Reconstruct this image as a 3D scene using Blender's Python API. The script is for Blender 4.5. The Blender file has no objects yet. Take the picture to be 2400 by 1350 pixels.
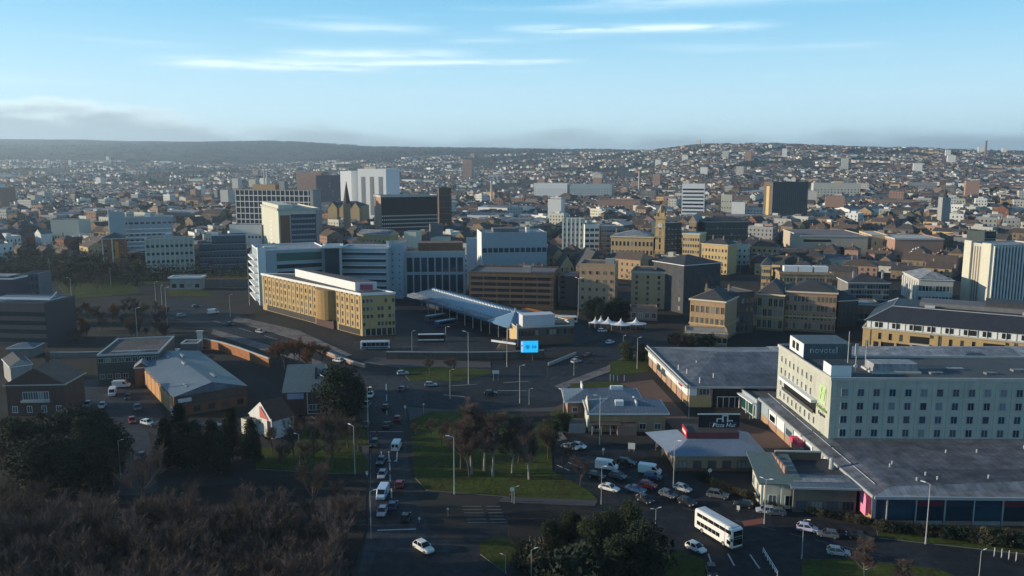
import bpy, math, random
from mathutils import Vector, noise
rnd = random.Random(7)
R = math.radians
sc = bpy.context.scene
COL = sc.collection

# ------------------------------------------------------------------ camera
H = 70.0; FPX = 1900.0
TH = math.atan(290 / FPX)
cam = bpy.data.cameras.new('camera'); cam_o = bpy.data.objects.new('camera', cam); COL.objects.link(cam_o)
cam_o.location = (0, 0, H); cam_o.rotation_euler = (math.pi / 2 - TH, 0, 0)
cam.sensor_width = 36.0; cam.lens = 36.0 * FPX / 2400.0
cam.clip_start = 1.0; cam.clip_end = 40000.0
sc.camera = cam_o

# ------------------------------------------------------------------ light
SUN_EL = R(12.0); SUN_AZ = R(-1.5)          # low winter sun at the left, a touch on the far side
sun_dir = Vector((-math.cos(SUN_EL) * math.cos(SUN_AZ), -math.cos(SUN_EL) * math.sin(SUN_AZ), math.sin(SUN_EL)))
sun = bpy.data.lights.new('sun', 'SUN'); sun.energy = 5.0; sun.angle = R(0.5); sun.color = (1.0, 0.85, 0.64)
sun_o = bpy.data.objects.new('sun', sun); COL.objects.link(sun_o)
sun_o.rotation_euler = (-sun_dir).to_track_quat('-Z', 'Y').to_euler()
sun_o.location = (-200, 0, 300)
sc.view_settings.view_transform = 'Standard'; sc.view_settings.look = 'None'
sc.view_settings.exposure = 0.42; sc.view_settings.gamma = 1.0; sc.view_settings.use_curve_mapping = False

world = bpy.data.worlds.new('World'); sc.world = world; world.use_nodes = True
def build_sky():
    nt = world.node_tree; N = nt.nodes; L = nt.links
    bg = N['Background']; bg.inputs[1].default_value = 0.15
    sky = N.new('ShaderNodeTexSky'); sky.sky_type = 'NISHITA'; sky.sun_disc = False
    sky.sun_elevation = SUN_EL; sky.sun_rotation = R(-90) - SUN_AZ
    sky.air_density = 1.0; sky.dust_density = 0.0; sky.ozone_density = 4.5
    tc = N.new('ShaderNodeTexCoord'); sx = N.new('ShaderNodeSeparateXYZ'); L.new(tc.outputs['Generated'], sx.inputs[0])
    def m(op, a, b=None, c=None):
        n = N.new('ShaderNodeMath'); n.operation = op
        for i, q in enumerate((a, b, c)):
            if q is None: continue
            if isinstance(q, (int, float)): n.inputs[i].default_value = q
            else: L.new(q, n.inputs[i])
        return n.outputs[0]
    def smooth(x, a, b):
        n = N.new('ShaderNodeMapRange'); n.interpolation_type = 'SMOOTHSTEP'
        L.new(x, n.inputs[0]); n.inputs[1].default_value = a; n.inputs[2].default_value = b
        return n.outputs[0]
    el = m('MULTIPLY', m('ARCSINE', sx.outputs[2]), 57.2958)
    az = m('MULTIPLY', m('ARCTAN2', sx.outputs[0], sx.outputs[1]), 57.2958)
    cb = N.new('ShaderNodeCombineXYZ'); L.new(az, cb.inputs[0]); L.new(el, cb.inputs[1])
    def nz(sx_, sy_, scale, det=4.0, off=0.0):
        mp = N.new('ShaderNodeMapping'); L.new(cb.outputs[0], mp.inputs[0])
        mp.inputs['Scale'].default_value = (sx_, sy_, 1); mp.inputs['Location'].default_value = (off, off * .7, 0)
        t = N.new('ShaderNodeTexNoise'); L.new(mp.outputs[0], t.inputs['Vector'])
        t.inputs['Scale'].default_value = scale; t.inputs['Detail'].default_value = det
        return t.outputs[0]
    def mix(fac, a, b, kind='MIX'):
        n = N.new('ShaderNodeMix'); n.data_type = 'RGBA'; n.blend_type = kind
        if isinstance(fac, (int, float)): n.inputs[0].default_value = fac
        else: L.new(fac, n.inputs[0])
        for i, q in ((6, a), (7, b)):
            if isinstance(q, tuple): n.inputs[i].default_value = q + (1,)
            else: L.new(q, n.inputs[i])
        return n.outputs[2]
    colr = mix(1.0, sky.outputs[0], (0.80, 0.88, 0.84), 'MULTIPLY')
    # thin streaks of high cloud: a whole-sky field of wisps plus the longer bands seen in the photograph
    wisp = nz(0.05, 0.75, 1.0, 5.0)
    fine = nz(0.22, 2.2, 1.0, 5.0, 9.3)
    veil = smooth(wisp, 0.52, 0.80)
    def streak(e0, a0, a1, w, slope, k):
        line = m('SUBTRACT', el, m('ADD', e0, m('MULTIPLY', m('SUBTRACT', az, a0), slope)))
        g = m('EXPONENT', m('MULTIPLY', -1.0, m('POWER', m('ABSOLUTE', m('DIVIDE', line, w)), 2.0)))
        win = m('MULTIPLY', smooth(az, a0 - 2, a0 + 4), m('SUBTRACT', 1.0, smooth(az, a1 - 4, a1 + 2)))
        return m('MULTIPLY', m('MULTIPLY', m('MULTIPLY', g, win), smooth(fine, 0.25, 0.6)), k)
    tot = m('MULTIPLY', veil, 0.35)
    for s in ((6.45, -23, -9, .33, .0, 1.0), (7.2, -16, -3, .30, .015, .8), (6.7, -11, 4, .17, .018, .9),
              (8.2, -4, 2.5, .14, .02, .5), (9.05, 0, 17, .24, -.008, 1.0), (10.7, 6, 26, .5, .0, .45),
              (8.9, -14, -6, .3, .0, .3), (11.1, 18, 36, .5, .02, .5), (9.1, -30, -60, .4, 0, .6), (7.4, 45, 75, .4, 0, .7), (8.4, 110, 150, .4, 0, .7), (8.0, -120, -90, .4, 0, .7)):
        tot = m('ADD', tot, streak(*s))
    # pale glow of thin air low down, then the bank of grey stratus that lies along the horizon
    mid = m('SUBTRACT', 1.0, smooth(el, 6.0, 40.0)); colr = mix(m('MULTIPLY', mid, 0.80), colr, (1.15, 3.45, 5.2))
    low = m('SUBTRACT', 1.0, smooth(el, 0.0, 13.0))
    colr = mix(m('MULTIPLY', low, 0.74), colr, (4.9, 6.1, 6.25))
    tot = m('MINIMUM', m('MULTIPLY', tot, smooth(el, 3.5, 6.0)), 1.0)
    colr = mix(m('MULTIPLY', tot, 0.75), colr, (6.0, 6.9, 7.4))
    edge = m('ADD', m('MULTIPLY', nz(0.13, 0.5, 1.0, 6.0, 3.1), 4.8), m('MULTIPLY', smooth(m('ABSOLUTE', m('ADD', az, 34)), 24.0, 4.0), 1.7))
    bank = m('SUBTRACT', 1.0, smooth(m('SUBTRACT', el, edge), -1.6, 0.15))
    topw = m('MULTIPLY', smooth(m('SUBTRACT', el, edge), -1.5, -0.1), smooth(m('ABSOLUTE', m('ADD', az, 34)), 22.0, 4.0))
    bcol = mix(topw, (2.35, 3.0, 3.3), (8.2, 8.2, 7.9))
    colr = mix(m('MULTIPLY', bank, 0.85), colr, bcol)
    L.new(colr, bg.inputs[0])
build_sky()

# ------------------------------------------------------------------ survey helpers (photo pixel -> point in the place)
cT, sT = math.cos(TH), math.sin(TH)
def G(u, v, z=0.0):
    a = (u - 1200) / FPX; b = (675 - v) / FPX
    t = (z - H) / (-sT + b * cT)
    return Vector((a * t, (cT + b * sT) * t))
def PR(x, y, z=0.0):
    d = y * cT + (H - z) * sT
    return 1200 + FPX * x / d, 675 - FPX * (y * sT - (H - z) * cT) / d
def TOP(y, v):
    b = (675 - v) / FPX
    return H + y * (-sT + b * cT) / (cT + b * sT)

# ------------------------------------------------------------------ materials
MATS = {}
def mat(name, col, rough=0.85, var=0.14, scale=0.35, metal=0.0, streak=True, bump=0.0, col2=None, spec=0.3, emit=0.0, seam=0.0, patch=0.0, brick=0.0):
    if name in MATS: return MATS[name]
    m = bpy.data.materials.new(name); m.use_nodes = True; MATS[name] = m
    nt = m.node_tree; N = nt.nodes; L = nt.links; b = N['Principled BSDF']
    tc = N.new('ShaderNodeTexCoord')
    t1 = N.new('ShaderNodeTexNoise'); t1.inputs['Scale'].default_value = scale; t1.inputs['Detail'].default_value = 6
    t1.inputs['Roughness'].default_value = 0.65
    L.new(tc.outputs['Object'], t1.inputs['Vector'])
    mp = N.new('ShaderNodeMapping'); mp.inputs['Scale'].default_value = (1.3, 1.3, 0.12) if streak else (2.1, 2.1, 2.1)
    L.new(tc.outputs['Object'], mp.inputs[0])
    t2 = N.new('ShaderNodeTexNoise'); t2.inputs['Scale'].default_value = max(scale * 2, .6); t2.inputs['Detail'].default_value = 4
    L.new(mp.outputs[0], t2.inputs['Vector'])
    ad = N.new('ShaderNodeMath'); ad.operation = 'ADD'; L.new(t1.outputs[0], ad.inputs[0]); L.new(t2.outputs[0], ad.inputs[1])
    mr = N.new('ShaderNodeMapRange'); L.new(ad.outputs[0], mr.inputs[0]); mr.inputs[1].default_value = 0.7; mr.inputs[2].default_value = 1.3
    mx = N.new('ShaderNodeMix'); mx.data_type = 'RGBA'; L.new(mr.outputs[0], mx.inputs[0])
    c2 = col2 or tuple(c * (1 + var) for c in col); c1 = col if col2 else tuple(c * (1 - var) for c in col)
    mx.inputs[6].default_value = tuple(c1) + (1,); mx.inputs[7].default_value = tuple(c2) + (1,)
    out = mx.outputs[2]
    def mulby(src, lo, hi, a=0.0, b_=1.0):
        nonlocal out
        r = N.new('ShaderNodeMapRange'); L.new(src, r.inputs[0]); r.inputs[1].default_value = a; r.inputs[2].default_value = b_; r.inputs[3].default_value = lo; r.inputs[4].default_value = hi
        v = N.new('ShaderNodeVectorMath'); v.operation = 'SCALE'; L.new(out, v.inputs[0]); L.new(r.outputs[0], v.inputs[3]); out = v.outputs[0]
    if seam:
        wv = N.new('ShaderNodeTexWave'); wv.wave_type = 'BANDS'; wv.bands_direction = 'X'; wv.inputs['Scale'].default_value = .314 / seam; wv.inputs['Distortion'].default_value = 0
        L.new(tc.outputs['Object'], wv.inputs['Vector']); mulby(wv.outputs['Fac'], .80, 1.0, 0, .22)
    if patch:
        vo = N.new('ShaderNodeTexVoronoi'); vo.inputs['Scale'].default_value = patch; vo.distance = 'CHEBYCHEV'; L.new(tc.outputs['Object'], vo.inputs['Vector'])
        sp = N.new('ShaderNodeSeparateColor'); L.new(vo.outputs['Color'], sp.inputs[0]); mulby(sp.outputs[0], .72, 1.35)
        t4 = N.new('ShaderNodeTexNoise'); t4.inputs['Scale'].default_value = patch * 9; t4.inputs['Detail'].default_value = 8; L.new(tc.outputs['Object'], t4.inputs['Vector']); mulby(t4.outputs[0], .6, 1.45, .3, .7)
    L.new(out, b.inputs['Base Color'])
    b.inputs['Roughness'].default_value = rough; b.inputs['Metallic'].default_value = metal
    b.inputs['Specular IOR Level'].default_value = spec
    if bump:
        bp = N.new('ShaderNodeBump'); bp.inputs['Strength'].default_value = bump; bp.inputs['Distance'].default_value = 0.2
        t3 = N.new('ShaderNodeTexNoise'); t3.inputs['Scale'].default_value = scale * 6; t3.inputs['Detail'].default_value = 5
        L.new(tc.outputs['Object'], t3.inputs['Vector']); L.new(t3.outputs[0], bp.inputs['Height']); L.new(bp.outputs[0], b.inputs['Normal'])
    if emit:
        b.inputs['Emission Color'].default_value = tuple(col) + (1,); b.inputs['Emission Strength'].default_value = emit
    return m
def glass(name, col, rough=0.12, lo=0.5, hi=2.4):
    m = bpy.data.materials.new(name); m.use_nodes = True; N = m.node_tree.nodes; L = m.node_tree.links; b = N['Principled BSDF']
    oi = N.new('ShaderNodeObjectInfo'); mr = N.new('ShaderNodeMapRange'); L.new(oi.outputs['Random'], mr.inputs[0])
    mr.inputs[3].default_value = lo; mr.inputs[4].default_value = hi
    vm = N.new('ShaderNodeVectorMath'); vm.operation = 'SCALE'; vm.inputs[0].default_value = col; L.new(mr.outputs[0], vm.inputs[3])
    L.new(vm.outputs[0], b.inputs['Base Color'])
    b.inputs['Roughness'].default_value = rough; b.inputs['Specular IOR Level'].default_value = 0.5
    MATS[name] = m; return m
GL = glass('window_glass', (0.012, 0.017, 0.022), .12, .4, 5.0)
CURT = mat('curtained_glass', (.20, .20, .20), .3, .15, 1)
BLIND = mat('half_blind_glass', (.07, .08, .09), .25, .2, 1)
GLB = glass('blue_glass', (0.010, 0.030, 0.045), 0.08, .7, 1.8)
GLT = glass('teal_glass', (0.02, 0.075, 0.065), 0.12, .7, 1.6)
CARG = glass('car_glass', (0.008, 0.010, 0.012), 0.06, 1, 1)
WHITE = mat('white_render', (.60, .60, .57), .7, .06)
WHITEP = mat('white_panel', (.66, .67, .66), .5, .04, .2)
CREAM = mat('cream_render', (.50, .49, .40), .8, .07)
PALE = mat('pale_concrete', (.42, .41, .37), .85, .10)
CONC = mat('grey_concrete', (.27, .27, .26), .9, .12)
DCONC = mat('dark_concrete', (.13, .13, .135), .9, .15)
TAN = mat('tan_stone', (.35, .24, .14), .9, .16, .5)
TAND = mat('brown_stone', (.19, .14, .09), .9, .22, .4)
SOOT = mat('sooty_stone', (.085, .072, .06), .9, .25, .4)
GOLD = mat('honey_stone', (.46, .325, .165), .85, .10, .5)
OCHRE = mat('ochre_brick', (.40, .285, .135), .85, .10, .6)
YELLOW = mat('yellow_stone', (.47, .335, .16), .85, .08, .5)
BRICK = mat('red_brick', (.19, .085, .05), .9, .18, .6)
DBRICK = mat('dark_brick', (.085, .05, .042), .9, .2, .6)
PINKB = mat('pink_brick', (.30, .19, .145), .9, .12, .6)
BROWN = mat('brown_cladding', (.12, .075, .05), .85, .15)
BLUEW = mat('blue_white_panel', (.29, .345, .375), .5, .06)
BLUED = mat('blue_grey_cladding', (.05, .075, .11), .5, .12)
NAVY = mat('navy_panel', (.02, .032, .06), .4, .15)
TEALD = mat('dark_teal_metal', (.035, .055, .05), .5, .15)
SLATE = mat('slate_roof', (.050, .048, .050), .75, .22, .3, streak=False)
SLATE2 = mat('brown_slate_roof', (.085, .064, .052), .8, .25, .3, streak=False)
GREYR = mat('grey_sheet_roof', (.085, .09, .105), .6, .2, .12, streak=False, spec=.3, seam=1.6, patch=.035)
LGREYR = mat('light_grey_roof', (.20, .205, .215), .6, .16, .12, streak=False, seam=1.6, patch=.04)
BLUER = mat('blue_grey_roof', (.10, .135, .175), .55, .25, .15, streak=False, seam=.9)
GREENR = mat('grey_green_roof', (.10, .135, .13), .6, .2, .15, streak=False)
SKYR = mat('pale_blue_sheet', (.115, .18, .245), .35, .10, .2, streak=False, spec=.5)
FELT = mat('roof_felt', (.072, .066, .064), .9, .3, .15, streak=False, patch=.12)
METAL = mat('galvanised_steel', (.42, .43, .43), .4, .08, 2, metal=.3)
DMETAL = mat('dark_steel', (.06, .062, .065), .5, .1, 2)
BLACK = mat('black_board', (.012, .012, .014), .6, .2)
RED = mat('red_sign', (.40, .02, .03), .5, .05)
PINK = mat('pink_sign', (.72, .22, .36), .5, .05)
MAROON = mat('maroon_sign', (.10, .012, .03), .5, .08)
GREENS = mat('green_sign', (.36, .55, .20), .5, .05)
ORANGE = mat('orange_panel', (.50, .20, .03), .6, .1)
TYRE = mat('tyre_rubber', (.015, .015, .016), .9, .1, 3)
RIM = mat('wheel_alloy', (.35, .35, .36), .35, .05, 3, metal=.6)
LAMPG = mat('lamp_lens', (.75, .74, .68), .2, .02, 3)
TAILR = mat('tail_lens', (.35, .01, .01), .25, .02, 3)
ASPH = mat('asphalt', (.017, .0185, .0215), .74, .32, .09, streak=False, spec=.16, patch=.045)
ASPH2 = mat('worn_asphalt', (.022, .024, .028), .74, .32, .07, streak=False, spec=.18, patch=.06)
PAVE = mat('paving_slab', (.060, .056, .054), .85, .14, .2, streak=False)
REDPAVE = mat('red_brick_paving', (.115, .070, .052), .9, .16, .2, streak=False)
PAINT = mat('road_paint', (.36, .37, .37), .8, .3, 1.5, streak=False)
GRASS = mat('grass', (.034, .030, .012), .95, .3, .12, streak=False, bump=.9, col2=(.062, .088, .015), spec=.08)
SOIL = mat('leaf_litter', (.014, .011, .009), .95, .3, .2, streak=False, bump=.5)
BARK = mat('brown_bark', (.085, .066, .055), .95, .25, 1)
BIRCH = mat('birch_bark', (.24, .22, .20), .9, .35, 1.4)
TWIG = mat('brown_twigs', (.078, .056, .044), .95, .25, .3, streak=False)
TWIGP = mat('purple_brown_twigs', (.105, .076, .066), .95, .2, .3, streak=False)
RUSSET = mat('russet_leaves', (.20, .085, .04), .9, .3, .3, streak=False)
LEAFD = mat('dark_evergreen', (.011, .019, .009), .9, .35, .4, streak=False)
LEAFG = mat('mid_green_leaf', (.030, .040, .014), .9, .35, .4, streak=False)
LEAFB = mat('brown_green_leaf', (.062, .055, .03), .95, .3, .3, streak=False)
SKIN = mat('skin', (.45, .28, .2), .6, .05, 2)
CLOTH = mat('dark_clothes', (.03, .03, .035), .9, .2, 2)

# ------------------------------------------------------------------ mesh helpers
class MB:
    def __init__(s): s.v = []; s.f = []; s.m = []
    def poly(s, pts, mi=0):
        k = len(s.v); s.v += [tuple(p) for p in pts]; s.f.append(tuple(range(k, k + len(pts)))); s.m.append(mi)
    def box(s, x0, x1, y0, y1, z0, z1, mi=0, top=None):
        k = len(s.v); s.v += [(x0, y0, z0), (x1, y0, z0), (x1, y1, z0), (x0, y1, z0), (x0, y0, z1), (x1, y0, z1), (x1, y1, z1), (x0, y1, z1)]
        for q, t in (((3, 2, 1, 0), 0), ((4, 5, 6, 7), 1), ((0, 1, 5, 4), 0), ((1, 2, 6, 5), 0), ((2, 3, 7, 6), 0), ((3, 0, 4, 7), 0)):
            s.f.append(tuple(k + i for i in q)); s.m.append(mi if not t or top is None else top)
    def hexa(s, b, t, mi=0):
        k = len(s.v); s.v += [tuple(p) for p in b] + [tuple(p) for p in t]
        for q in ((3, 2, 1, 0), (4, 5, 6, 7), (0, 1, 5, 4), (1, 2, 6, 5), (2, 3, 7, 6), (3, 0, 4, 7)):
            s.f.append(tuple(k + i for i in q)); s.m.append(mi)
    def prism(s, P, z0, z1, mi=0, top=None, cap=True):
        n = len(P); k = len(s.v); s.v += [(p[0], p[1], z0) for p in P] + [(p[0], p[1], z1) for p in P]
        for i in range(n):
            j = (i + 1) % n; s.f.append((k + i, k + j, k + n + j, k + n + i)); s.m.append(mi)
        if cap:
            s.f.append(tuple(k + n + i for i in range(n))); s.m.append(mi if top is None else top)
    def tube(s, a, b, r0, r1=None, n=6, mi=0, cap=True):
        r1 = r0 if r1 is None else r1
        a = Vector(a); b = Vector(b); d = (b - a).normalized()
        e = d.orthogonal().normalized(); g = d.cross(e); k = len(s.v)
        for c, r in ((a, r0), (b, r1)):
            for i in range(n):
                t = 2 * math.pi * i / n; s.v.append(tuple(c + (e * math.cos(t) + g * math.sin(t)) * r))
        for i in range(n):
            j = (i + 1) % n; s.f.append((k + i, k + j, k + n + j, k + n + i)); s.m.append(mi)
        if cap:
            s.f.append(tuple(k + n + i for i in range(n))); s.m.append(mi)
            s.f.append(tuple(k + n - 1 - i for i in range(n))); s.m.append(mi)
    def loft(s, rings, mi=0, caps=True):
        n = len(rings[0]); k = len(s.v)
        for r in rings: s.v += [tuple(p) for p in r]
        for a in range(len(rings) - 1):
            for i in range(n):
                j = (i + 1) % n; s.f.append((k + a * n + i, k + a * n + j, k + (a + 1) * n + j, k + (a + 1) * n + i)); s.m.append(mi)
        if caps:
            s.f.append(tuple(k + n - 1 - i for i in range(n))); s.m.append(mi)
            e = k + (len(rings) - 1) * n; s.f.append(tuple(e + i for i in range(n))); s.m.append(mi)
    def mesh(s, name, mats, smooth=False):
        me = bpy.data.meshes.new(name); me.from_pydata(s.v, [], s.f); me.update()
        for q in (mats if isinstance(mats, (list, tuple)) else [mats]): me.materials.append(q)
        if len(me.materials) > 1: me.polygons.foreach_set('material_index', s.m)
        if smooth: me.polygons.foreach_set('use_smooth', [True] * len(s.f))
        return me
    def build(s, name, mats, parent=None, smooth=False, loc=None, rz=0.0):
        return link(name, s.mesh(name, mats, smooth), parent, loc, rz)
def link(name, me, parent=None, loc=None, rz=0.0):
    o = bpy.data.objects.new(name, me); COL.objects.link(o)
    if parent: o.parent = parent
    if loc is not None: o.location = loc
    o.rotation_euler = (0, 0, rz)
    return o
def tag(o, label, cat=None, group=None, kind=None):
    o['label'] = label
    if cat: o['category'] = cat
    if group: o['group'] = group
    if kind: o['kind'] = kind
    return o
def thing(name, label, cat, loc, rz=0.0, group=None):
    o = bpy.data.objects.new(name, None); COL.objects.link(o); o.location = loc; o.rotation_euler = (0, 0, rz)
    o.empty_display_size = .5
    return tag(o, label, cat, group)
def dup(root, loc, rz, label=None, group=None, scale=None):
    r = root.copy(); COL.objects.link(r); r.location = loc; r.rotation_euler = (0, 0, rz)
    if scale: r.scale = (scale,) * 3 if isinstance(scale, (int, float)) else scale
    if label: r['label'] = label
    if group: r['group'] = group
    for ch in root.children:
        c = ch.copy(); COL.objects.link(c); c.parent = r
        for g in ch.children:
            d = g.copy(); COL.objects.link(d); d.parent = c
    return r
def text_mesh(s, size, m, ext=.04, shear=0.0):
    cu = bpy.data.curves.new('lettering', 'FONT'); cu.body = s; cu.size = size; cu.extrude = ext; cu.align_x = 'CENTER'; cu.align_y = 'CENTER'; cu.shear = shear
    cu.resolution_u = 2
    o = bpy.data.objects.new('lettering', cu); COL.objects.link(o)
    bpy.context.view_layer.update()
    me = bpy.data.meshes.new_from_object(o.evaluated_get(bpy.context.evaluated_depsgraph_get()))
    bpy.data.objects.remove(o); bpy.data.curves.remove(cu)
    me.materials.clear(); me.materials.append(m); return me

# ------------------------------------------------------------------ terrain
UT = [-0.75, -0.63, -0.30, -0.10, 0.10, 0.25, 0.47, 0.63, 0.8]
RT = [0, 750, 1500, 2500, 3500, 5000, 7000, 9500, 14000]
HT = [[0, 0, 4, 12, 30, 75, 190, 330, 300], [0, 0, 4, 12, 30, 75, 190, 325, 300], [0, 0, 4, 12, 30, 85, 250, 300, 280],
      [0, 0, 4, 16, 52, 152, 212, 225, 200], [0, 0, 6, 30, 92, 162, 190, 190, 180], [0, 2, 18, 66, 134, 150, 150, 160, 160],
      [0, 2, 17, 62, 124, 122, 130, 150, 150], [0, 2, 14, 50, 98, 118, 125, 140, 140], [0, 2, 14, 50, 98, 118, 125, 140, 140]]
def seg(T, x):
    if x <= T[0]: return 0, 0.0
    for i in range(len(T) - 1):
        if x < T[i + 1]:
            t = (x - T[i]) / (T[i + 1] - T[i]); return i, t * t * (3 - 2 * t)
    return len(T) - 2, 1.0
def ground_z(x, y):
    r = math.hypot(x, y)
    if r < 700: return 0.0
    t = x / y if y > 1 else (0.8 if x > 0 else -0.75)
    i, a = seg(UT, max(-0.75, min(0.8, t))); j, b = seg(RT, r)
    b = (r - RT[j]) / (RT[j + 1] - RT[j]) if r < RT[-1] else 1.0
    z = (HT[i][j] * (1 - b) + HT[i][j + 1] * b) * (1 - a) + (HT[i + 1][j] * (1 - b) + HT[i + 1][j + 1] * b) * a
    k = min(1.0, max(0, (r - 700) / 3000))
    return z + noise.noise(Vector((x / 420, y / 420, 0))) * 9 * k + noise.noise(Vector((x / 1500, y / 1500, 3))) * 26 * k * k
def build_ground():
    mb = MB(); rs = [0.0, 40]
    while rs[-1] < 690: rs.append(rs[-1] + 50)
    while rs[-1] < 14500: rs.append(rs[-1] * 1.035)
    angs = [-math.pi + 2 * math.pi * i / 200 for i in range(200)]
    fine = [R(-46 + i * 0.8) for i in range(116)]
    angs = sorted([a for a in angs if abs(a) > R(47)] + fine)
    n = len(angs); mb.v.append((0, 0, 0))
    for r in rs[1:]:
        for a in angs:
            x, y = r * math.sin(a), r * math.cos(a); mb.v.append((x, y, ground_z(x, y)))
    for i in range(n): mb.f.append((0, 1 + (i + 1) % n, 1 + i)); mb.m.append(0)
    for k in range(len(rs) - 2):
        for i in range(n):
            j = (i + 1) % n; a = 1 + k * n; mb.f.append((a + i, a + j, a + n + j, a + n + i)); mb.m.append(0)
    m = bpy.data.materials.new('city_ground'); m.use_nodes = True; N = m.node_tree.nodes; L = m.node_tree.links; b = N['Principled BSDF']
    g = N.new('ShaderNodeNewGeometry')
    def nzr(scale, det, stops):
        t = N.new('ShaderNodeTexNoise'); t.inputs['Scale'].default_value = scale; t.inputs['Detail'].default_value = det
        L.new(g.outputs['Position'], t.inputs['Vector'])
        r = N.new('ShaderNodeValToRGB'); L.new(t.outputs[0], r.inputs[0])
        while len(r.color_ramp.elements) < len(stops): r.color_ramp.elements.new(.5)
        for e, (p, c) in zip(r.color_ramp.elements, stops): e.position = p; e.color = c + (1,)
        return r.outputs[0]
    far = nzr(0.006, 9, [(.30, (.022, .026, .016)), (.45, (.036, .038, .022)), (.55, (.044, .038, .033)), (.68, (.055, .066, .03))])
    near = nzr(0.03, 8, [(.3, (.026, .024, .022)), (.5, (.040, .037, .035)), (.7, (.024, .025, .015))])
    ln = N.new('ShaderNodeVectorMath'); ln.operation = 'LENGTH'; L.new(g.outputs['Position'], ln.inputs[0])
    mr = N.new('ShaderNodeMapRange'); L.new(ln.outputs['Value'], mr.inputs[0]); mr.inputs[1].default_value = 600; mr.inputs[2].default_value = 1300
    mx = N.new('ShaderNodeMix'); mx.data_type = 'RGBA'; L.new(mr.outputs[0], mx.inputs[0]); L.new(near, mx.inputs[6]); L.new(far, mx.inputs[7])
    L.new(mx.outputs[2], b.inputs['Base Color']); b.inputs['Roughness'].default_value = .95; b.inputs['Specular IOR Level'].default_value = .1
    o = mb.build('ground', m, smooth=True); o['kind'] = 'structure'
build_ground()

hz = MB(); hz.box(-14800, 14800, -14800, 14800, -1.2, 420)
hm = bpy.data.materials.new('haze_air'); hm.use_nodes = True; hm.node_tree.nodes.remove(hm.node_tree.nodes['Principled BSDF'])
pv = hm.node_tree.nodes.new('ShaderNodeVolumePrincipled'); pv.inputs['Color'].default_value = (.66, .84, 1.0, 1); pv.inputs['Density'].default_value = 0.00009; pv.inputs['Anisotropy'].default_value = 0.35
hm.node_tree.links.new(pv.outputs[0], hm.node_tree.nodes['Material Output'].inputs['Volume'])
hz_o = hz.build('haze', hm); hz_o['kind'] = 'stuff'; hz_o['label'] = 'thin pale haze lying over the whole town'
# ------------------------------------------------------------------ buildings
WIN_CACHE = {}
KEEP = []        # footprints already taken: (x, y, radius)
SEEN = []        # picture boxes of placed buildings: (u0, v0, u1, v1, distance)
def win_mesh(w, h, gl, fr, bars):
    k = (round(w, 2), round(h, 2), gl.name, fr.name, bars)
    if k not in WIN_CACHE:
        mb = MB(); f = min(.12, w * .09)
        mb.box(-w / 2 - .08, w / 2 + .08, -.14, .06, -.10, 0, 0)            # sill
        mb.box(-w / 2, w / 2, -.06, .06, h - f, h, 0)
        mb.box(-w / 2, -w / 2 + f, -.06, .06, .002, h - f, 0); mb.box(w / 2 - f, w / 2, -.06, .06, .002, h - f, 0)
        mb.poly([(-w / 2 + f, -.02, .002), (w / 2 - f, -.02, .002), (w / 2 - f, -.02, h - f), (-w / 2 + f, -.02, h - f)], 1)
        for i in range(bars):
            x = -w / 2 + w * (i + 1) / (bars + 1); mb.box(x - f / 3, x + f / 3, -.055, .03, .004, h - f - .003, 0)
        WIN_CACHE[k] = mb.mesh('window', [fr, gl])
    return WIN_CACHE[k]

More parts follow.
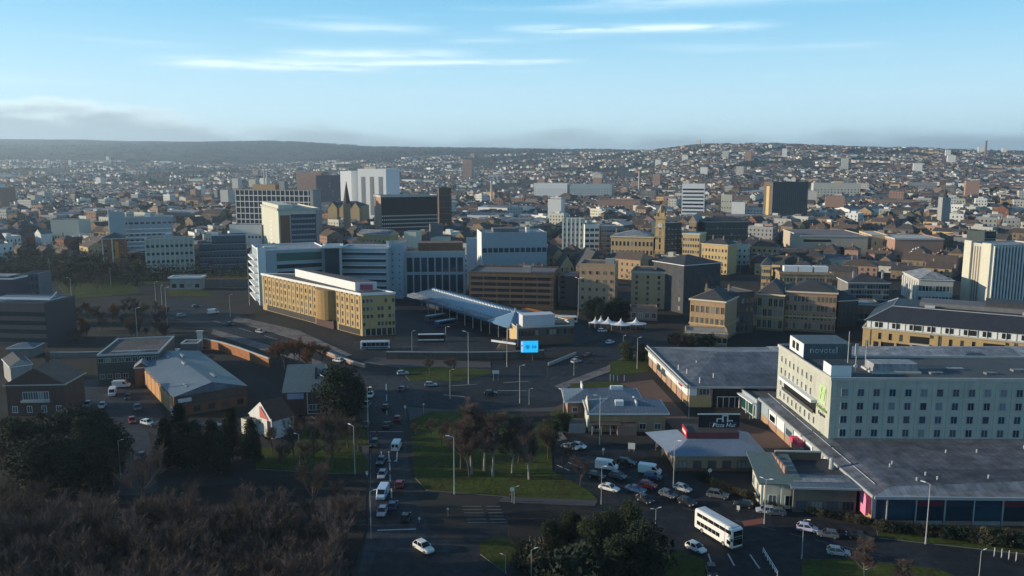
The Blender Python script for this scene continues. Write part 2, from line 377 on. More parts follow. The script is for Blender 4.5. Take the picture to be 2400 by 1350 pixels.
class Bld:
    """A building on a convex footprint; face i runs from P[i] to P[i+1], seen from outside left to right."""
    def __init__(s, name, label, cat='building', P=None, h=10, at=None, rz=0.0, group=None, z=0.0, pix=None, wall=TAN, base=None):
        if pix:                                     # near corner pixel, picture extents and bearing -> footprint
            u, vb, vt, ang, ul, ur, cor = pix[:7]; ex = pix[7] if len(pix) > 7 else {}
            C = G(u, vb, z); a = R(ang); dR = Vector((math.cos(a), math.sin(a))); dL = Vector((-dR.y, dR.x)); h = TOP(C.y, vt) - z
            def reach(d, uu):
                k = (uu - 1200) / FPX; D0 = C.y * cT + (H - z - h) * sT
                return (k * D0 - C.x) / (d.x - k * d.y * cT)
            if cor == 'l': W = ex.get('W') or reach(dR, ur); D = ex.get('D') or reach(dL, ul); O = C
            else: W = ex.get('W') or -reach(dR, ul); D = ex.get('D') or reach(dL, ur); O = C - dR * W
            if not (1 < W < 400 and 1 < D < 400): print('BAD', name, label, W, D)
            W = min(max(W, 4), 150); D = min(max(D, 4), 150)
            P = [(0, 0), (W, 0), (W, D), (0, D)]; at = O; rz = a
        s.P = [Vector(p) for p in P]; s.h = h; s.n = len(P); s.z = z; s.at = at; s.rz = rz
        s.W = (s.P[1] - s.P[0]).length; s.D = (s.P[2] - s.P[1]).length
        s.root = thing(name, label, cat, (at[0], at[1], z), rz, group)
        cx = sum(p.x for p in s.P) / s.n; cy = sum(p.y for p in s.P) / s.n
        c, sn = math.cos(rz), math.sin(rz)
        s.world = [(at[0] + p.x * c - p.y * sn, at[1] + p.x * sn + p.y * c) for p in s.P]
        s.ctr = (at[0] + cx * c - cy * sn, at[1] + cx * sn + cy * c)
        KEEP.append((s.ctr[0], s.ctr[1], max((p - Vector((cx, cy))).length for p in s.P)))
        q = [PR(x, y, zz) for x, y in s.world for zz in (z, z + h) if y > 5]
        if q: SEEN.append((min(a for a, b in q), min(b for a, b in q), max(a for a, b in q), max(b for a, b in q), s.ctr[1]))
        s.wm = wall
        if wall:
            mb = MB(); mb.prism(s.P, -1.0 if z > 0 else 0, h, 0)
            mb.build('wall', wall, s.root)
        if base: s.belt(0, base[0], .12, base[1], 'plinth')
    def fp(s, i, t, z, o):
        a, b = s.P[i % s.n], s.P[(i + 1) % s.n]; d = (b - a).normalized()
        return (a.x + d.x * t + d.y * o, a.y + d.y * t - d.x * o, z)
    def L(s, i): return (s.P[(i + 1) % s.n] - s.P[i % s.n]).length
    def face_rz(s, i):
        d = s.P[(i + 1) % s.n] - s.P[i % s.n]; return math.atan2(d.y, d.x)
    def fbox(s, mb, i, t0, t1, z0, z1, o0, o1, mi=0):
        b = [s.fp(i, t0, z0, o1), s.fp(i, t1, z0, o1), s.fp(i, t1, z0, o0), s.fp(i, t0, z0, o0)]
        mb.hexa(b, [(x, y, z1) for x, y, z in b], mi)
    def strip(s, name, m, i, boxes, label=None):
        mb = MB()
        for t0, t1, z0, z1, o0, o1 in boxes: s.fbox(mb, i, t0, t1, z0, z1, o0, o1)
        o = mb.build(name, m, s.root)
        if label: o['label'] = label
        return o
    def belt(s, z0, z1, o, m, name='cornice', faces=None):
        mb = MB()
        for i in (faces if faces is not None else range(s.n)): s.fbox(mb, i, -o, s.L(i) - .003, z0, z1, -.2, o)
        return mb.build(name, m, s.root)
    def wins(s, i, rows, cols, w, h, z0, dz, s0=None, s1=None, gl=GL, fr=WHITE, bars=1, skip=(), name='window', out=0.0, prob=1.0):
        Lf = s.L(i); s0 = 0 if s0 is None else s0; s1 = Lf if s1 is None else s1
        ms = [win_mesh(w, h, g_, fr, bars) for g_ in ((gl, gl, gl, BLIND, BLIND, CURT) if gl is GL else (gl,))]; rz = s.face_rz(i)
        for r in range(rows):
            for c in range(cols):
                if (r, c) in skip or rnd.random() > prob: continue
                o = link(name, rnd.choice(ms), s.root, s.fp(i, s0 + (s1 - s0) * (c + .5) / cols, z0 + r * dz, .05 + out), rz)
    def panes(s, i, rows, cols, w, h, z0, dz, gl=GL, s0=None, s1=None, name='window_panes', fr=None):
        """windows too small to tell apart: one joined part"""
        Lf = s.L(i); s0 = 0 if s0 is None else s0; s1 = Lf if s1 is None else s1; mb = MB()
        for r in range(rows):
            for c in range(cols):
                x = s0 + (s1 - s0) * (c + .5) / cols; z = z0 + r * dz
                if fr: s.fbox(mb, i, x - w / 2 - .15, x + w / 2 + .15, z - .18, z, 0, .12, 1)
                k_ = rnd.random(); mi = 0 if gl is not GL or k_ < .68 else (2 if k_ < .9 else 3)
                mb.poly([s.fp(i, x - w / 2, z, .04), s.fp(i, x + w / 2, z, .04), s.fp(i, x + w / 2, z + h, .04), s.fp(i, x - w / 2, z + h, .04)], mi)
        o = mb.build(name, [gl, fr or WHITE, BLIND, CURT], s.root); o['kind'] = 'stuff'; return o
    def flat(s, m=FELT, par=.7, pm=None, th=.35):
        mb = MB(); mb.poly([(p.x, p.y, s.h + .02) for p in s.P]); mb.build('roof', m, s.root)
        if par:
            mb = MB()
            for i in range(s.n): s.fbox(mb, i, -.06, s.L(i) - .306, s.h - .1, s.h + par, -.3, .06)
            mb.build('parapet', pm or s.wm, s.root)
    def hip(s, m=SLATE, rise=3.5, over=.5, ins=None, axis=None, fascia=WHITE):
        W, D = s.W, s.D; o = over; z = s.h + .02; zt = s.h + rise; mb = MB()
        a, b, c, d = (-o, -o, z), (W + o, -o, z), (W + o, D + o, z), (-o, D + o, z)
        if (W >= D) if axis is None else axis == 'x':
            k = min(W / 2 - .2, D / 2 + o) if ins is None else ins; e, f = (k - o * (k > 0), D / 2, zt), (W - k + o * (k > 0), D / 2, zt)
            mb.poly([a, b, f, e]); mb.poly([c, d, e, f]); mb.poly([b, c, f], 1 if k <= 0 else 0); mb.poly([d, a, e], 1 if k <= 0 else 0)
        else:
            k = min(D / 2 - .2, W / 2 + o) if ins is None else ins; e, f = (W / 2, k - o * (k > 0), zt), (W / 2, D - k + o * (k > 0), zt)
            mb.poly([a, b, e], 1 if k <= 0 else 0); mb.poly([b, c, f, e]); mb.poly([c, d, f], 1 if k <= 0 else 0); mb.poly([d, a, e, f])
        mb.poly([d, c, b, a])
        r = mb.build('roof', [m, s.wm], s.root)
        if fascia:
            q = MB()
            for i in range(s.n): s.fbox(q, i, -o - .05, s.L(i) + o - .06, z - .28, z + .05, o - .1, o + .06)
            q.build('gutter', fascia, s.root)
        return r
    def gable(s, m=SLATE, rise=3.5, over=.3, axis=None, fascia=WHITE):
        return s.hip(m, rise, over, 0, axis, fascia)
    def box(s, name, m, x0, x1, y0, y1, z0, z1, top=None):
        mb = MB(); mb.box(x0, x1, y0, y1, z0, z1, 0, 1 if top else None); return mb.build(name, [m, top] if top else m, s.root)
    def chimney(s, spots, m=TAND, h=2.0, w=.8):
        for x, y, z in spots:
            mb = MB(); mb.box(x - w / 2, x + w / 2, y - w / 3, y + w / 3, z - 1, z + h)
            for k in (-.2, .2): mb.tube((x + k, y, z + h), (x + k, y, z + h + .6), .13, .1, 6)
            mb.build('chimney', m, s.root)

# ================================================================== leisure complex and hotel at the right
def leisure():
    A = G(2055, 1160, 6); x0, y0 = A
    B = Bld('leisure_centre', 'big low leisure centre with dark sheet roof in front of the hotel', 'leisure centre',
            P=[(0, 0), (130, -3), (130, 75), (-2.2, 66)], h=6, at=(x0, y0), wall=NAVY)
    e = [Vector(p) for p in [(-.8, -.8), (131, -3.8), (131, 75.8), (-3, 66.8)]]; i = [Vector(p) for p in [(3.5, 2.0), (126, 14), (126, 70), (2.5, 62)]]
    mb = MB()
    mb.poly([(e[0].x, e[0].y, 6.0), (e[1].x, e[1].y, 6.0), (i[1].x, i[1].y, 6.9), (i[0].x, i[0].y, 6.9)], 1)  # front slope takes the lighter sheet, sunlight put into its grey
    mb.poly([(e[3].x, e[3].y, 6.0), (e[0].x, e[0].y, 6.0), (i[0].x, i[0].y, 6.9), (i[3].x, i[3].y, 6.9)])
    mb.poly([(e[1].x, e[1].y, 6.0), (e[2].x, e[2].y, 6.0), (i[2].x, i[2].y, 6.9), (i[1].x, i[1].y, 6.9)])
    mb.poly([(e[2].x, e[2].y, 6.0), (e[3].x, e[3].y, 6.0), (i[3].x, i[3].y, 6.9), (i[2].x, i[2].y, 6.9)])
    mb.poly([(p.x, p.y, 6.9) for p in i])
    mb.build('roof', [GREYR, LGREYR], B.root)
    for (p, q) in ((e[0], e[1]), (e[3], e[0])):
        mb = MB(); d = (q - p).normalized(); n = Vector((d.y, -d.x)); q = q - d * .3
        mb.hexa([(p + n * .25).to_tuple() + (5.5,), (q + n * .25).to_tuple() + (5.5,), (q - n * .1).to_tuple() + (5.5,), (p - n * .1).to_tuple() + (5.5,)],
                [(p + n * .25).to_tuple() + (6.08,), (q + n * .25).to_tuple() + (6.08,), (q - n * .1).to_tuple() + (6.08,), (p - n * .1).to_tuple() + (6.08,)])
        mb.build('fascia', METAL, B.root)
    mb = MB()
    for k in range(6): mb.tube((1.4 - .1 * k * 2, 4 + k * 11, 6.62), (1.4 - .1 * (k + 1) * 2, 4 + k * 11 + 10, 6.62), .09, .09, 5)
    mb.build('roof_rail', METAL, B.root)
    # left wall: white panels over a brick plinth, glazed bays
    L3 = B.L(3); n = 11; wp = (L3 - 1) / n
    for k in range(n):
        if k in (9,): continue
        B.strip('wall_panel', WHITEP if k % 3 else BLUEW, 3, [(k * wp + .25, (k + 1) * wp - .25, 2.0, 5.3, .02, .28)])
        B.strip('plinth', PINKB if k % 2 else TAN, 3, [(k * wp + .15, (k + 1) * wp - .15, 0, 1.9, .02, .22)])
        if k % 2: B.strip('shop_window', GL, 3, [(k * wp + 1.0, (k + 1) * wp - 1.0, 2.3, 3.9, .285, .32)])
    # front wall: steel posts, blue glazing, maroon fascia, stone sills
    Lf = B.L(0)
    for k in range(22):
        t = 2 + k * 5.6
        B.strip('post', METAL, 0, [(t, t + .22, 0, 5.5, .02, .3)])
        B.strip('shop_window', GLB, 0, [(t + .4, t + 5.3, .9, 3.7, .02, .12)])
        if k % 4 != 3: B.strip('sign_board', MAROON if k % 3 == 1 else NAVY, 0, [(t + .4, t + 5.3, 3.9, 5.0, .02, .22)])
        B.strip('plinth', CONC if k % 2 else PINKB, 0, [(t + .3, t + 5.4, 0, .8, .02, .25)])
    # big pink arch sign near the corner
    mb = MB(); s0 = L3 - 11.9
    B.fbox(mb, 3, s0 - .6, s0 + 10.6, 1.3, 6.0, .30, .40, 1)
    def arch(r): return [(s0 + 5 + math.cos(math.pi * (1 - q / 8)) * r * 2, 3.8 + math.sin(math.pi * q / 8) * r) for q in range(9)]
    o_, i_ = [(s0 + .7, .6)] + arch(2.15) + [(s0 + 9.3, .6)], [(s0 + 3.4, .6)] + arch(.8) + [(s0 + 6.6, .6)]
    for k in range(len(o_) - 1):
        a, b, c, d = o_[k], o_[k + 1], i_[k + 1], i_[k]
        mb.hexa([B.fp(3, a[0], a[1], .41), B.fp(3, b[0], b[1], .41), B.fp(3, c[0], c[1], .41), B.fp(3, d[0], d[1], .41)],
                [B.fp(3, a[0], a[1], .75), B.fp(3, b[0], b[1], .75), B.fp(3, c[0], c[1], .75), B.fp(3, d[0], d[1], .75)], 0)
    mb.build('arch_sign', [PINK, MAROON], B.root)['label'] = 'pink arch sign on a maroon board'
    mb = MB(); B.fbox(mb, 3, 26, 31, 3.2, 4.3, .3, 2.0)
    mb.build('awning', mat('red_awning', (.55, .05, .10), .6, .05), B.root)['label'] = 'red awning'
    for k in range(14):
        x, y = 6 + rnd.random() * 60, 3 + rnd.random() * 22
        mb = MB(); mb.tube((x, y, 6.5), (x, y, 7.5), .16, .16, 6); mb.tube((x, y, 7.5), (x, y, 7.65), .24, .1, 6); mb.build('roof_vent', METAL, B.root)
    # glazed link building and canopy running back to the entrance
    return B
LEIS = leisure()

def wing():
    A = G(1615, 905, 6.2); x0, y0 = A; w = 46; d = 50
    B = Bld('leisure_hall', 'grey-roofed leisure hall with white panelled side left of the hotel', 'leisure hall',
            P=[(0, 0), (w, 0), (w + 10, d), (-3.2, d)], h=6.2, at=(x0, y0), wall=PINKB)
    mb = MB(); z = 6.2
    e = [(-.9, -.9, z), (w + 12, -.9, z), (w + 12, d + .9, z), (-4.2, d + .9, z)]; r0, r1 = (16, d * .62, z + 3.0), (w + 12, d * .62, z + 3.0)
    mb.poly([e[0], e[1], r1, r0]); mb.poly([e[2], e[3], r0, r1], 1); mb.poly([e[3], e[0], r0], 0); mb.poly([e[1], e[2], r1]); mb.poly(e[::-1])  # rear slope lighter, shading of the other slopes put into their grey
    mb.build('roof', [GREYR, LGREYR], B.root)
    L3 = B.L(3); n = 8; wp = L3 / n
    for k in range(n):
        B.strip('wall_panel', WHITEP, 3, [(k * wp + .2, (k + 1) * wp - .2, 3.2, 5.9, .02, .35)])
        B.strip('brick_bay', TAN if k % 2 else PINKB, 3, [(k * wp + .6, (k + 1) * wp - .6, 0, 3.0, .02, .2)])
        if k in (2, 3): B.strip('shop_window', GL, 3, [(k * wp + 1, (k + 1) * wp - 1, 2.0, 4.2, .36, .42)])
    mb = MB(); p, q = Vector((-4.25, d + .9)), Vector((-1.0, -.95)); dd = (q - p).normalized(); nn = Vector((dd.y, -dd.x))
    for zz, oo in ((5.75, .1), (6.5, -.5)):
        mb.hexa([(p + nn * (oo + .2)).to_tuple() + (zz,), (q + nn * (oo + .2)).to_tuple() + (zz,), (q + nn * oo).to_tuple() + (zz,), (p + nn * oo).to_tuple() + (zz,)],
                [(p + nn * (oo + .2)).to_tuple() + (zz + .45,), (q + nn * (oo + .2)).to_tuple() + (zz + .45,), (q + nn * oo).to_tuple() + (zz + .45,), (p + nn * oo).to_tuple() + (zz + .45,)])
    mb.build('fascia', METAL, B.root)
    B.strip('gutter', METAL, 0, [(-.9, w + 10, 5.75, 6.25, .75, .98)])
    # front: black panel painted as the shade of the entrance, white posts, stone end pier and a window
    B.strip('end_pier', YELLOW, 0, [(0, 6.5, 0, 3.4, .02, .5)]); B.strip('wall_panel', WHITEP, 0, [(0, 2.2, 3.5, 5.6, .02, .6)])
    B.wins(0, 1, 1, 3.2, 1.9, 3.6, 3, 2.6, 6.4, gl=GL, fr=WHITE, bars=2)
    B.strip('entrance_shade', BLACK, 0, [(7, 20, 0, 5.5, .02, .3)])
    for k in range(7):
        B.strip('post', WHITE, 0, [(8.2 + k * 1.7, 8.36 + k * 1.7, 0, 3.2, .35, .5)])
    B.strip('post_beam', WHITE, 0, [(8.0, 18.8, 3.05, 3.25, .5, .62)])
    # lean-to kiosk right of the doors
    mb = MB(); mb.box(21, 33, -7, -.01, 0, 3.2); mb.build('kiosk_wall', PINKB, B.root)
    mb = MB(); mb.hexa([(20.2, -8, 3.2), (34, -8, 3.2), (34, -.02, 3.7), (20.2, -.02, 3.7)], [(20.2, -8, 3.45), (34, -8, 3.45), (34, -.02, 5.0), (20.2, -.02, 5.0)])
    mb.build('kiosk_roof', LGREYR, B.root)
    B.box('kiosk_pier', PALE, 20.6, 22.0, -8.6, -7.05, 0, 4.4)
    for k in range(3): B.box('kiosk_door', BLACK, 25.5 + k * .9, 26.1 + k * .9, -7.12, -6.98, 0, 2.1)
    for u, v in ((1655, 845), (1803, 842), (1590, 860), (1640, 890), (1610, 870), (1632, 850), (1672, 880)):
        p = G(u, v, 7.6) - Vector((x0, y0)); mb = MB(); mb.tube((p.x, p.y, 6.6), (p.x, p.y, 8.3), .35 if u in (1655, 1803) else .15, None, 8); mb.build('roof_vent', WHITE, B.root)
    # small satellite dish-like sign flag, red
    B.strip('flag_sign', RED, 3, [(L3 - 9, L3 - 6, 4.4, 5.4, .4, .7)])
    return B
WING = wing()

def hotel():
    z0 = 6.9; C = G(1941, 1027, z0); top = TOP(C.y, 890)
    a = R(-1.2); d = 35
    B = Bld('hotel_block', 'four-storey cream hotel slab with windows in rows behind the dark roof', 'hotel',
            P=[(0, 0), (72, 0), (72, 22), (13, 22), (12.5, d + 1), (-1.5, d)], h=top, at=C, rz=a, wall=mat('hotel_render', (.385, .39, .33), .8, .15, .25))
    top = B.h
    # rows on the long front
    zr = [z0 + .55 + k * 3.22 for k in range(4)]
    for r in range(4):
        for c in range(19):
            k = rnd.random(); me = win_mesh(1.6, 1.75, GL if k < .4 else GLB if k < .6 else BLIND if k < .84 else CURT, BLUEW, 1 if rnd.random() < .8 else 0)
            link('window', me, B.root, B.fp(0, 3.2 + c * 3.62, zr[r], .05), B.face_rz(0))
    B.strip('sill_band', PALE, 0, [(0.3, 71.5, z0 + 3.1 + k * 3.22 - .12, z0 + 3.1 + k * 3.22, 0, .06) for k in range(3)])
    # gable end to the left
    Lg = B.L(5)
    for r in range(4):
        for c in range(9):
            if r == 1 and 1 <= c: continue
            t = 3.0 + c * 2.9
            if t > Lg - 9 and r > 1: continue
            link('window', win_mesh(.95, 1.75, GL, WHITE, 0), B.root, B.fp(5, t, zr[r] + .15, .05), B.face_rz(5))
    B.strip('balcony_shade', BLACK, 5, [(5.5, Lg - 8, z0 + 3.5, z0 + 6.2, .02, .10)]); B.strip('balcony_canopy', WHITEP, 5, [(5.0, Lg - 7.6, z0 + 6.25, z0 + 7.0, .02, 1.5)])  # black strip painted for the shade of a balcony, wall not cut back
    B.strip('balcony_rail', DMETAL, 5, [(5.5, Lg - 8, z0 + 3.4, z0 + 4.3, .6, .68)])
    B.strip('panel_joint', mat('joint_grey', (.20, .22, .23), .8, .1), 0, [(1.38 + c * 3.62, 1.44 + c * 3.62, z0, top - .3, 0, .03) for c in range(20)])
    # lettering on the gable
    rz5 = B.face_rz(5)
    for s_, sz, m, t, z in (('Holiday Inn', 1.35, mat('green_letters', (.20, .36, .10), .5, .05), Lg - 4.4, z0 + 5.9), ('Express', 1.3, DMETAL, Lg - 4.2, z0 + 4.5)):
        me = text_mesh(s_, sz, m, .06); o = link('lettering', me, B.root, B.fp(5, t, z, .12)); o.rotation_euler = (math.pi / 2, 0, rz5)
    B.strip('logo_board', mat('pale_green_board', (.42, .52, .30), .5, .05), 5, [(Lg - 6.6, Lg - 2.4, z0 + 7.0, z0 + 11.6, .02, .1)])
    me = text_mesh('H', 4.4, GREENS, .06, .25); o = link('logo', me, B.root, B.fp(5, Lg - 4.5, z0 + 9.3, .18)); o.rotation_euler = (math.pi / 2, 0, rz5)
    # roof
    mb = MB(); mb.poly([(p.x, p.y, top + .02) for p in B.P]); mb.build('roof', mat('dark_green_felt', (.065, .075, .08), .8, .2, .15, streak=False), B.root)
    B.belt(top - .25, top + .55, .25, PALE, 'parapet')
    mb = MB(); x0, x1, y0, y1 = .2, 12.2, d - 15, d - 4
    mb.box(x0, x1, y0, y1, top, top + 4.0); pb = mb.build('plant_room', mat('plant_room_green', (.075, .10, .11), .6, .12), B.root)
    mb = MB(); mb.box(x0 - .12, x0 - .01, y0 + .1, y1 - .1, top + .1, top + 3.9); mb.build('plant_room_panel', WHITEP, B.root)
    for k in range(2): B.box('plant_room_window', BLACK, x0 - .2, x0 - .125, y0 + 3.6 + k * 3.0, y0 + 5.6 + k * 3.0, top + 1.2, top + 3.2)
    me = text_mesh('novotel', 2.3, BLUEW, .05); o = link('lettering', me, B.root, ((x0 + x1) / 2 - 1, y0 - .06, top + 2.3)); o.rotation_euler = (math.pi / 2, 0, 0)
    B.box('roof_cabin', WHITEP, .3, 5, 1.5, 6.5, top, top + 3.0, BLACK)
    for x, y, hh in ((9, 14, 8.5), (12.5, 12, 7.5), (10.6, 13, 5)):
        mb = MB(); mb.tube((x, y, top), (x, y, top + hh), .13, .08, 6); mb.tube((x - .5, y, top + hh * .6), (x + .5, y, top + hh * .6), .06, None, 5)
        if hh < 6: mb.box(x - .35, x + .35, y - .2, y + .2, top + 2.6, top + 5.6)
        mb.build('aerial_mast', METAL, B.root)
    B.box('rooftop_unit', LGREYR, 12, 22.5, 6, 11, top, top + 2.3); B.box('rooftop_plinth', PALE, 11.3, 23, 5.2, 11.6, top + .03, top + .5)
    for x, y, w in ((25, 5, 3), (31, 9, 4), (38, 5, 2.5), (46, 8, 3)): B.box('roof_vent', LGREYR, x, x + w, y, y + 1.5, top + .02, top + .5)
    for x in (6, 8.5):
        mb = MB(); mb.tube((x, 8, top), (x, 8, top + 1.2), .1); mb.tube((x, 8, top + 1.2), (x - .5, 7.6, top + 1.5), .55, .1, 8); mb.build('dish_aerial', WHITE, B.root)
    # link block standing below the gable
    return B
HOTEL = hotel()
def link_block():
    P0 = G(1900, 985, 5); P1 = G(1790, 925, 5)
    B = Bld('entrance_link', 'glazed entrance link with white fascia below the hotel gable', 'link building',
            P=[(0, 0), (9, 0), (9, 26), (-3, 26)], h=5.0, at=(LEIS.root.location.x - 3.5, LEIS.root.location.y + 66.5), wall=BLUEW)
    B.flat(FELT, .5, METAL)
    B.strip('shop_window', GLT, 3, [(1 + k * 5, 5 + k * 5, .5, 3.4, .02, .1) for k in range(5)])
    for k in range(6): B.strip('post', WHITE, 3, [(.5 + k * 5, .75 + k * 5, 0, 4.2, .6, .85)])
    B.strip('canopy', WHITEP, 3, [(0, 26, 4.2, 4.5, .05, 1.4)])
link_block()

def rear_hall():
    p = G(1990, 880, 9); q = G(2085, 822, 9)
    B = Bld('bowling_hall', 'large pale-roofed hall behind the hotel', 'hall', P=[(0, 0), (100, 0), (100, 42), (-6, 42)], h=8, at=(p.x - 4, p.y), wall=CONC)
    mb = MB(); e = [(-1, -1, 8), (101, -1, 8), (101, 43, 8), (-7, 43, 8)]; a, b = (28, 26, 11.5), (75, 26, 11.5)
    mb.poly([e[0], e[1], b, a]); mb.poly([e[3], e[0], a]); mb.poly([e[1], e[2], b]); mb.poly([e[2], e[3], a, b]); mb.poly(e[::-1]); mb.build('roof', LGREYR, B.root)
    mb = MB(); mb.hexa([(30, 2, 8.3), (60, 2, 8.3), (54, 20, 9), (40, 20, 9)], [(34, 4, 9.4), (56, 4, 9.4), (49, 12, 13), (45, 12, 13)]); mb.build('roof_lantern', BLUED, B.root)
rear_hall()

# ================================================================== restaurants by the car park
def restaurants():
    # twin-roofed one
    B = Bld('restaurant', 'low restaurant with two blue-grey hipped roofs beside the birches', 'restaurant', pix=(1382, 1012, 968, 0, 1345, 1560, 'l', {'D': 11}), wall=TAN)
    B.hip(BLUER, 2.6, .9); B.wins(0, 1, 5, 1.8, 1.6, .8, 3, bars=1, fr=WHITE); B.wins(3, 1, 2, 1.4, 1.5, .9, 3)
    B.box('roof_light', WHITEP, B.W * .35, B.W * .35 + 2.2, 2.2, 4.2, B.h + 1.0, B.h + 2.5)
    B.box('roof_light', WHITEP, B.W * .62, B.W * .62 + .4, 2, 8, B.h + .9, B.h + 2.3)
    B.box('porch', PINKB, B.W * .35, B.W * .6, -3.2, -.02, 0, 2.7, SLATE2)
    for k in range(4): B.box('post', WHITE, .3 + k * 2.4, .5 + k * 2.4, -2.6, -2.4, 0, 2.6)
    B.box('verandah_roof', SLATE2, -.1, 8.2, -2.9, -.02, 2.6, 2.8)
    B.box('store', CONC, -5.5, -1.2, -1, 3.5, 0, 2.6, FELT)
    mb = MB(); mb.poly([(-.35, 10.9, 0), (-.35, -.3, 0), (-.35, -.3, B.h + .1), (-.35, 5.5, B.h + 3.2), (-.35, 10.9, B.h + .1)]); mb.poly([(-.05, -.3, 0), (-.05, 10.9, 0), (-.05, 10.9, B.h + .1), (-.05, 5.5, B.h + 3.2), (-.05, -.3, B.h + .1)])
    mb.box(-.34, -.06, -.3, 10.9, 0, B.h); mb.build('gable_wall', CREAM, B.root)
    B2 = Bld('restaurant_annexe', 'rear annexe with blue roof and white verge behind the twin-roofed restaurant', 'restaurant', pix=(1330, 972, 940, 0, 1310, 1500, 'l', {'D': 12}), wall=PINKB)
    B2.hip(BLUER, 2.2, 1.0); B2.wins(0, 1, 5, 1.5, 1.4, .9, 3); B2.box('roof_unit', WHITEP, B2.W * .62, B2.W * .62 + 3.6, 5, 6.2, B2.h + 1.6, B2.h + 2.9)
    B2.box('gable_verge', WHITEP, B2.W * .22, B2.W * .22 + .35, 5.5, 11, B2.h + 1.1, B2.h + 2.9)
    # pizza restaurant
    B = Bld('pizza_restaurant', 'pizza restaurant with wide blue-grey hipped roof and black rooftop sign', 'restaurant', pix=(1582, 1104, 1066, 0, 1540, 1790, 'l', {'D': 15}), wall=mat('buff_render', (.24, .20, .14), .85, .12))
    W = B.W; zt = B.h + 2.4; mb = MB(); e = [(-1, -1, B.h), (W + 1, -1, B.h), (W + 1, 16, B.h), (-4.5, 16, B.h)]; i = [(3.6, 4.2, zt), (W - 4.5, 4.2, zt), (W - 4.5, 11, zt), (2.5, 11, zt)]
    for k in range(4): mb.poly([e[k], e[(k + 1) % 4], i[(k + 1) % 4], i[k]])
    mb.poly(e[::-1]); mb.poly(i, 1); mb.build('roof', [mat('blue_slate_hip', (.15, .19, .25), .55, .14, .15, streak=False), SLATE], B.root)
    B.box('roof_tier', mat('maroon_band', (.16, .04, .05), .7, .15), 3.7, W - 4.6, 4.3, 10.9, zt + .01, zt + 1.5, SLATE)
    B.box('red_fascia', RED, 3.35, 3.66, 4.2, 9.4, zt + .02, zt + 1.9)
    B.box('fascia_lettering', WHITE, 3.28, 3.34, 5.0, 8.6, zt + .7, zt + 1.3)
    x0 = W * .34; B.box('sign_board', BLACK, x0, x0 + 9.8, 8.0, 8.35, zt + 1.52, zt + 4.6); B.box('sign_frame', METAL, x0 - .15, x0 + 9.95, 7.9, 8.4, zt + 4.62, zt + 4.8)
    B.box('sign_band', NAVY, x0 + 2.6, x0 + 9.2, 7.5, 7.8, zt + 1.52, zt + 2.9)
    me = text_mesh('Pizza Hut', 1.4, WHITE, .06, .3); o = link('lettering', me, B.root, (x0 + 5.9, 7.40, zt + 2.2)); o.rotation_euler = (math.pi / 2, 0, 0)
    mb = MB(); hx = x0 + 6.3; zz = zt + 2.85
    for a, b, c, d in ((hx - 2.0, zz, hx - 1.7, zz + .9), (hx - 1.7, zz + .7, hx - .6, zz + .95), (hx - .7, zz, hx - .3, zz + 1.7), (hx - .7, zz + 1.45, hx + .8, zz + 1.75), (hx + .5, zz, hx + .8, zz + 1.6), (hx + .8, zz + .2, hx + 1.9, zz + .45)):
        mb.box(a, c, 7.86, 7.98, b, d)
    mb.build('roof_logo', WHITE, B.root)
    B.wins(0, 1, 6, 2.0, 1.7, .8, 3, fr=BROWN); B.wins(3, 1, 3, 1.6, 1.7, .8, 3, fr=BROWN); B.strip('dado', BROWN, 0, [(.2, W - .2, 0, .7, .01, .1)])
    # two drive-through units
    B = Bld('drive_through_unit', 'small pale unit with blue-green shed roof right of the pizza restaurant', 'restaurant', pix=(1790, 1190, 1128, -6, 1740, 1872, 'l', {'D': 13}), wall=CREAM)
    z = B.h; W = B.W; mb = MB()
    mb.hexa([(-1.4, -1.2, z - .3), (W + .8, -1.2, z - .3), (W + .8, 14, z + 1.0), (-1.4, 14, z + 1.0)], [(-1.4, -1.2, z), (W + .8, -1.2, z), (W + .8, 14, z + 1.3), (-1.4, 14, z + 1.3)]); mb.build('roof', GREENR, B.root)
    B.wins(3, 1, 3, 1.6, 2.2, .7, 3); B.wins(0, 1, 2, 1.8, 2.2, .7, 3)
    for k in range(3): B.box('pillar', CREAM, -.9 + k * 4, -.4 + k * 4, -1.0, -.5, 0, z - .35)
    B.box('bracket', WHITE, -1.2, -.9, .2, 4.5, 1.0, 1.35)
    B = Bld('drive_through_unit', 'dark low unit with striped roof terrace in front of the pink arch sign', 'restaurant', pix=(1858, 1200, 1140, -3, 1843, 1998, 'l', {'D': 16, 'W': 12.5}), wall=mat('dark_render', (.11, .105, .085), .85, .15))
    z = B.h; W = B.W
    B.box('roof', BLUER, -.8, W + .8, -1.2, 6, z, z + .3); B.box('roof_deck', SLATE, 0, W, 6.02, 16, z - .02, z + .1); B.box('gutter', METAL, -1.0, W + 1.0, -1.4, -1.21, z - .05, z + .35)
    B.box('roof_strip', LGREYR, .4, W - .4, 1.5, 3.8, z + .31, z + .42)
    for k in range(5): B.box('wall_fin', PINKB, -.6, -.2, 5 + k * 2.1, 6.6 + k * 2.1, z + .35, z + 2.1 - k * .12)
    B.box('screen', BROWN, 0, W * .8, 14.8, 15.1, z + .12, z + 1.9); B.box('screen_cap', PALE, 0, W * .8, 14.7, 15.2, z + 1.91, z + 2.2)
    B.wins(0, 1, 4, 2.4, 1.9, .6, 3, fr=DMETAL, bars=2); B.wins(3, 1, 2, 1.6, 1.9, .6, 3, fr=DMETAL)
    mb = MB(); mb.tube((W * .85, 10, z), (W * .85, 10, z + 2.5), .5, .4, 10); mb.build('flue', METAL, B.root)
restaurants()

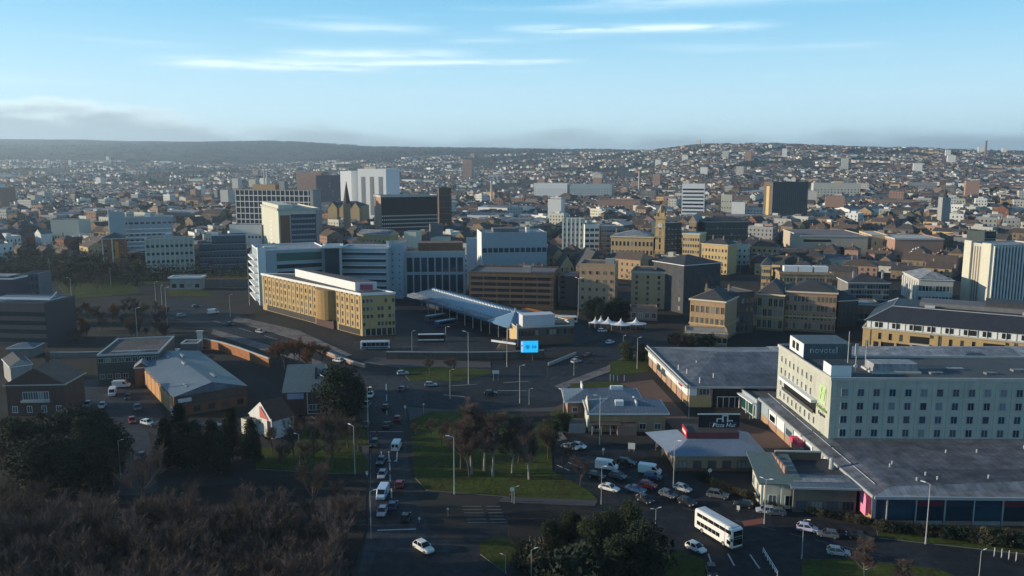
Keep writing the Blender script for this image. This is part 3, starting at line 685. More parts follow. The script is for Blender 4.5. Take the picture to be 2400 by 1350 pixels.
# ================================================================== ochre building with mansard roof, upper right
def ochre():
    p = G(2020, 812); q = G(2400, 868); d = (q - p).normalized(); ang = math.atan2(d.y, d.x) + R(12)
    B = Bld('mansard_block', 'long ochre building with dark mansard roof and white dormer band', 'office block', P=[(0, 0), (95, 0), (95, 40), (0, 40)], h=TOP(p.y, 768), at=p, rz=ang, wall=OCHRE)
    h = B.h; L0 = 95
    B.strip('undercroft_shade', BLACK, 0, [(4, 92, 0, 2.6, .02, .08)])  # black strip painted as the shade under the building
    for k in range(18): B.strip('pillar', OCHRE, 0, [(.5 + k * 5.4, 1.3 + k * 5.4, 0, 2.8, .09, .5)])
    for k in range(4):
        s = 3 + k * 24
        for j in range(3): link('window', win_mesh(1.0, 2.4, GL, BROWN, 0), B.root, B.fp(0, s + 3 + j * 3.7, h * .5, .05), B.face_rz(0))
        B.strip('loggia_shade', BLACK, 0, [(s + 13.5, s + 20, h * .46, h * .82, .02, .1)])  # opening has no depth, its shade is painted as a black strip
        B.strip('loggia_balcony', PALE, 0, [(s + 13.2, s + 20.3, h * .38, h * .45, .02, .9)]); B.strip('loggia_lintel', OCHRE, 0, [(s + 13.2, s + 20.3, h * .83, h * .95, .02, .9)])
        B.strip('downpipe', TAND, 0, [(s - .4, s - .2, 1, h - .4, .02, .2)]); B.strip('pier', OCHRE, 0, [(s + 21.5, s + 23, 0, h - .3, .02, .35)])
    # dormer storey in white, set back
    mb = MB(); mb.box(1.2, 94, 1.2, 39, h, h + 3.0); mb.build('dormer_storey', WHITEP, B.root)
    for k in range(15):
        w = [2.6, 2.6, 4.6][k % 3]; x = 4 + k * 6.0
        B.box('dormer_window', BLACK, x, x + w, 1.05, 1.18, h + .6, h + 2.5)
    for k in range(31): B.box('dormer_mullion', WHITE, 2.2 + k * 3, 2.4 + k * 3, .92, 1.04, h + .2, h + 2.8)
    B.belt(h - .1, h + .35, .35, PALE)
    mb = MB(); z1, z2 = h + 3.0, h + 8.0
    e = [(.4, .4, z1), (94.6, .4, z1), (94.6, 39.6, z1), (.4, 39.6, z1)]; i = [(9, 9, z2), (86, 9, z2), (86, 31, z2), (9, 31, z2)]
    for k in range(4): mb.poly([e[k], e[(k + 1) % 4], i[(k + 1) % 4], i[k]])
    mb.poly(i); mb.poly(e[::-1]); mb.build('roof', mat('dark_mansard_slate', (.030, .033, .042), .6, .2, .2, streak=False), B.root)
    mb = MB()
    for k in range(2): mb.tube(e[k * 3], i[k * 3], .22, .22, 5); 
    mb.tube(e[1], i[1], .22, .22, 5); mb.tube(i[0], i[3], .2, None, 5); mb.tube(i[0], i[1], .2, None, 5); mb.build('ridge_lead', METAL, B.root)
    B.box('roof_plant', DCONC, 18, 70, 14, 27, z2 + .01, z2 + 1.6); B.box('roof_plant', SLATE, 40, 84, 17, 29, z2 + .02, z2 + 3.0)
    for x in (20, 52, 70): B.box('roof_unit', METAL, x, x + 3.5, 11, 12.6, z2 + .01, z2 + 1.0)
ochre()

# ================================================================== left foreground: workshops, pub, shed, green block
def left_near():
    p = G(410, 978); q = G(322, 882); r = G(580, 950)
    P = [q, p, r, q + (r - p)]
    B = Bld('warehouse', 'brick warehouse with patched blue-grey roof and sunlit orange side wall', 'warehouse', P=[v - p for v in P], h=TOP(p.y, 930), at=p, wall=BRICK)
    h = B.h; L0 = B.L(0)
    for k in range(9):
        t = .6 + k * (L0 - 1.2) / 9; B.strip('wall_bay', mat('sunlit_brick', (.40, .22, .10), .9, .15, .6), 0, [(t + .2, t + (L0 - 1.2) / 9 - .25, .3, h - 1.0, .02, .18)])  # bays on the sunny side only, sunlight put into the brighter brick
        link('window', win_mesh(1.7, .9, GL, WHITE, 1), B.root, B.fp(0, t + (L0 - 1.2) / 18, h - .96, .05), B.face_rz(0))
    B.strip('doorway', WHITE, 0, [(L0 - 3.4, L0 - .8, 0, 2.8, .2, .3)])
    mb = MB(); c = sum((Vector(v) for v in B.P), Vector((0, 0))) / 4
    e = [Vector(v) + (Vector(v) - c).normalized() * .7 for v in B.P]; ra, rb = (e[1] * .45 + e[2] * .55), (e[0] * .5 + e[3] * .5)
    ra = ra + (rb - ra) * .05
    z = h + .05; mb.poly([e[0].to_tuple() + (z,), e[1].to_tuple() + (z,), ra.to_tuple() + (z + 2.0,), rb.to_tuple() + (z + 1.4,)], 0)
    mb.poly([e[2].to_tuple() + (z,), e[3].to_tuple() + (z,), rb.to_tuple() + (z + 1.4,), ra.to_tuple() + (z + 2.0,)], 1)
    mb.poly([e[1].to_tuple() + (z,), e[2].to_tuple() + (z,), ra.to_tuple() + (z + 2.0,)], 2); mb.poly([e[3].to_tuple() + (z,), e[0].to_tuple() + (z,), rb.to_tuple() + (z + 1.4,)], 2)
    mb.poly([v.to_tuple() + (z - .02,) for v in e[::-1]], 2)
    mb.build('roof', [mat('patched_blue_roof', (.085, .12, .165), .6, .3, .12, streak=False, col2=(.15, .18, .20)), mat('patched_teal_roof', (.13, .17, .18), .6, .2, .1, streak=False), GREYR], B.root)
    for a, b, k in ((.25, .1, .5), (.5, .55, .45), (.7, .2, .8), (.4, .8, .3), (.6, .75, .6)):
        m0 = e[1] * (1 - a) + e[2] * a; m1 = e[0] * (1 - a) + e[3] * a; f = m0 * (1 - b) + m1 * b
        zz = z + 2.0 * (a / .55 if a < .55 else (1 - a) / .45) + .05
        d1 = (e[0] - e[1]).normalized() * (2 + k * 4); d2 = (e[2] - e[1]).normalized() * .35
        mb = MB(); mb.hexa([(f - d2).to_tuple() + (zz - .4,), (f + d2).to_tuple() + (zz - .4,), (f + d2 + d1).to_tuple() + (zz - .4,), (f - d2 + d1).to_tuple() + (zz - .4,)],
                [(f - d2).to_tuple() + (zz + .1,), (f + d2).to_tuple() + (zz + .1,), (f + d2 + d1).to_tuple() + (zz + .1,), (f - d2 + d1).to_tuple() + (zz + .1,)]); mb.build('roof_light', LGREYR, B.root)
    B.strip('front_band', SLATE2, 1, [(.2, B.L(1) - .2, h - 2.8, h - .3, .02, .25)]); B.strip('sign_board', WHITE, 1, [(1.0, 4.6, h - 1.9, h - .8, .27, .4)])
    B.wins(1, 1, 5, 2.0, 1.6, .8, 3, fr=BROWN)
    # pale stack in front of its far end
    g = G(300, 900); B2 = Bld('gable_store', 'narrow brick store with pale gable at the warehouse corner', 'store', pix=(318, 905, 862, 20, 298, 330, 'l', {'D': 6, 'W': 4}), wall=BRICK); B2.gable(LGREYR, 1.6, .2, 'y')
    # long green glazed block behind
    B = Bld('workshop_block', 'long low workshop block with green glazed end and square windows', 'workshop', pix=(232, 895, 835, 12, 197, 372, 'l', {'D': 26}), wall=TEALD)
    B.flat(FELT, .5, METAL); B.wins(0, 1, 9, 1.7, 1.5, B.h - 2.2, 3, fr=PALE); B.wins(0, 1, 8, 1.6, 1.5, 1.0, 3, fr=PALE, prob=.7)
    n = 12
    for k in range(n): B.strip('glazed_bay', GLT if k % 2 else WHITE, 3, [(k * B.D / n + .1, (k + 1) * B.D / n - .1, .6, B.h - .5, .02, .15)])
    for x in (.2, .45, .7): B.box('roof_light', LGREYR, B.W * x, B.W * x + 5, 2, 3.4, B.h + .03, B.h + .8)
    B = Bld('site_cabin', 'small flat-roofed cabin with white frame behind the warehouse', 'cabin', pix=(425, 830, 806, 5, 415, 462, 'l', {'D': 6}), wall=DCONC); B.flat(FELT, .3, WHITE)
    B = Bld('site_cabin', 'low blue-roofed cabin left of the white-framed cabin', 'cabin', pix=(352, 842, 826, 5, 345, 412, 'l', {'D': 5}), wall=CONC); B.flat(BLUER, .2, METAL)
    # brick pub with white bay windows
    B = Bld('brick_pub', 'dark brick gabled pub with white bay windows among the trees at far left', 'pub', pix=(20, 975, 902, 4, 0, 150, 'l', {'D': 12}), wall=DBRICK)
    B.gable(mat('brown_tile_roof', (.15, .10, .075), .85, .2, .4, streak=False), 4.6, .5, 'y', PALE)
    B.wins(0, 1, 5, 1.5, 2.2, B.h * .52, 3, s0=B.W * .28, s1=B.W * .72, bars=1); B.strip('bay_sill', PALE, 0, [(B.W * .26, B.W * .74, B.h * .44, B.h * .5, .02, 1.0)])
    B.wins(0, 1, 1, 1.6, 1.8, B.h * .98, 3, s0=B.W * .42, s1=B.W * .58); B.wins(0, 1, 4, 1.4, 1.8, 1.0, 3)
    B.chimney([(B.W * .5, 8, B.h + 5.2)], DBRICK)
    # shed with grey-green roof
    B = Bld('roof_shed', 'dark shed with broad grey-green pitched roof and sunlit gable', 'shed', pix=(668, 975, 920, 8, 605, 757, 'l', {'D': 19}), wall=DBRICK)
    z = B.h; W = B.W; mb = MB(); mb.poly([(-.6, -.6, z), (W + .6, -.6, z), (W + .1, 9.8, z + 5.6), (-.1, 9.8, z + 5.6)]); mb.poly([(W + .6, 20, z), (-.6, 20, z), (-.1, 9.8, z + 5.6), (W + .1, 9.8, z + 5.6)]); mb.poly([(-.6, 20, z), (-.6, -.6, z), (-.1, 9.8, z + 5.6)], 1); mb.poly([(W + .6, -.6, z), (W + .6, 20, z), (W + .1, 9.8, z + 5.6)], 1)
    mb.build('roof', [mat('grey_green_sheet', (.12, .155, .155), .5, .15, .1, streak=False), mat('cream_gable_board', (.50, .48, .34), .8, .1)], B.root)
    B.box('skylight', BLACK, W * .78, W * .9, 4.0, 4.2, z + 3.3, z + 3.8)
    mb = MB(); mb.hexa([(W * .76, 4.0, z + 2.52), (W * .82, 4.0, z + 2.52), (W * .80, 8.0, z + 4.6), (W * .74, 8.0, z + 4.6)], [(W * .76, 4.0, z + 2.8), (W * .82, 4.0, z + 2.8), (W * .80, 8.0, z + 4.9), (W * .74, 8.0, z + 4.9)]); mb.build('skylight', BLACK, B.root)
    B.strip('sign_board', mat('lilac_sign', (.30, .31, .42), .6, .05), 0, [(.8, W * .5, z - 2.0, z - .4, .02, .15)]); B.strip('door_frame', WHITE, 0, [(W * .58, W * .6, .3, z - .3, .02, .2), (W * .6, W * .88, .3, .5, .02, .2)])
    B.wins(0, 1, 2, 2.0, 1.6, 1.5, 3, s0=W * .62, s1=W, fr=WHITE)
    B.wins(3, 1, 4, 1.2, 1.6, 2.4, 3, fr=WHITE)
    # white gable house with red sign
    B = Bld('white_gable_house', 'white gabled house with red panel half hidden by conifers', 'house', pix=(640, 1030, 988, 50, 560, 700, 'l', {'D': 10.4, 'W': 6.5}), wall=WHITE)
    B.hip(mat('red_brown_tiles', (.10, .05, .04), .85, .25, .4, streak=False), 4.2, .3, 0, 'x', None)
    B.strip('tall_window', mat('violet_glass', (.03, .025, .045), .3, .1), 3, [(8.3, 10.0, .6, 5.2, .02, .12)]); B.strip('window_frame', WHITEP, 3, [(8.0, 8.28, .4, 5.4, .02, .2), (10.02, 10.3, .4, 5.4, .02, .2)])
    rp = [(5.4, .2), (9.3, .2), (7.3, 1.9), (5.4, 3.3)]
    mb = MB(); mb.hexa([B.fp(3, t_, B.h + z_, .31) for t_, z_ in rp], [B.fp(3, t_, B.h + z_, .42) for t_, z_ in rp]); mb.build('red_panel', mat('soft_red_panel', (.50, .13, .11), .6, .05), B.root)
    B.wins(3, 1, 2, 1.2, 1.4, 3.0, 3, s0=1, s1=6); B.box('side_wall', CREAM, -2.5, -.3, 7, 10.5, 0, 4.2, SLATE)
    # dark office at the far left edge
    B = Bld('dark_office', 'dark blue office block with white-edged roof canopies at the left edge', 'office block', pix=(112, 815, 712, -6, -60, 175, 'r'), wall=mat('dark_blue_cladding', (.030, .040, .052), .5, .15))
    B.flat(BLUED, .5, BLUED); h = B.h
    B.box('roof_canopy', BLUER, B.W - 22, B.W + .5, 3, 9, h + 1.2, h + 1.6); B.box('canopy_edge', WHITEP, B.W - 22.2, B.W + .7, 2.7, 2.98, h + 1.0, h + 1.75)
    mb = MB(); mb.tube((B.W + .6, 3, h + 1.4), (B.W - 3, 12, h + 2.6), .25); mb.build('canopy_edge', WHITEP, B.root)
    for k in range(3): B.box('post', METAL, B.W - 20 + k * 9, B.W - 19.7 + k * 9, 5, 5.3, h, h + 1.2)
    B.panes(0, 4, 16, 2.2, 1.6, 2.0, 3.4, GLB)
    B = Bld('dark_office_tower', 'dark stair tower with white-rimmed roof behind the dark office', 'office block', pix=(40, 765, 655, -4, -60, 60, 'r', {'D': 10}), wall=NAVY)
    B.flat(FELT, .6, WHITE); B.box('roof_canopy', LGREYR, 0, B.W - 3, 2, 10, B.h + .8, B.h + 1.2); B.panes(0, 4, 6, 1.6, 1.5, 3, 3.4, GLB)
    B = Bld('grey_tower_block', 'grey concrete stair block beside the dark office roof', 'office block', pix=(98, 745, 645, 4, 50, 115, 'r', {'D': 12}), wall=mat('mid_blue_concrete', (.12, .13, .15), .8, .12)); B.flat(); B.panes(0, 4, 4, 1.0, 2.0, 6, 3.8)
    B = Bld('blue_shed', 'blue-roofed shed at the left edge below the dark office', 'shed', pix=(78, 838, 815, 6, 18, 82, 'r', {'D': 8}), wall=DCONC); B.hip(BLUER, 1.4, .4)
    B = Bld('grey_store', 'pale-walled store at the very left edge', 'store', pix=(28, 905, 860, 40, -30, 60, 'l', {'W': 6, 'D': 14}), wall=CONC); B.gable(SLATE, 2, .3)
left_near()
# ================================================================== centre: ochre hotel, white offices, interchange
def ochre_hotel():
    C = G(850, 788); t = TOP(C.y, 690); Lp = G(613, 642, t); Rr = G(925, 687, t); R2 = Rr + (Lp - C) * .92
    B = Bld('budget_hotel', 'five-storey ochre hotel with white roof storey at the road junction', 'hotel', P=[Lp - C, Vector((0, 0)), Rr - C, R2 - C], h=t, at=C, wall=OCHRE)
    L0 = B.L(0)
    n = 22
    for r in range(5):
        for c in range(n):
            s = 2 + (L0 - 3.5) * (c + .5) / n
            if L0 * .60 < s < L0 * .765 and r < 5: continue
            link('window', win_mesh(1.15, 1.9, GL if rnd.random() < .75 else BLIND if rnd.random() < .6 else CURT, YELLOW, 0), B.root, B.fp(0, s, 3.6 + r * 3.15, .05), B.face_rz(0))
    for c in range(n + 1):
        s = 2 + (L0 - 3.5) * c / n
        if not (L0 * .60 < s < L0 * .765): B.strip('pilaster', GOLD, 0, [(s - .22, s + .22, 2.8, t - 1.0, .02, .22)])
    B.strip('undercroft_shade', BLACK, 0, [(L0 * .05, L0 * .57, .2, 2.8, .02, .06), (L0 * .79, L0 * .98, .2, 2.6, .02, .06)])  # shade of the base recess painted as black strips
    B.strip('entrance_bay', DBRICK, 0, [(L0 * .60, L0 * .765, 0, 4.0, .02, 1.2)])
    # rounded brown stair tower
    mb = MB(); ring = []
    for k in range(11):
        a = math.pi * k / 10; s = L0 * .685 - math.cos(a) * L0 * .075; ring.append(B.fp(0, s, 0, math.sin(a) * 4.2 + .02)[:2])
    mb.prism(ring[::-1] if False else ring, 4.0, t - .6); mb.build('stair_tower', mat('tawny_brick', (.30, .19, .075), .9, .12, .5), B.root)
    B.wins(1, 4, 3, 1.2, 1.6, 4.2, 3.2, s0=0, s1=B.L(1) * .35, fr=YELLOW, bars=0, prob=.8); B.wins(1, 4, 5, 1.2, 1.7, 4.2, 3.2, s0=B.L(1) * .45, s1=B.L(1), fr=YELLOW, bars=0, prob=.75)
    B.strip('undercroft_shade', BLACK, 1, [(1, B.L(1) - .4, .2, 3.0, .02, .06)]); B.strip('pillar', PALE, 1, [(k * 2.2 + 1, k * 2.2 + 1.35, 0, 3.0, .07, .4) for k in range(6)])  # same painted shade along the front, behind the pillars
    mb = MB(); mb.poly([(p.x, p.y, t + .02) for p in B.P]); mb.build('roof', FELT, B.root); B.belt(t - .5, t + .45, .3, WHITEP, 'cornice')
    # white roof storey
    d = (B.P[1] - B.P[0]).normalized(); nrm = Vector((-d.y, d.x)); a = B.P[0] + d * L0 * .22 + nrm * 7.5; b = B.P[1] - d * 9.5 + nrm * 3.2
    a2, b2 = a + (B.P[3] - B.P[0]).normalized() * 5.5, b + (B.P[2] - B.P[1]).normalized() * 9
    mb = MB(); mb.prism([a, b, b2, a2], t, t + 3.6, 0, 1); mb.build('roof_storey', [WHITEP, FELT], B.root)
    mb = MB(); mb.box(b.x + 2.2, b.x + 7.5, b.y - 1.1, b.y - .5, t + .6, t + 2.9); mb.build('sign_board', mat('plum_sign', (.30, .06, .10), .6, .1), B.root)
    mb = MB(); mb.box(b.x + 2.2, b.x + 7.6, b.y - 1.15, b.y - .45, t + 2.91, t + 3.5); mb.build('sign_cap', mat('lilac_cap', (.42, .38, .44), .6, .05), B.root)
    p = B.fp(1, 3.0, 14.2, .1); me = text_mesh('hotel', 1.2, BLUEW, .05); o = link('lettering', me, B.root, p); o.rotation_euler = (math.pi / 2, 0, B.face_rz(1))
ochre_hotel()

def white_offices():
    B = Bld('white_office', 'long white office with banded windows behind the ochre hotel', 'office block', pix=(612, 716, 588, 24, 590, 762, 'l'), wall=BLUEW)
    h = B.h; L0 = B.L(0)
    B.flat(LGREYR, .6, WHITEP); B.strip('end_fin', WHITEP, 3, [(B.D - 3.0, B.D + .2, 0, h + 1.6, .02, .5)]); B.strip('end_fin', WHITEP, 0, [(0, 3.2, 0, h + 1.5, .02, .4)])
    for k in range(7): B.strip('balcony', WHITEP, 3, [(.3, B.D - 3.2, 2 + k * 3.4, 2.9 + k * 3.4, .02, 2.2)])
    B.strip('glazed_band', GLT, 0, [(L0 * .26, L0 * .94, h - 5.6, h - 1.6, .02, .12)])
    for k in range(5): B.strip('window_band', GLB, 0, [(L0 * .26, L0 * .94, h - 9.4 - k * 3.6, h - 7.4 - k * 3.6, .02, .12)])
    B.box('roof_plant', METAL, 3, 9, 3, 8, h, h + 1.6)
    B2 = Bld('glass_stair_tower', 'dark glass stair tower with projecting white roof between the white offices', 'stair tower', pix=(765, 712, 580, 10, 758, 797, 'l', {'D': 10}), wall=NAVY)
    B2.strip('glazing', GLB, 0, [(.5, B2.W - .6, 1, B2.h - 1, .02, .15)]); B2.belt(B2.h - .3, B2.h + .8, 1.3, WHITEP, 'roof_canopy'); B2.flat(LGREYR, 0)
    B2.strip('edge_fin', BLUEW, 0, [(B2.W - .5, B2.W + .8, 0, B2.h, .02, .5)])
    B = Bld('white_office', 'white office with dark ribbon windows right of the glass stair tower', 'office block', pix=(912, 705, 583, -3, 797, 920, 'r', {'D': 16}), wall=BLUEW)
    h = B.h; B.flat(LGREYR, .8, WHITEP)
    for k in range(6): B.strip('window_band', GLB, 0, [(.8, B.W - 1.2, h - 3.4 - k * 3.5, h - 2.0 - k * 3.5, .02, .1)]); B.strip('sunshade', WHITEP, 0, [(.8, B.W - 1.2, h - 1.9 - k * 3.5, h - 1.65 - k * 3.5, .02, .7)])
    B = Bld('white_service_tower', 'pale panelled service tower between striped office and glazed atrium block', 'service tower', pix=(945, 700, 570, -3, 907, 952, 'r', {'D': 14}), wall=mat('pale_blue_panel', (.30, .37, .42), .5, .06))
    h = B.h; B.strip('end_fin', WHITE, 0, [(-.4, .9, 3, h + 1.2, .02, .5)]); B.flat(GREENR, .3, PALE)
    for k in range(7): B.strip('porthole', NAVY, 0, [(B.W * f, B.W * f + .7, 4 + k * 3.2, 4.7 + k * 3.2, .02, .06) for f in (.3, .75)])
    B = Bld('glazed_office', 'white-framed office with two tall rows of dark glass bays', 'office block', pix=(950, 695, 592, 3, 945, 1090, 'l', {'D': 18}), wall=BLUEW)
    h = B.h; L0 = B.L(0); n = 8; w = (L0 - 1.5) / n
    B.flat(FELT, .8, PALE)
    for r, (za, zb) in enumerate(((1.6, h * .5), (h * .56, h - 2.6))):
        for c in range(n): link('window', win_mesh(w * .86, zb - za, GLB, BLUEW, 0), B.root, B.fp(0, .75 + w * (c + .5), za, .05), B.face_rz(0))
    mb = MB(); mb.box(L0 * .22, L0 * .96, 5, 16, h, h + 4.6); mb.build('roof_storey', mat('rust_brown_panel', (.20, .10, .055), .7, .12), B.root)
    B = Bld('white_fin_wall', 'tall pale fin wall right of the glazed office', 'stair tower', pix=(1094, 668, 560, 2, 1090, 1117, 'l', {'D': 6}), wall=mat('lilac_white_panel', (.42, .42, .46), .6, .05)); B.flat(PALE, .4)
white_offices()

def interchange():
    a = G(1188, 763, 6.2); b = G(958, 692, 6.2); d = (b - a); Ln = d.length; d.normalize(); n = Vector((-d.y, d.x)) * -1   # n points away to the right/back
    if n.x < 0: n = -n
    t = thing('bus_station', 'long pale blue bus station canopy with saw-tooth ridge and pyramid end', 'bus station', (a.x, a.y, 0))
    def W(s, o, z): p = d * s + n * o; return (p.x, p.y, z)
    mb = MB(); mb.poly([W(-2, -1, 6.2), W(Ln, -1, 6.2), W(Ln, 12, 8.5), W(-2, 12, 8.5)]); mb.poly([W(-2, -1, 5.6), W(-2, -1, 6.2), W(-2, 12, 8.5), W(-2, 12, 5.6)]); mb.poly([W(Ln, -1, 5.6), W(-2, -1, 5.6), W(-2, 12, 5.6), W(Ln, 12, 5.6)])
    mb.poly([W(-2, -1, 5.6), W(Ln, -1, 5.6), W(Ln, -1, 6.2), W(-2, -1, 6.2)]); mb.poly([W(Ln, 12, 8.5), W(Ln, 24, 6.2), W(-2, 24, 6.2), W(-2, 12, 8.5)]); mb.build('roof', SKYR, t)
    mb = MB(); mb.hexa([W(-2, -.9, 6.45), W(Ln, -.9, 6.45), W(Ln, 2.6, 7.15), W(-2, 2.6, 7.15)], [W(-2, -.9, 6.65), W(Ln, -.9, 6.65), W(Ln, 2.6, 7.4), W(-2, 2.6, 7.4)]); mb.build('roof_gutter', LGREYR, t)
    k = 0
    for j in range(int(Ln // 2.6)):
        s = j * 2.6; mb = MB(); mb.hexa([W(s, 11.4, 8.2), W(s + 2.2, 11.4, 8.2), W(s + 2.2, 13, 8.0), W(s, 13, 8.0)], [W(s, 11.4, 8.4), W(s + 2.0, 11.4, 9.2), W(s + 2.0, 13, 9.2), W(s, 13, 8.4)]); mb.build('ridge_light', WHITEP, t)
    for j in range(int(Ln // 7)):
        mb = MB(); mb.tube(W(j * 7 + 1, 1, 0), W(j * 7 + 1, 1, 6), .22, None, 6); mb.build('column', METAL, t)
    mb = MB(); mb.prism([W(0, 9, 0)[:2], W(0, 13, 0)[:2], W(Ln - 1, 13, 0)[:2], W(Ln - 1, 9, 0)[:2]][::1], 0, 5.5); mb.build('waiting_hall', NAVY, t)
    # pyramid end
    mb = MB(); e = [W(12, -1.6, 6.25), W(-4, -1.6, 6.25), W(-4, 14, 6.25), W(12, 14, 6.25)]; ap = W(4, 6.5, 10.6)
    for q in range(4): mb.poly([e[q], e[(q + 1) % 4], ap])
    mb.poly(e); mb.build('pyramid_roof', mat('blue_sheet', (.13, .24, .34), .35, .10, .2, streak=False, spec=.5), t)
    mb = MB(); mb.tube(e[1], ap, .45, .2, 5); mb.tube(e[0], ap, .3, .2, 5); mb.tube(ap, (ap[0], ap[1], ap[2] + 1.6), .35, .2, 6); mb.build('ridge_rib', METAL, t)
    # brown concourse building with pale gable and white box
    B = Bld('concourse_building', 'brown concourse building with white rooftop box beside the pyramid roof', 'concourse', pix=(1212, 812, 770, 14, 1174, 1345, 'l', {'D': 12}), wall=BROWN)
    B.flat(FELT, .5, PALE); B.panes(0, 1, 16, 1.2, 2.0, B.h - 3.0, 3); B.strip('end_panel', YELLOW, 3, [(.3, B.D - .2, 1, B.h - .2, .02, .2)]); B.panes(3, 1, 7, .9, 1.3, 2.2, 3, BLACK)
    B.box('roof_box', mat('white_roof_box', (.50, .49, .52), .6, .05), B.W * .12, B.W * .12 + 13, 2, 8, B.h + .05, B.h + 4.6)
    B.strip('edge_fin', PALE, 0, [(-.3, .3, 0, B.h + 1.8, .02, .7)])
    mb = MB(); mb.hexa([(-9, -3, 0), (-2, -6, 0), (0, 0, 0), (-7, 3, 0)], [(-6, -1, 2.6), (-2, -3, 2.6), (0, 0, 3.0), (-5, 3, 2.6)]); mb.build('ramp_mound', SLATE2, B.root)
    mb = MB(); mb.hexa([(-10.2, .5, 2.4), (-2.6, -7.5, 2.4), (-2.2, -7.2, 2.4), (-9.8, .8, 2.4)], [(-10.2, .5, 3.1), (-2.6, -7.5, 3.1), (-2.2, -7.2, 3.1), (-9.8, .8, 3.1)]); mb.build('ramp_parapet', WHITEP, B.root)
    # sunlit wall and white vehicle ramp behind it
    B = Bld('ramp_wall', 'sunlit cream ramp wall running beside the bus station pyramid', 'wall', pix=(1330, 762, 748, -52, 1222, 1342, 'r', {'D': 2.5}), wall=CREAM); B.flat(ORANGE, .0)
    # decked car park
    B = Bld('multi_storey_car_park', 'brown multi-storey car park with dark open decks', 'car park', pix=(1100, 722, 640, -8, 1078, 1298, 'l', {'D': 26}), wall=BROWN)
    h = B.h
    for k in range(5): B.strip('deck_shade', BLACK, 0, [(1 + j * (B.W - 2) / 6, 1 + j * (B.W - 2) / 6 + (B.W - 2) / 6 - .9, h - 3.0 - k * 2.9, h - 1.6 - k * 2.9, .02, .08) for j in range(6)])  # shade inside the open decks painted as flat black strips
    for k in range(5): B.strip('deck_edge', mat('tan_deck_edge', (.15, .10, .065), .8, .2), 0, [(.3, B.W - .3, h - 1.5 - k * 2.9, h - .4 - k * 2.9, .02, .35)])
    B.flat(DCONC, .8, BROWN); B.box('stair_head', CONC, B.W * .62, B.W * .62 + 4, 5, 9, h, h + 3)
    B = Bld('car_park_ramp', 'plain brown ramp drum block at the right end of the car park', 'car park', pix=(1312, 718, 650, -10, 1295, 1352, 'l', {'D': 20}), wall=mat('mauve_brown_panel', (.11, .08, .075), .85, .12)); B.flat(DCONC, .6)
    B.strip('vent_slot', BLACK, 0, [(.4, 2.4, 4 + k * 2.6, 5 + k * 2.6, .02, .06) for k in range(5)])
interchange()

# ================================================================== the city behind, one entry per building that can be told apart
def gothic(u, vb, vt, ul, ur, w, label, m=GOLD, D=16):
    B = Bld('gothic_hall', label, 'church', pix=(u, vb, vt, 8, ul, ur, 'l', {'D': D}), wall=m)
    B.hip(SLATE, B.W * .8, .2, 0, 'y', None); B.panes(0, 1, 3, 1.2, 5, B.h * .3, 3); return B
def T(kind, label, pix, wall, roof='flat', rm=FELT, f=(0, 0, 1.4, 1.6), l=(0, 0, 1.4, 1.6), gl=GL, fr=WHITE, name=None, rise=3.5, sep=False, cat=None, ex=None, cor=None):
    B = Bld(name or kind, label, cat or 'building', pix=pix, wall=wall)
    side = 3 if pix[6] == 'l' else 1
    for i, q in ((0, f), (side, l)):
        if q[0]:
            rows, cols, w, h = q; dz = (B.h - 1.6) / rows
            w = min(w, B.L(i) / cols * .8)
            (B.wins if sep else B.panes)(i, rows, cols, w, min(h, dz * .75), 1.2, dz, gl=gl, fr=fr)
    if roof == 'flat': B.flat(rm, .6)
    elif roof == 'hip': B.hip(rm, rise)
    elif roof == 'gable': B.gable(rm, rise)
    if ex: ex(B)
    return B
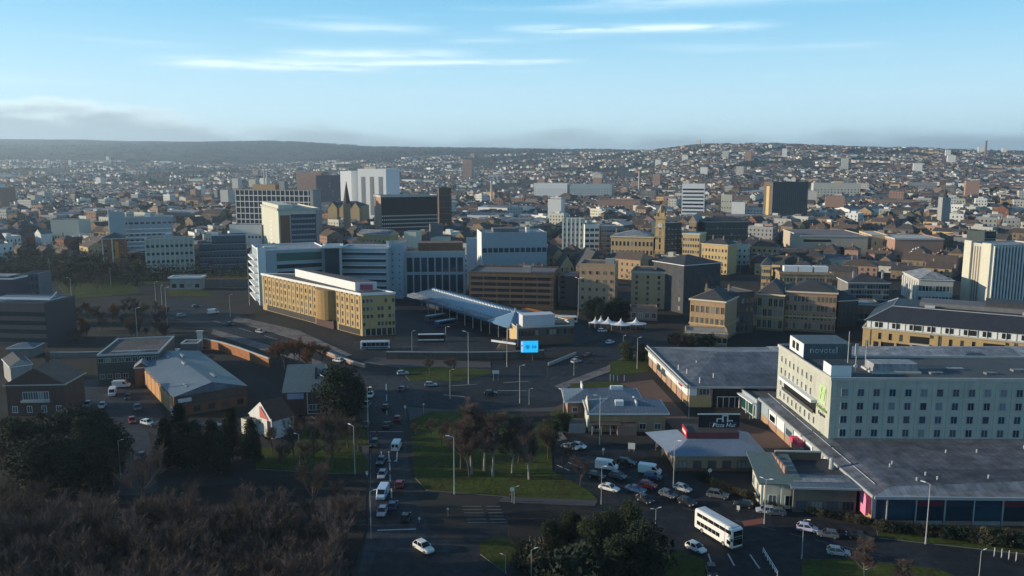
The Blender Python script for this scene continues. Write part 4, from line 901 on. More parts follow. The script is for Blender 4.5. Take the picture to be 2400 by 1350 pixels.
def city():
    # Victorian stone blocks below the town hall
    def vic(B):
        B.belt(B.h - .6, B.h + .2, .45, GOLD); B.belt(B.h * .36, B.h * .4, .3, GOLD, 'string_course'); B.belt(0, .9, .2, TAND, 'plinth')
        B.chimney([(B.W * .2, B.D * .5, B.h + 3), (B.W * .8, B.D * .6, B.h + 3)], TAND, 1.8)
    B = T('stone_warehouse', 'four-storey sooty Victorian corner building with sunlit bays above the grey leisure hall', (1615, 790, 700, -32, 1606, 1700, 'l', {'D': 22}), TAN, 'hip', SLATE, (3, 7, 1.5, 2.8), (3, 4, 1.5, 2.6), sep=True, fr=GOLD, ex=vic, cat='stone building')
    T('stone_warehouse', 'dark shaded return wing of the Victorian corner building', (1702, 785, 690, 22, 1660, 1768, 'l', {'D': 16}), SOOT, 'flat', DCONC, (4, 6, 1.2, 2.0), (3, 3, 1.2, 2), fr=SOOT, cat='stone building')  # shade put into the wall colour, darker stone than the main block
    T('stone_podium', 'low stone podium wall below the Victorian corner building', (1606, 808, 778, -12, 1600, 1705, 'l', {'D': 10}), TAN, 'flat', CONC, (1, 8, 1.4, 2.0), ex=lambda B: B.belt(B.h - .4, B.h + .2, .3, PALE), cat='stone building')
    T('stone_warehouse', 'three-bay honey stone building with hipped slate roof', (1772, 772, 688, -25, 1764, 1838, 'l', {'D': 22}), TAN, 'hip', SLATE, (3, 5, 1.9, 3.4), (3, 3, 1.4, 2.6), rise=5, sep=True, fr=GOLD, ex=vic, cat='stone building')
    T('stone_warehouse', 'long honey stone Victorian front with pink-tinted bays and hipped roof', (1838, 774, 682, -18, 1830, 1962, 'l', {'D': 20}), PINKB, 'hip', SLATE, (4, 13, 1.5, 2.5), (3, 3, 1.4, 2.2), rise=4, sep=True, fr=GOLD, ex=vic, cat='stone building')
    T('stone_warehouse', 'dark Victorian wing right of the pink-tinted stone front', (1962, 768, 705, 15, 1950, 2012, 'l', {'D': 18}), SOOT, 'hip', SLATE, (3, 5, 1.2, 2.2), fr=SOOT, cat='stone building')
    # buff flats
    T('buff_flats', 'buff rendered flats with blank sunlit gable right of the car park', (1440, 728, 622, -12, 1358, 1476, 'r', {'D': 18}), mat('buff_wall', (.40, .27, .17), .85, .07), 'flat', FELT, (5, 5, 1.3, 1.5), gl=GL, fr=TAN, sep=True, cat='flats', ex=lambda B: B.box('roof_tank', CONC, B.W * .7, B.W * .95, 4, 9, B.h, B.h + 2.5))
    T('buff_flats', 'square buff flats with a white roof edge, second from the car park', (1582, 726, 640, -14, 1480, 1592, 'r', {'D': 20}), mat('olive_buff_wall', (.39, .28, .165), .85, .07), 'flat', FELT, (6, 4, 1.4, 1.6), fr=TAN, sep=True, cat='flats', ex=lambda B: B.belt(B.h - .5, B.h + .25, .25, PALE))
    T('dark_stone_block', 'tall dark stone warehouse between the buff flats and the Victorian corner', (1600, 735, 622, 30, 1585, 1690, 'l', {'D': 22}), mat('charcoal_stone', (.055, .056, .062), .9, .2), 'hip', SLATE, (5, 6, 1.3, 2.0), (5, 4, 1.3, 2.0), fr=SOOT, cat='stone building')
    T('pink_shop', 'small pinkish rendered shop with white frame below the square buff flats', (1540, 752, 725, -8, 1478, 1562, 'r', {'D': 9}), PINKB, 'flat', FELT, (1, 4, 2.0, 2.4), fr=WHITE, sep=True, cat='shop')
    # gothic gables
    gothic(1312, 640, 628, 1305, 1346, 9, 'sunlit golden gothic gable above the car park'); gothic(1368, 652, 634, 1362, 1422, 12, 'dark steep gabled roof right of the golden gothic gable', SOOT, 30)
    # pale finned tower and neighbours
    T('finned_office', 'white office tower with vertical fins left of the town hall', (1366, 608, 515, -10, 1318, 1372, 'r', {'D': 14}), CREAM, 'flat', PALE, (7, 5, 1.4, 2.0), cat='office block', ex=lambda B: [B.strip('fin', WHITE, 0, [(B.W * k / 5, B.W * k / 5 + 1.2, 0, B.h + 1.4, .02, .8)]) for k in range(5)])
    T('green_glass_office', 'office with white frame and green glass beside the finned tower', (1370, 610, 528, 6, 1366, 1405, 'l', {'D': 20}), WHITE, 'flat', LGREYR, (6, 3, 3.2, 2.0), gl=GLT, cat='office block')
    T('grey_office', 'long grey office roof right of the green glass office', (1408, 606, 532, 8, 1400, 1462, 'l', {'D': 24}), CONC, 'flat', LGREYR, (6, 8, 1.8, 1.6), cat='office block')
    # town hall
    def hall(B): B.belt(B.h - .8, B.h + .3, .5, GOLD); B.chimney([(B.W * .1, 5, B.h + 3), (B.W * .5, 5, B.h + 3)], TAN, 2)
    T('town_hall', 'honey stone town hall range with pale hipped roof', (1530, 622, 556, -16, 1432, 1545, 'r', {'D': 30}), GOLD, 'hip', LGREYR, (3, 11, 1.4, 3.0), (3, 4, 1.4, 3), rise=4, fr=GOLD, ex=hall, cat='town hall')
    B = Bld('clock_tower', 'tall slender honey stone clock tower of the town hall', 'clock tower', pix=(1534, 622, 512, -20, 1529, 1549, 'l', {'W': 6.4, 'D': 6.4}), wall=GOLD)
    h = B.h; B.panes(0, 4, 1, 1.2, 3.5, h * .35, h * .14); B.panes(3, 4, 1, 1.2, 3.5, h * .35, h * .14)
    for z in (.3, .62, .8): B.belt(h * z, h * z + .8, .4, YELLOW)
    for i in (0, 3):
        mb = MB(); c = B.fp(i, 3.2, h * .86, .02); e = B.fp(i, 3.2, h * .86, .3); mb.tube(c, e, 1.7, 1.7, 16); mb.build('clock_face', WHITE, B.root)
        mb = MB(); B.fbox(mb, i, 3.1, 3.3, h * .86, h * .86 + 1.3, .31, .38); B.fbox(mb, i, 3.3, 4.2, h * .86 - .1, h * .86 + .1, .31, .38); mb.build('clock_hand', BLACK, B.root)
    mb = MB(); mb.box(.9, 5.5, .9, 5.5, h, h + 4); mb.build('belfry', GOLD, B.root); B.belt(h - .3, h + 1.4, .7, GOLD, 'battlement')
    for x, y in ((.7, .7), (5.7, .7), (.7, 5.7), (5.7, 5.7)):
        mb = MB(); mb.tube((x, y, h), (x, y, h + 6.2), .45, .1, 6); mb.build('pinnacle', GOLD, B.root)
    mb = MB(); mb.tube((3.2, 3.2, h + 4), (3.2, 3.2, h + 10), 2.6, .12, 8); mb.build('spire', TAN, B.root)
    T('dark_flats', 'dark blue-green tower right of the clock tower', (1552, 622, 525, 20, 1546, 1598, 'l', {'D': 16}), mat('dark_green_render', (.045, .06, .06), .8, .15), 'flat', LGREYR, (8, 5, 1.2, 1.5), cat='flats')
    T('corner_bank', 'tall cream flatiron building with rows of bright bays', (1598, 625, 548, -28, 1592, 1640, 'l', {'D': 16}), YELLOW, 'flat', WHITEP, (5, 7, 1.1, 1.9), (5, 3, 1.1, 1.8), fr=CREAM, cat='stone building', ex=lambda B: B.belt(B.h - .5, B.h + .6, .5, CREAM))
    T('stone_terrace', 'honey stone shop terrace stepping down right of the cream flatiron', (1642, 640, 570, -40, 1636, 1706, 'l', {'D': 14}), YELLOW, 'hip', SLATE, (4, 8, 1.1, 1.8), fr=GOLD, cat='stone building', ex=lambda B: B.chimney([(B.W * .3, 5, B.h + 3), (B.W * .7, 5, B.h + 3)]))
    T('stone_mill', 'tall pale-gabled stone block below the dark ribbed tower', (1612, 600, 520, -20, 1600, 1632, 'l', {'D': 40}), TAN, 'gable', GREENR, (5, 4, 1.2, 1.8), cat='stone building', rise=5)
    T('dark_office_slab', 'dark green-grey stone range behind the honey terrace', (1650, 600, 520, 5, 1630, 1790, 'l', {'D': 20, 'W': 34}), mat('dark_green_slab', (.075, .07, .058), .85, .2), 'hip', SLATE, (5, 12, 1.3, 1.6), cat='stone building')
    # far towers
    def ribs(n, m): return lambda B: [B.strip('rib', m, 0, [(B.W * k / n, B.W * k / n + B.W / n * .35, 0, B.h, .02, .5)]) for k in range(n)]
    T('ribbed_tower', 'dark ribbed office tower with narrow sunlit end on the skyline right of centre', (1806, 540, 428, 12, 1794, 1895, 'l', {'D': 18}), mat('dark_rib_wall', (.11, .092, .07), .85, .12), 'flat', DCONC, cat='office tower', ex=lambda B: (ribs(18, DCONC)(B), B.strip('end_fin', YELLOW, 3, [(B.D * .35, B.D * .7, 3, B.h - 4, .02, .4)])))  # yellow end strip paints the sunlight on the narrow end
    T('striped_office', 'white horizontally striped office slab in the middle distance', (1596, 530, 432, -16, 1594, 1652, 'l', {'D': 14}), WHITEP, 'flat', PALE, cat='office tower', ex=lambda B: [B.strip('window_band', GL, 0, [(.8, B.W - .8, 3 + k * 4.2, 4.9 + k * 4.2, .02, .1)]) for k in range(int(B.h // 4.2) - 1)])
    T('pale_block', 'small bright cream block between striped office and ribbed tower', (1688, 520, 458, -18, 1686, 1716, 'l', {'D': 12}), CREAM, 'flat', PALE, (4, 4, 1.2, 1.4), cat='office block')
    T('striped_tower', 'pale tower with white stair shaft and closely ribbed front at the right edge', (2316, 716, 577, 12, 2262, 2440, 'l', {'W': 30}), PALE, 'flat', LGREYR, cat='office tower',
      ex=lambda B: ([B.strip('rib', WHITE, 0, [(B.W * k / 16 + .3, B.W * k / 16 + 1.05, 0, B.h, .02, .7)]) for k in range(16)], [B.strip('rib_gap', BLACK, 0, [(B.W * k / 16 + 1.06, B.W * (k + 1) / 16 + .29, 1, B.h - 1, .02, .1)]) for k in range(15)],
                    B.strip('stair_shaft', CREAM, 3, [(B.D * .05, B.D * .3, 0, B.h + 1.5, .02, 1.2), (B.D * .68, B.D * .98, 0, B.h + 1.2, .02, 1.0)]), B.strip('rib_gap', TAND, 3, [(B.D * (.36 + .09 * k), B.D * (.40 + .09 * k), 1, B.h - 1, .02, .1) for k in range(4)])))
    T('classical_hall', 'pale stone classical hall with hipped grey roof left of the striped tower', (2150, 712, 655, -12, 2105, 2235, 'l', {'D': 30}), PALE, 'hip', LGREYR, (2, 10, 1.5, 2.6), (2, 3, 1.5, 2.6), rise=3.5, fr=WHITE, cat='hall', ex=lambda B: [B.strip('column', WHITE, 3, [(B.D * k / 7 + .8, B.D * k / 7 + 2.0, 0, B.h - 1.5, .02, .8)]) for k in range(7)])
    T('grey_stone_offices', 'grey Victorian offices with a grid of small windows', (1985, 718, 662, -6, 1980, 2085, 'l', {'D': 18}), mat('cool_grey_stone', (.17, .165, .16), .9, .15), 'hip', SLATE, (4, 15, 1.1, 1.8), fr=PALE, cat='stone building', ex=lambda B: B.chimney([(B.W * .9, 5, B.h + 2.5), (B.W * .2, 6, B.h + 2.5)], PALE))
    T('stone_annexe', 'low stone annexe with flat white-edged roof below the grey Victorian offices', (1978, 752, 712, -14, 1968, 2062, 'l', {'D': 14}), TAND, 'flat', LGREYR, (1, 7, 2, 2.4), cat='stone building', ex=lambda B: B.belt(B.h - .3, B.h + .3, .4, PALE))
    T('bank_block', 'stone bank with colonnaded upper storey and white roof pavilions', (1825, 700, 640, -8, 1818, 1952, 'l', {'D': 20}), mat('olive_stone', (.26, .205, .135), .9, .12), 'flat', SLATE, (3, 16, 1.1, 2.0), fr=TAN, cat='stone building', ex=lambda B: ([B.box('roof_pavilion', WHITEP, B.W * f, B.W * f + 7, 6, 11, B.h, B.h + 3) for f in (.12, .4, .7)], B.belt(B.h - .6, B.h + .4, .5, TAN)))
    T('stone_shop', 'narrow sunlit stone shop left of the bank with roof pavilions', (1782, 690, 622, -20, 1760, 1806, 'l', {'D': 18}), YELLOW, 'hip', SLATE, (4, 4, 1.1, 1.8), fr=GOLD, cat='stone building')
    T('market_hall', 'long beige market hall wall with flat mauve roof', (1875, 600, 553, -6, 1858, 2035, 'l', {'D': 60}), mat('beige_render', (.42, .35, .27), .85, .08), 'flat', mat('mauve_roof', (.16, .13, .135), .85, .15, .1, streak=False), cat='market hall', ex=lambda B: (B.strip('loading_slot', BLACK, 0, [(2, B.W * .45, B.h - 4.5, B.h - 2.6, .02, .1)]), B.belt(B.h - .4, B.h + .5, .5, PALE)))
    T('market_hall', 'sandy market hall end block with brown corner right of the long beige wall', (2040, 600, 552, -10, 2036, 2082, 'l', {'D': 40}), mat('sandy_render', (.47, .36, .22), .85, .06), 'flat', PALE, (2, 2, 1, 3), cat='market hall')
    T('market_hall', 'second beige market wall further right with pale parapet', (2095, 608, 560, -6, 2088, 2212, 'l', {'D': 40}), PINKB, 'flat', PALE, (1, 6, 2, 2), cat='market hall', ex=lambda B: B.belt(B.h - .5, B.h + .6, .5, PALE))
    T('plaza_block', 'dark teal-grey tower left of the pale striped tower', (2300, 640, 545, 10, 2288, 2335, 'l', {'D': 16}), mat('dark_teal_wall', (.04, .055, .055), .7, .15), 'flat', FELT, (7, 5, 1.5, 1.5), cat='office block')
    # left of centre
    def grid(B):
        n = 17
        for k in range(n + 1): B.strip('mullion', WHITE, 0, [(B.W * k / n - .25, B.W * k / n + .25, 0, B.h, .1, .45)])
        for k in range(9): B.strip('floor_band', WHITE, 0, [(0, B.W, B.h * k / 9 + .2, B.h * k / 9 + .9, .1, .4)])
        B.strip('glazing', GL, 0, [(.3, B.W - .3, .5, B.h - .4, .02, .08)])
        B.box('roof_storey', TAN, B.W * .2, B.W * .5, 3, 9, B.h, B.h + 5); B.box('roof_storey', CONC, B.W * .55, B.W * .62, 3, 8, B.h, B.h + 8)
        B.box('flue', PALE, B.W * .33, B.W * .345, 5, 6, B.h + 5, B.h + 17); B.box('flue', PALE, B.W * .365, B.W * .38, 5, 6, B.h + 5, B.h + 16); B.strip('end_wall', CONC, 0, [(B.W - 2.6, B.W, 0, B.h + .3, .46, .7)])
    T('grid_slab', 'wide slab block with white grid facade behind the cream end tower', (738, 575, 447, -16, 552, 748, 'r', {'D': 14}), CONC, 'flat', CONC, cat='office tower', ex=grid)
    def ctower(B):
        h = B.h; B.strip('stair_window', WHITE, 3, [(B.D * .52, B.D * .62, 4 + k * 3.2, 5.6 + k * 3.2, .02, .08) for k in range(8)])
        B.strip('window_wall', NAVY, 0, [(B.W * .30, B.W * .93, 2, h - 3.5, .02, .1)]); B.strip('brick_strip', BRICK, 0, [(B.W * .04, B.W * .28, 2, h - 4, .02, .12)])
        for r in range(8):
            mb = MB()
            for c in range(16): B.fbox(mb, 0, B.W * (.32 + .0375 * c), B.W * (.32 + .0375 * c) + .62, 2.4 + r * (h - 6) / 8, 3.9 + r * (h - 6) / 8, .11, .3)
            o = mb.build('spandrel_row', BLUEW, B.root)
        B.belt(h - .6, h + .9, .8, PALE); B.box('roof_cabin', CREAM, .5, B.W * .38, 2, B.D - 3, h, h + 3.4); B.strip('end_wall', CONC, 0, [(B.W * .94, B.W + .1, 0, h + .2, .02, .6)])
    T('cream_tower', 'tower block with blank sunlit cream end and dark dotted window grid', (657, 612, 492, 26, 612, 746, 'l'), CREAM, 'flat', CONC, cat='office tower', ex=ctower)
    def wt(B): [B.strip('window_strip', mat('dim_window_strip', (.20, .21, .21), .6, .1), 0, [(B.W * f, B.W * f + B.W * .13, 8, B.h - 9, .02, .3)]) for f in (.12, .43, .74)]; B.box('roof_plant', PALE, B.W * .2, B.W * .6, 3, 9, B.h, B.h + 3)
    T('white_tower', 'white tower with three dark vertical window strips on the skyline', (907, 520, 397, -20, 838, 936, 'r'), WHITEP, 'flat', PALE, cat='tower block', ex=wt)
    T('white_tower', 'narrower white tower half hidden left of the three-striped tower', (826, 515, 402, -24, 797, 840, 'r'), WHITEP, 'flat', PALE, (0, 0, 1, 1), cat='tower block')
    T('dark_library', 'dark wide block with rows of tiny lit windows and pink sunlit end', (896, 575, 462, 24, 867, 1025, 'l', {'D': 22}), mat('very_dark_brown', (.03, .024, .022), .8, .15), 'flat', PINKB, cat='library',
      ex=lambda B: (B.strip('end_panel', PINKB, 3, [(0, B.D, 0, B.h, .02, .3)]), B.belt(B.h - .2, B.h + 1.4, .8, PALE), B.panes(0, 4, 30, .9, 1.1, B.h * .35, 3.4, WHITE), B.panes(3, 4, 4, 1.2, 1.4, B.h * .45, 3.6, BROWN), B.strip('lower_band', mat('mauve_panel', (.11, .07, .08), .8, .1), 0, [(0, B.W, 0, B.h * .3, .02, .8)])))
    T('brown_tower', 'brown shaded tower right of the dark library block', (1030, 560, 442, 10, 1024, 1058, 'l', {'D': 14}), BROWN, 'flat', FELT, (8, 4, 1.0, 1.4), cat='tower block')
    def church(B):
        for k in range(3):
            x0 = B.W * (.04 + .33 * k); w = B.W * .26; mb = MB(); h = B.h
            mb.prism([(x0, -3), (x0 + w, -3), (x0 + w, -.02), (x0, -.02)], 0, h * .9); mb.poly([(x0, -3, h * .9), (x0 + w, -3, h * .9), (x0 + w / 2, -3, h * .9 + w * .62)]); mb.build('gable_bay', GOLD, B.root)
            mb = MB(); mb.poly([(x0 - .3, -3.3, h * .9), (x0 + w / 2, -3.3, h * .9 + w * .66), (x0 + w / 2, 6, h * .9 + w * .66), (x0 - .3, 6, h * .9)]); mb.poly([(x0 + w / 2, -3.3, h * .9 + w * .66), (x0 + w + .3, -3.3, h * .9), (x0 + w + .3, 6, h * .9), (x0 + w / 2, 6, h * .9 + w * .66)]); mb.build('gable_roof', SLATE, B.root)
    T('gothic_church', 'yellow gothic church with three gables in front of the white towers', (770, 530, 482, -14, 762, 848, 'l', {'D': 20}), TAN, 'hip', SLATE, (2, 9, 1.2, 3), rise=5, cat='church', ex=church)
    mb = MB(); q = G(815, 552); s_ = thing('church_spire', 'dark slender church spire in front of the narrow white tower', 'church spire', (q.x, q.y, 0)); mb.box(-3, 3, -3, 3, 0, 32); mb.build('tower', TAN, s_); mb = MB(); mb.tube((0, 0, 32), (0, 0, 54), 3.6, .1, 8); mb.build('spire', SLATE, s_)
    T('cream_offices', 'bright cream stepped offices above the glazed office', (948, 612, 545, -10, 936, 975, 'l', {'D': 14}), CREAM, 'flat', PALE, cat='office block')
    T('cream_offices', 'low bright cream terrace block left of the blue-shaded civic building', (1010, 608, 560, -14, 985, 1040, 'l', {'D': 16}), CREAM, 'flat', PALE, (2, 6, 1.2, 1.4), cat='office block')
    T('grey_stair_head', 'grey stair tower with white sunlit edge above the cream terrace', (1010, 600, 528, 12, 1002, 1038, 'l', {'D': 10}), DCONC, 'flat', LGREYR, cat='office block')
    T('blue_civic_building', 'long low blue-shaded civic building with white sunlit end wall', (1130, 640, 548, 8, 1108, 1282, 'l', {'D': 30}), BLUEW, 'flat', LGREYR, (2, 12, 3.2, 3.0), gl=GLB, cat='civic building', ex=lambda B: (B.strip('end_panel', WHITEP, 3, [(0, B.D, 0, B.h + .8, .02, .3)]), B.box('roof_tank', WHITE, B.W * .7, B.W * .76, 6, 10, B.h, B.h + 3.5), B.box('roof_plant', DCONC, B.W * .2, B.W * .6, 10, 22, B.h, B.h + 2.5)))  # sunlit end and shaded front put into two wall colours
    T('low_white_offices', 'white low block with dark recesses left of the cream end tower', (540, 590, 528, -6, 510, 612, 'l', {'D': 16}), WHITE, 'flat', FELT, (2, 9, 1.6, 2.0), cat='office block')
    T('yellow_gabled_house', 'pair of yellow stone gables with white roof below the gothic church', (838, 585, 548, -20, 805, 905, 'l', {'D': 16, 'W': 30}), YELLOW, 'gable', LGREYR, (2, 8, 1.2, 1.6), cat='stone building')
    # far left
    T('blue_stepped_flats', 'blue-white stepped flats with balcony decks at left', (292, 598, 512, 24, 255, 404, 'l', {'D': 16}), BLUEW, 'flat', LGREYR, (6, 9, 2.6, 1.6), gl=GLB, cat='flats', ex=lambda B: ([B.strip('balcony', WHITEP, 0, [(2, B.W - 1, 3 + k * 3.3, 4 + k * 3.3, .05, 1.3)]) for k in range(6)], B.box('roof_cabin', WHITEP, B.W * .45, B.W * .55, 3, 7, B.h, B.h + 3.2), B.box('roof_cabin', CREAM, B.W * .65, B.W * .82, 3, 8, B.h, B.h + 2.6)))
    T('blue_stair_tower', 'tall pale blue stair tower at the left end of the stepped flats', (262, 602, 500, 30, 255, 292, 'l', {'D': 6}), mat('pale_teal_panel', (.28, .36, .38), .6, .06), 'flat', PALE, cat='flats', ex=lambda B: B.strip('end_fin', WHITEP, 3, [(B.D - 1.2, B.D, 0, B.h + 3, .02, .5)]))
    T('ribbed_flats', 'cream flats with tall pale window ribs at left', (345, 640, 562, 20, 328, 452, 'l', {'D': 16}), PALE, 'flat', FELT, (4, 10, 1.7, 1.8), gl=GLB, cat='flats', ex=lambda B: ([B.strip('rib', CREAM, 0, [(B.W * k / 10 - .4, B.W * k / 10 + .5, 0, B.h, .05, .6)]) for k in range(11)], B.strip('end_panel', CREAM, 3, [(0, B.D, 0, B.h + .4, .02, .3)]), B.box('roof_cabin', BLUEW, B.W * .4, B.W * .55, 4, 9, B.h, B.h + 3)))
    T('brick_flats', 'brown brick flats with orange panel and pale frame at left', (242, 628, 560, 22, 226, 292, 'l', {'D': 20}), BRICK, 'hip', SLATE, (4, 3, 1.4, 1.8), fr=CREAM, cat='flats', ex=lambda B: (B.strip('orange_panel', ORANGE, 0, [(B.W * .55, B.W * .72, 1, B.h - 2, .05, .2)]), B.strip('pale_frame', CREAM, 0, [(.2, 1.0, 0, B.h, .05, .4), (B.W * .42, B.W * .48, 0, B.h, .05, .4)])))
    T('blue_grey_offices', 'blue-grey shaded office block right of the ribbed flats', (500, 640, 555, 16, 482, 575, 'l', {'D': 18}), BLUED, 'flat', BLUED, (5, 9, 1.6, 1.5), gl=GLB, cat='office block', ex=lambda B: B.box('roof_cabin', WHITEP, 0, 4, 2, 5, B.h, B.h + 2.4))
    T('blue_grey_offices', 'lower blue-grey annexe between ribbed flats and blue-grey office', (470, 636, 575, 14, 455, 500, 'l', {'D': 16}), BLUED, 'flat', BLUED, (4, 4, 1.6, 1.5), gl=GLB, cat='office block')
    T('pale_hall', 'pale low hall with columns among dark trees at left', (122, 568, 517, -4, 115, 184, 'l', {'D': 18}), CREAM, 'flat', SLATE2, (1, 10, 1.2, 4.5), cat='hall')
    T('white_cottage', 'small house with white gable among trees at far left', (84, 575, 548, -30, 50, 98, 'l', {'D': 10, 'W': 9}), WHITE, 'gable', GREENR, (1, 2, 1.2, 1.4), cat='house', rise=4)
    # kiosks by the gyratory
    T('bus_shelter_kiosk', 'low kiosk with long white roof left of the ochre hotel', (400, 680, 652, 4, 398, 470, 'l', {'D': 7}), CONC, 'flat', WHITEP, (1, 4, 2.4, 2.2), gl=GL, cat='kiosk', ex=lambda B: B.belt(B.h - .2, B.h + .7, .9, WHITEP, 'roof_edge'))
    T('orange_shelter', 'low shelter with orange fascia right of the white-roofed kiosk', (478, 672, 654, 3, 476, 575, 'l', {'D': 5}), DCONC, 'flat', ORANGE, cat='shelter', ex=lambda B: B.belt(B.h - .3, B.h + .4, .3, ORANGE, 'fascia'))
    # skyline: mills and chimneys
    for u, v0, v1, r, lab, m in ((2304, 408, 330, 3.4, 'tall mill chimney standing on the skyline at far right', TAND), (2260, 470, 398, 3.0, 'slender dark chimney below the skyline right of the domed towers', SOOT), (1152, 478, 425, 1.6, 'thin pale chimney left of the long white shed', PALE), (1497, 460, 402, 1.4, 'thin pale chimney above the striped white office', PALE), (2210, 560, 440, 4.0, 'grey pinnacled church tower at right', CONC)):
        y = {2304: 2900, 2260: 1900, 1152: 1300, 1497: 1500, 2210: 800}[u]; x = (u - 1200) / FPX * (y * cT + 55 * sT); z = ground_z(x, y); hh = TOP(y, v1) - z
        t = thing('church_tower' if u == 2210 else 'mill_chimney', lab, 'church tower' if u == 2210 else 'chimney', (x, y, z - 1)); mb = MB()
        if u == 2210:
            mb.box(-4, 4, -4, 4, 0, hh * .8); mb.build('tower', m, t); mb = MB(); mb.tube((0, 0, hh * .8), (0, 0, hh), 3.6, .2, 8); mb.build('spire', SLATE, t)
        else:
            mb.tube((0, 0, 0), (0, 0, hh), r * 1.3, r * .85, 10); mb.build('shaft', m, t); mb = MB(); mb.tube((0, 0, hh - 2), (0, 0, hh + 1.5), r * 1.1, r * 1.2, 10); mb.build('cap', m, t)
        SEEN.append((u - 10, v1, u + 10, v0, y))
    for u, vt, w, d, y, m, lab in ((2325, 372, 40, 25, 2850, CREAM, 'pale mill block at the foot of the skyline chimney'), (2358, 372, 45, 30, 2750, BLUED, 'dark blue mill block right of the pale mill'), (2390, 398, 70, 40, 2200, WHITEP, 'long white warehouse at the right edge below the mills'), (1290, 430, 62, 30, 1500, WHITEP, 'long white-roofed shed in the middle distance'), (1385, 432, 75, 30, 1480, BLUEW, 'long blue-grey shed right of the white-roofed one'), (1095, 375, 30, 20, 2600, PINKB, 'pink apartment block on the far slope'), (1690, 374, 14, 12, 2500, WHITE, 'white tower flats on the right ridge'), (1650, 372, 12, 12, 2550, WHITE, 'bright white block on the right ridge'), (725, 405, 50, 30, 1500, PINKB, 'pinkish block beyond the grid slab'), (770, 412, 40, 40, 1250, NAVY, 'dark blue block right of the pinkish one'), (1450, 470, 60, 30, 1150, PINKB, 'mauve-brown warehouse behind the town hall'), (1960, 430, 70, 30, 1300, PALE, 'pale domed warehouse right of the ribbed tower'), (2050, 415, 60, 40, 1900, WHITEP, 'pale long shed on the right slope'), (2160, 428, 50, 30, 1500, CONC, 'grey gabled warehouse on the right slope'), (2100, 470, 60, 30, 1100, PINKB, 'pinkish long warehouse above the market')):
        x = (u - 1200) / FPX * (y * cT + 50 * sT); z = ground_z(x, y); B = Bld('warehouse' if w > 30 else 'tower_flats', lab, 'warehouse' if w > 30 else 'flats', P=[(-w / 2, 0), (w / 2, 0), (w / 2, d), (-w / 2, d)], h=max(8, TOP(y, vt) - z), at=(x, y), rz=R(-14), z=z, wall=m)
        B.flat(LGREYR if m in (WHITEP, BLUEW, PALE) else FELT, .5); B.panes(0, max(2, int(B.h // 5)), max(3, int(w // 5)), 1.6, 1.5, 2, 4)
city()
# ================================================================== ground sheets: roads, verges, paving
def sheet(name, m, pix, z, thick=None, holes=None):
    P = [G(u, v) for u, v in pix]
    ar = sum(P[i].x * P[(i + 1) % len(P)].y - P[(i + 1) % len(P)].x * P[i].y for i in range(len(P)))
    if ar < 0: P = P[::-1]
    mb = MB()
    if thick: mb.prism(P, -.05, z, 1, 0)
    else: mb.poly([(p.x, p.y, z) for p in P])
    o = mb.build(name, [m, DCONC] if thick else m); o['kind'] = 'structure'; return o
sheet('bus_station_apron', ASPH2, [(905, 838), (1160, 838), (1290, 832), (1420, 785), (1330, 745), (1210, 735), (960, 690), (930, 690), (925, 800), (830, 800), (820, 828)], .006)
sheet('ring_road', ASPH, [(388, 700), (470, 705), (590, 745), (880, 832), (1160, 848), (1280, 845), (1480, 778), (1580, 770), (1600, 790), (1500, 850), (1420, 900), (1300, 952), (1120, 962), (960, 952), (845, 905), (790, 850), (480, 765), (385, 745)], .010)
sheet('main_road', ASPH2, [(838, 880), (1010, 880), (1000, 935), (955, 965), (952, 1055), (972, 1160), (1010, 1245), (1090, 1290), (1110, 1420), (820, 1420), (862, 1245), (866, 1100), (868, 960), (835, 905)], .014)
sheet('side_street', ASPH2, [(185, 890), (255, 888), (300, 960), (345, 1010), (365, 1080), (370, 1160), (275, 1160), (262, 1050), (235, 985), (180, 920)], .010)
sheet('car_park', ASPH, [(1275, 1010), (1320, 1012), (1545, 1060), (1560, 1105), (1740, 1150), (1850, 1205), (2060, 1240), (2500, 1330), (2600, 1460), (1560, 1460), (1560, 1290), (1520, 1190), (1400, 1170), (1290, 1115)], .012)
sheet('lower_road', ASPH, [(1090, 1420), (1085, 1240), (1180, 1170), (1420, 1180), (1530, 1200), (1600, 1290), (1560, 1460), (1090, 1460)], .008)
sheet('plaza', REDPAVE, [(1440, 900), (1530, 890), (1612, 978), (1720, 985), (1800, 1010), (1870, 1050), (1800, 1065), (1600, 1030), (1560, 985)], .03)
sheet('hotel_forecourt', REDPAVE, [(1800, 1010), (1880, 1040), (1990, 1140), (1900, 1150), (1850, 1070)], .035)
sheet('warehouse_yard', ASPH2, [(255, 888), (330, 905), (400, 990), (600, 1000), (590, 1020), (390, 1030), (345, 1010), (300, 960)], .018)
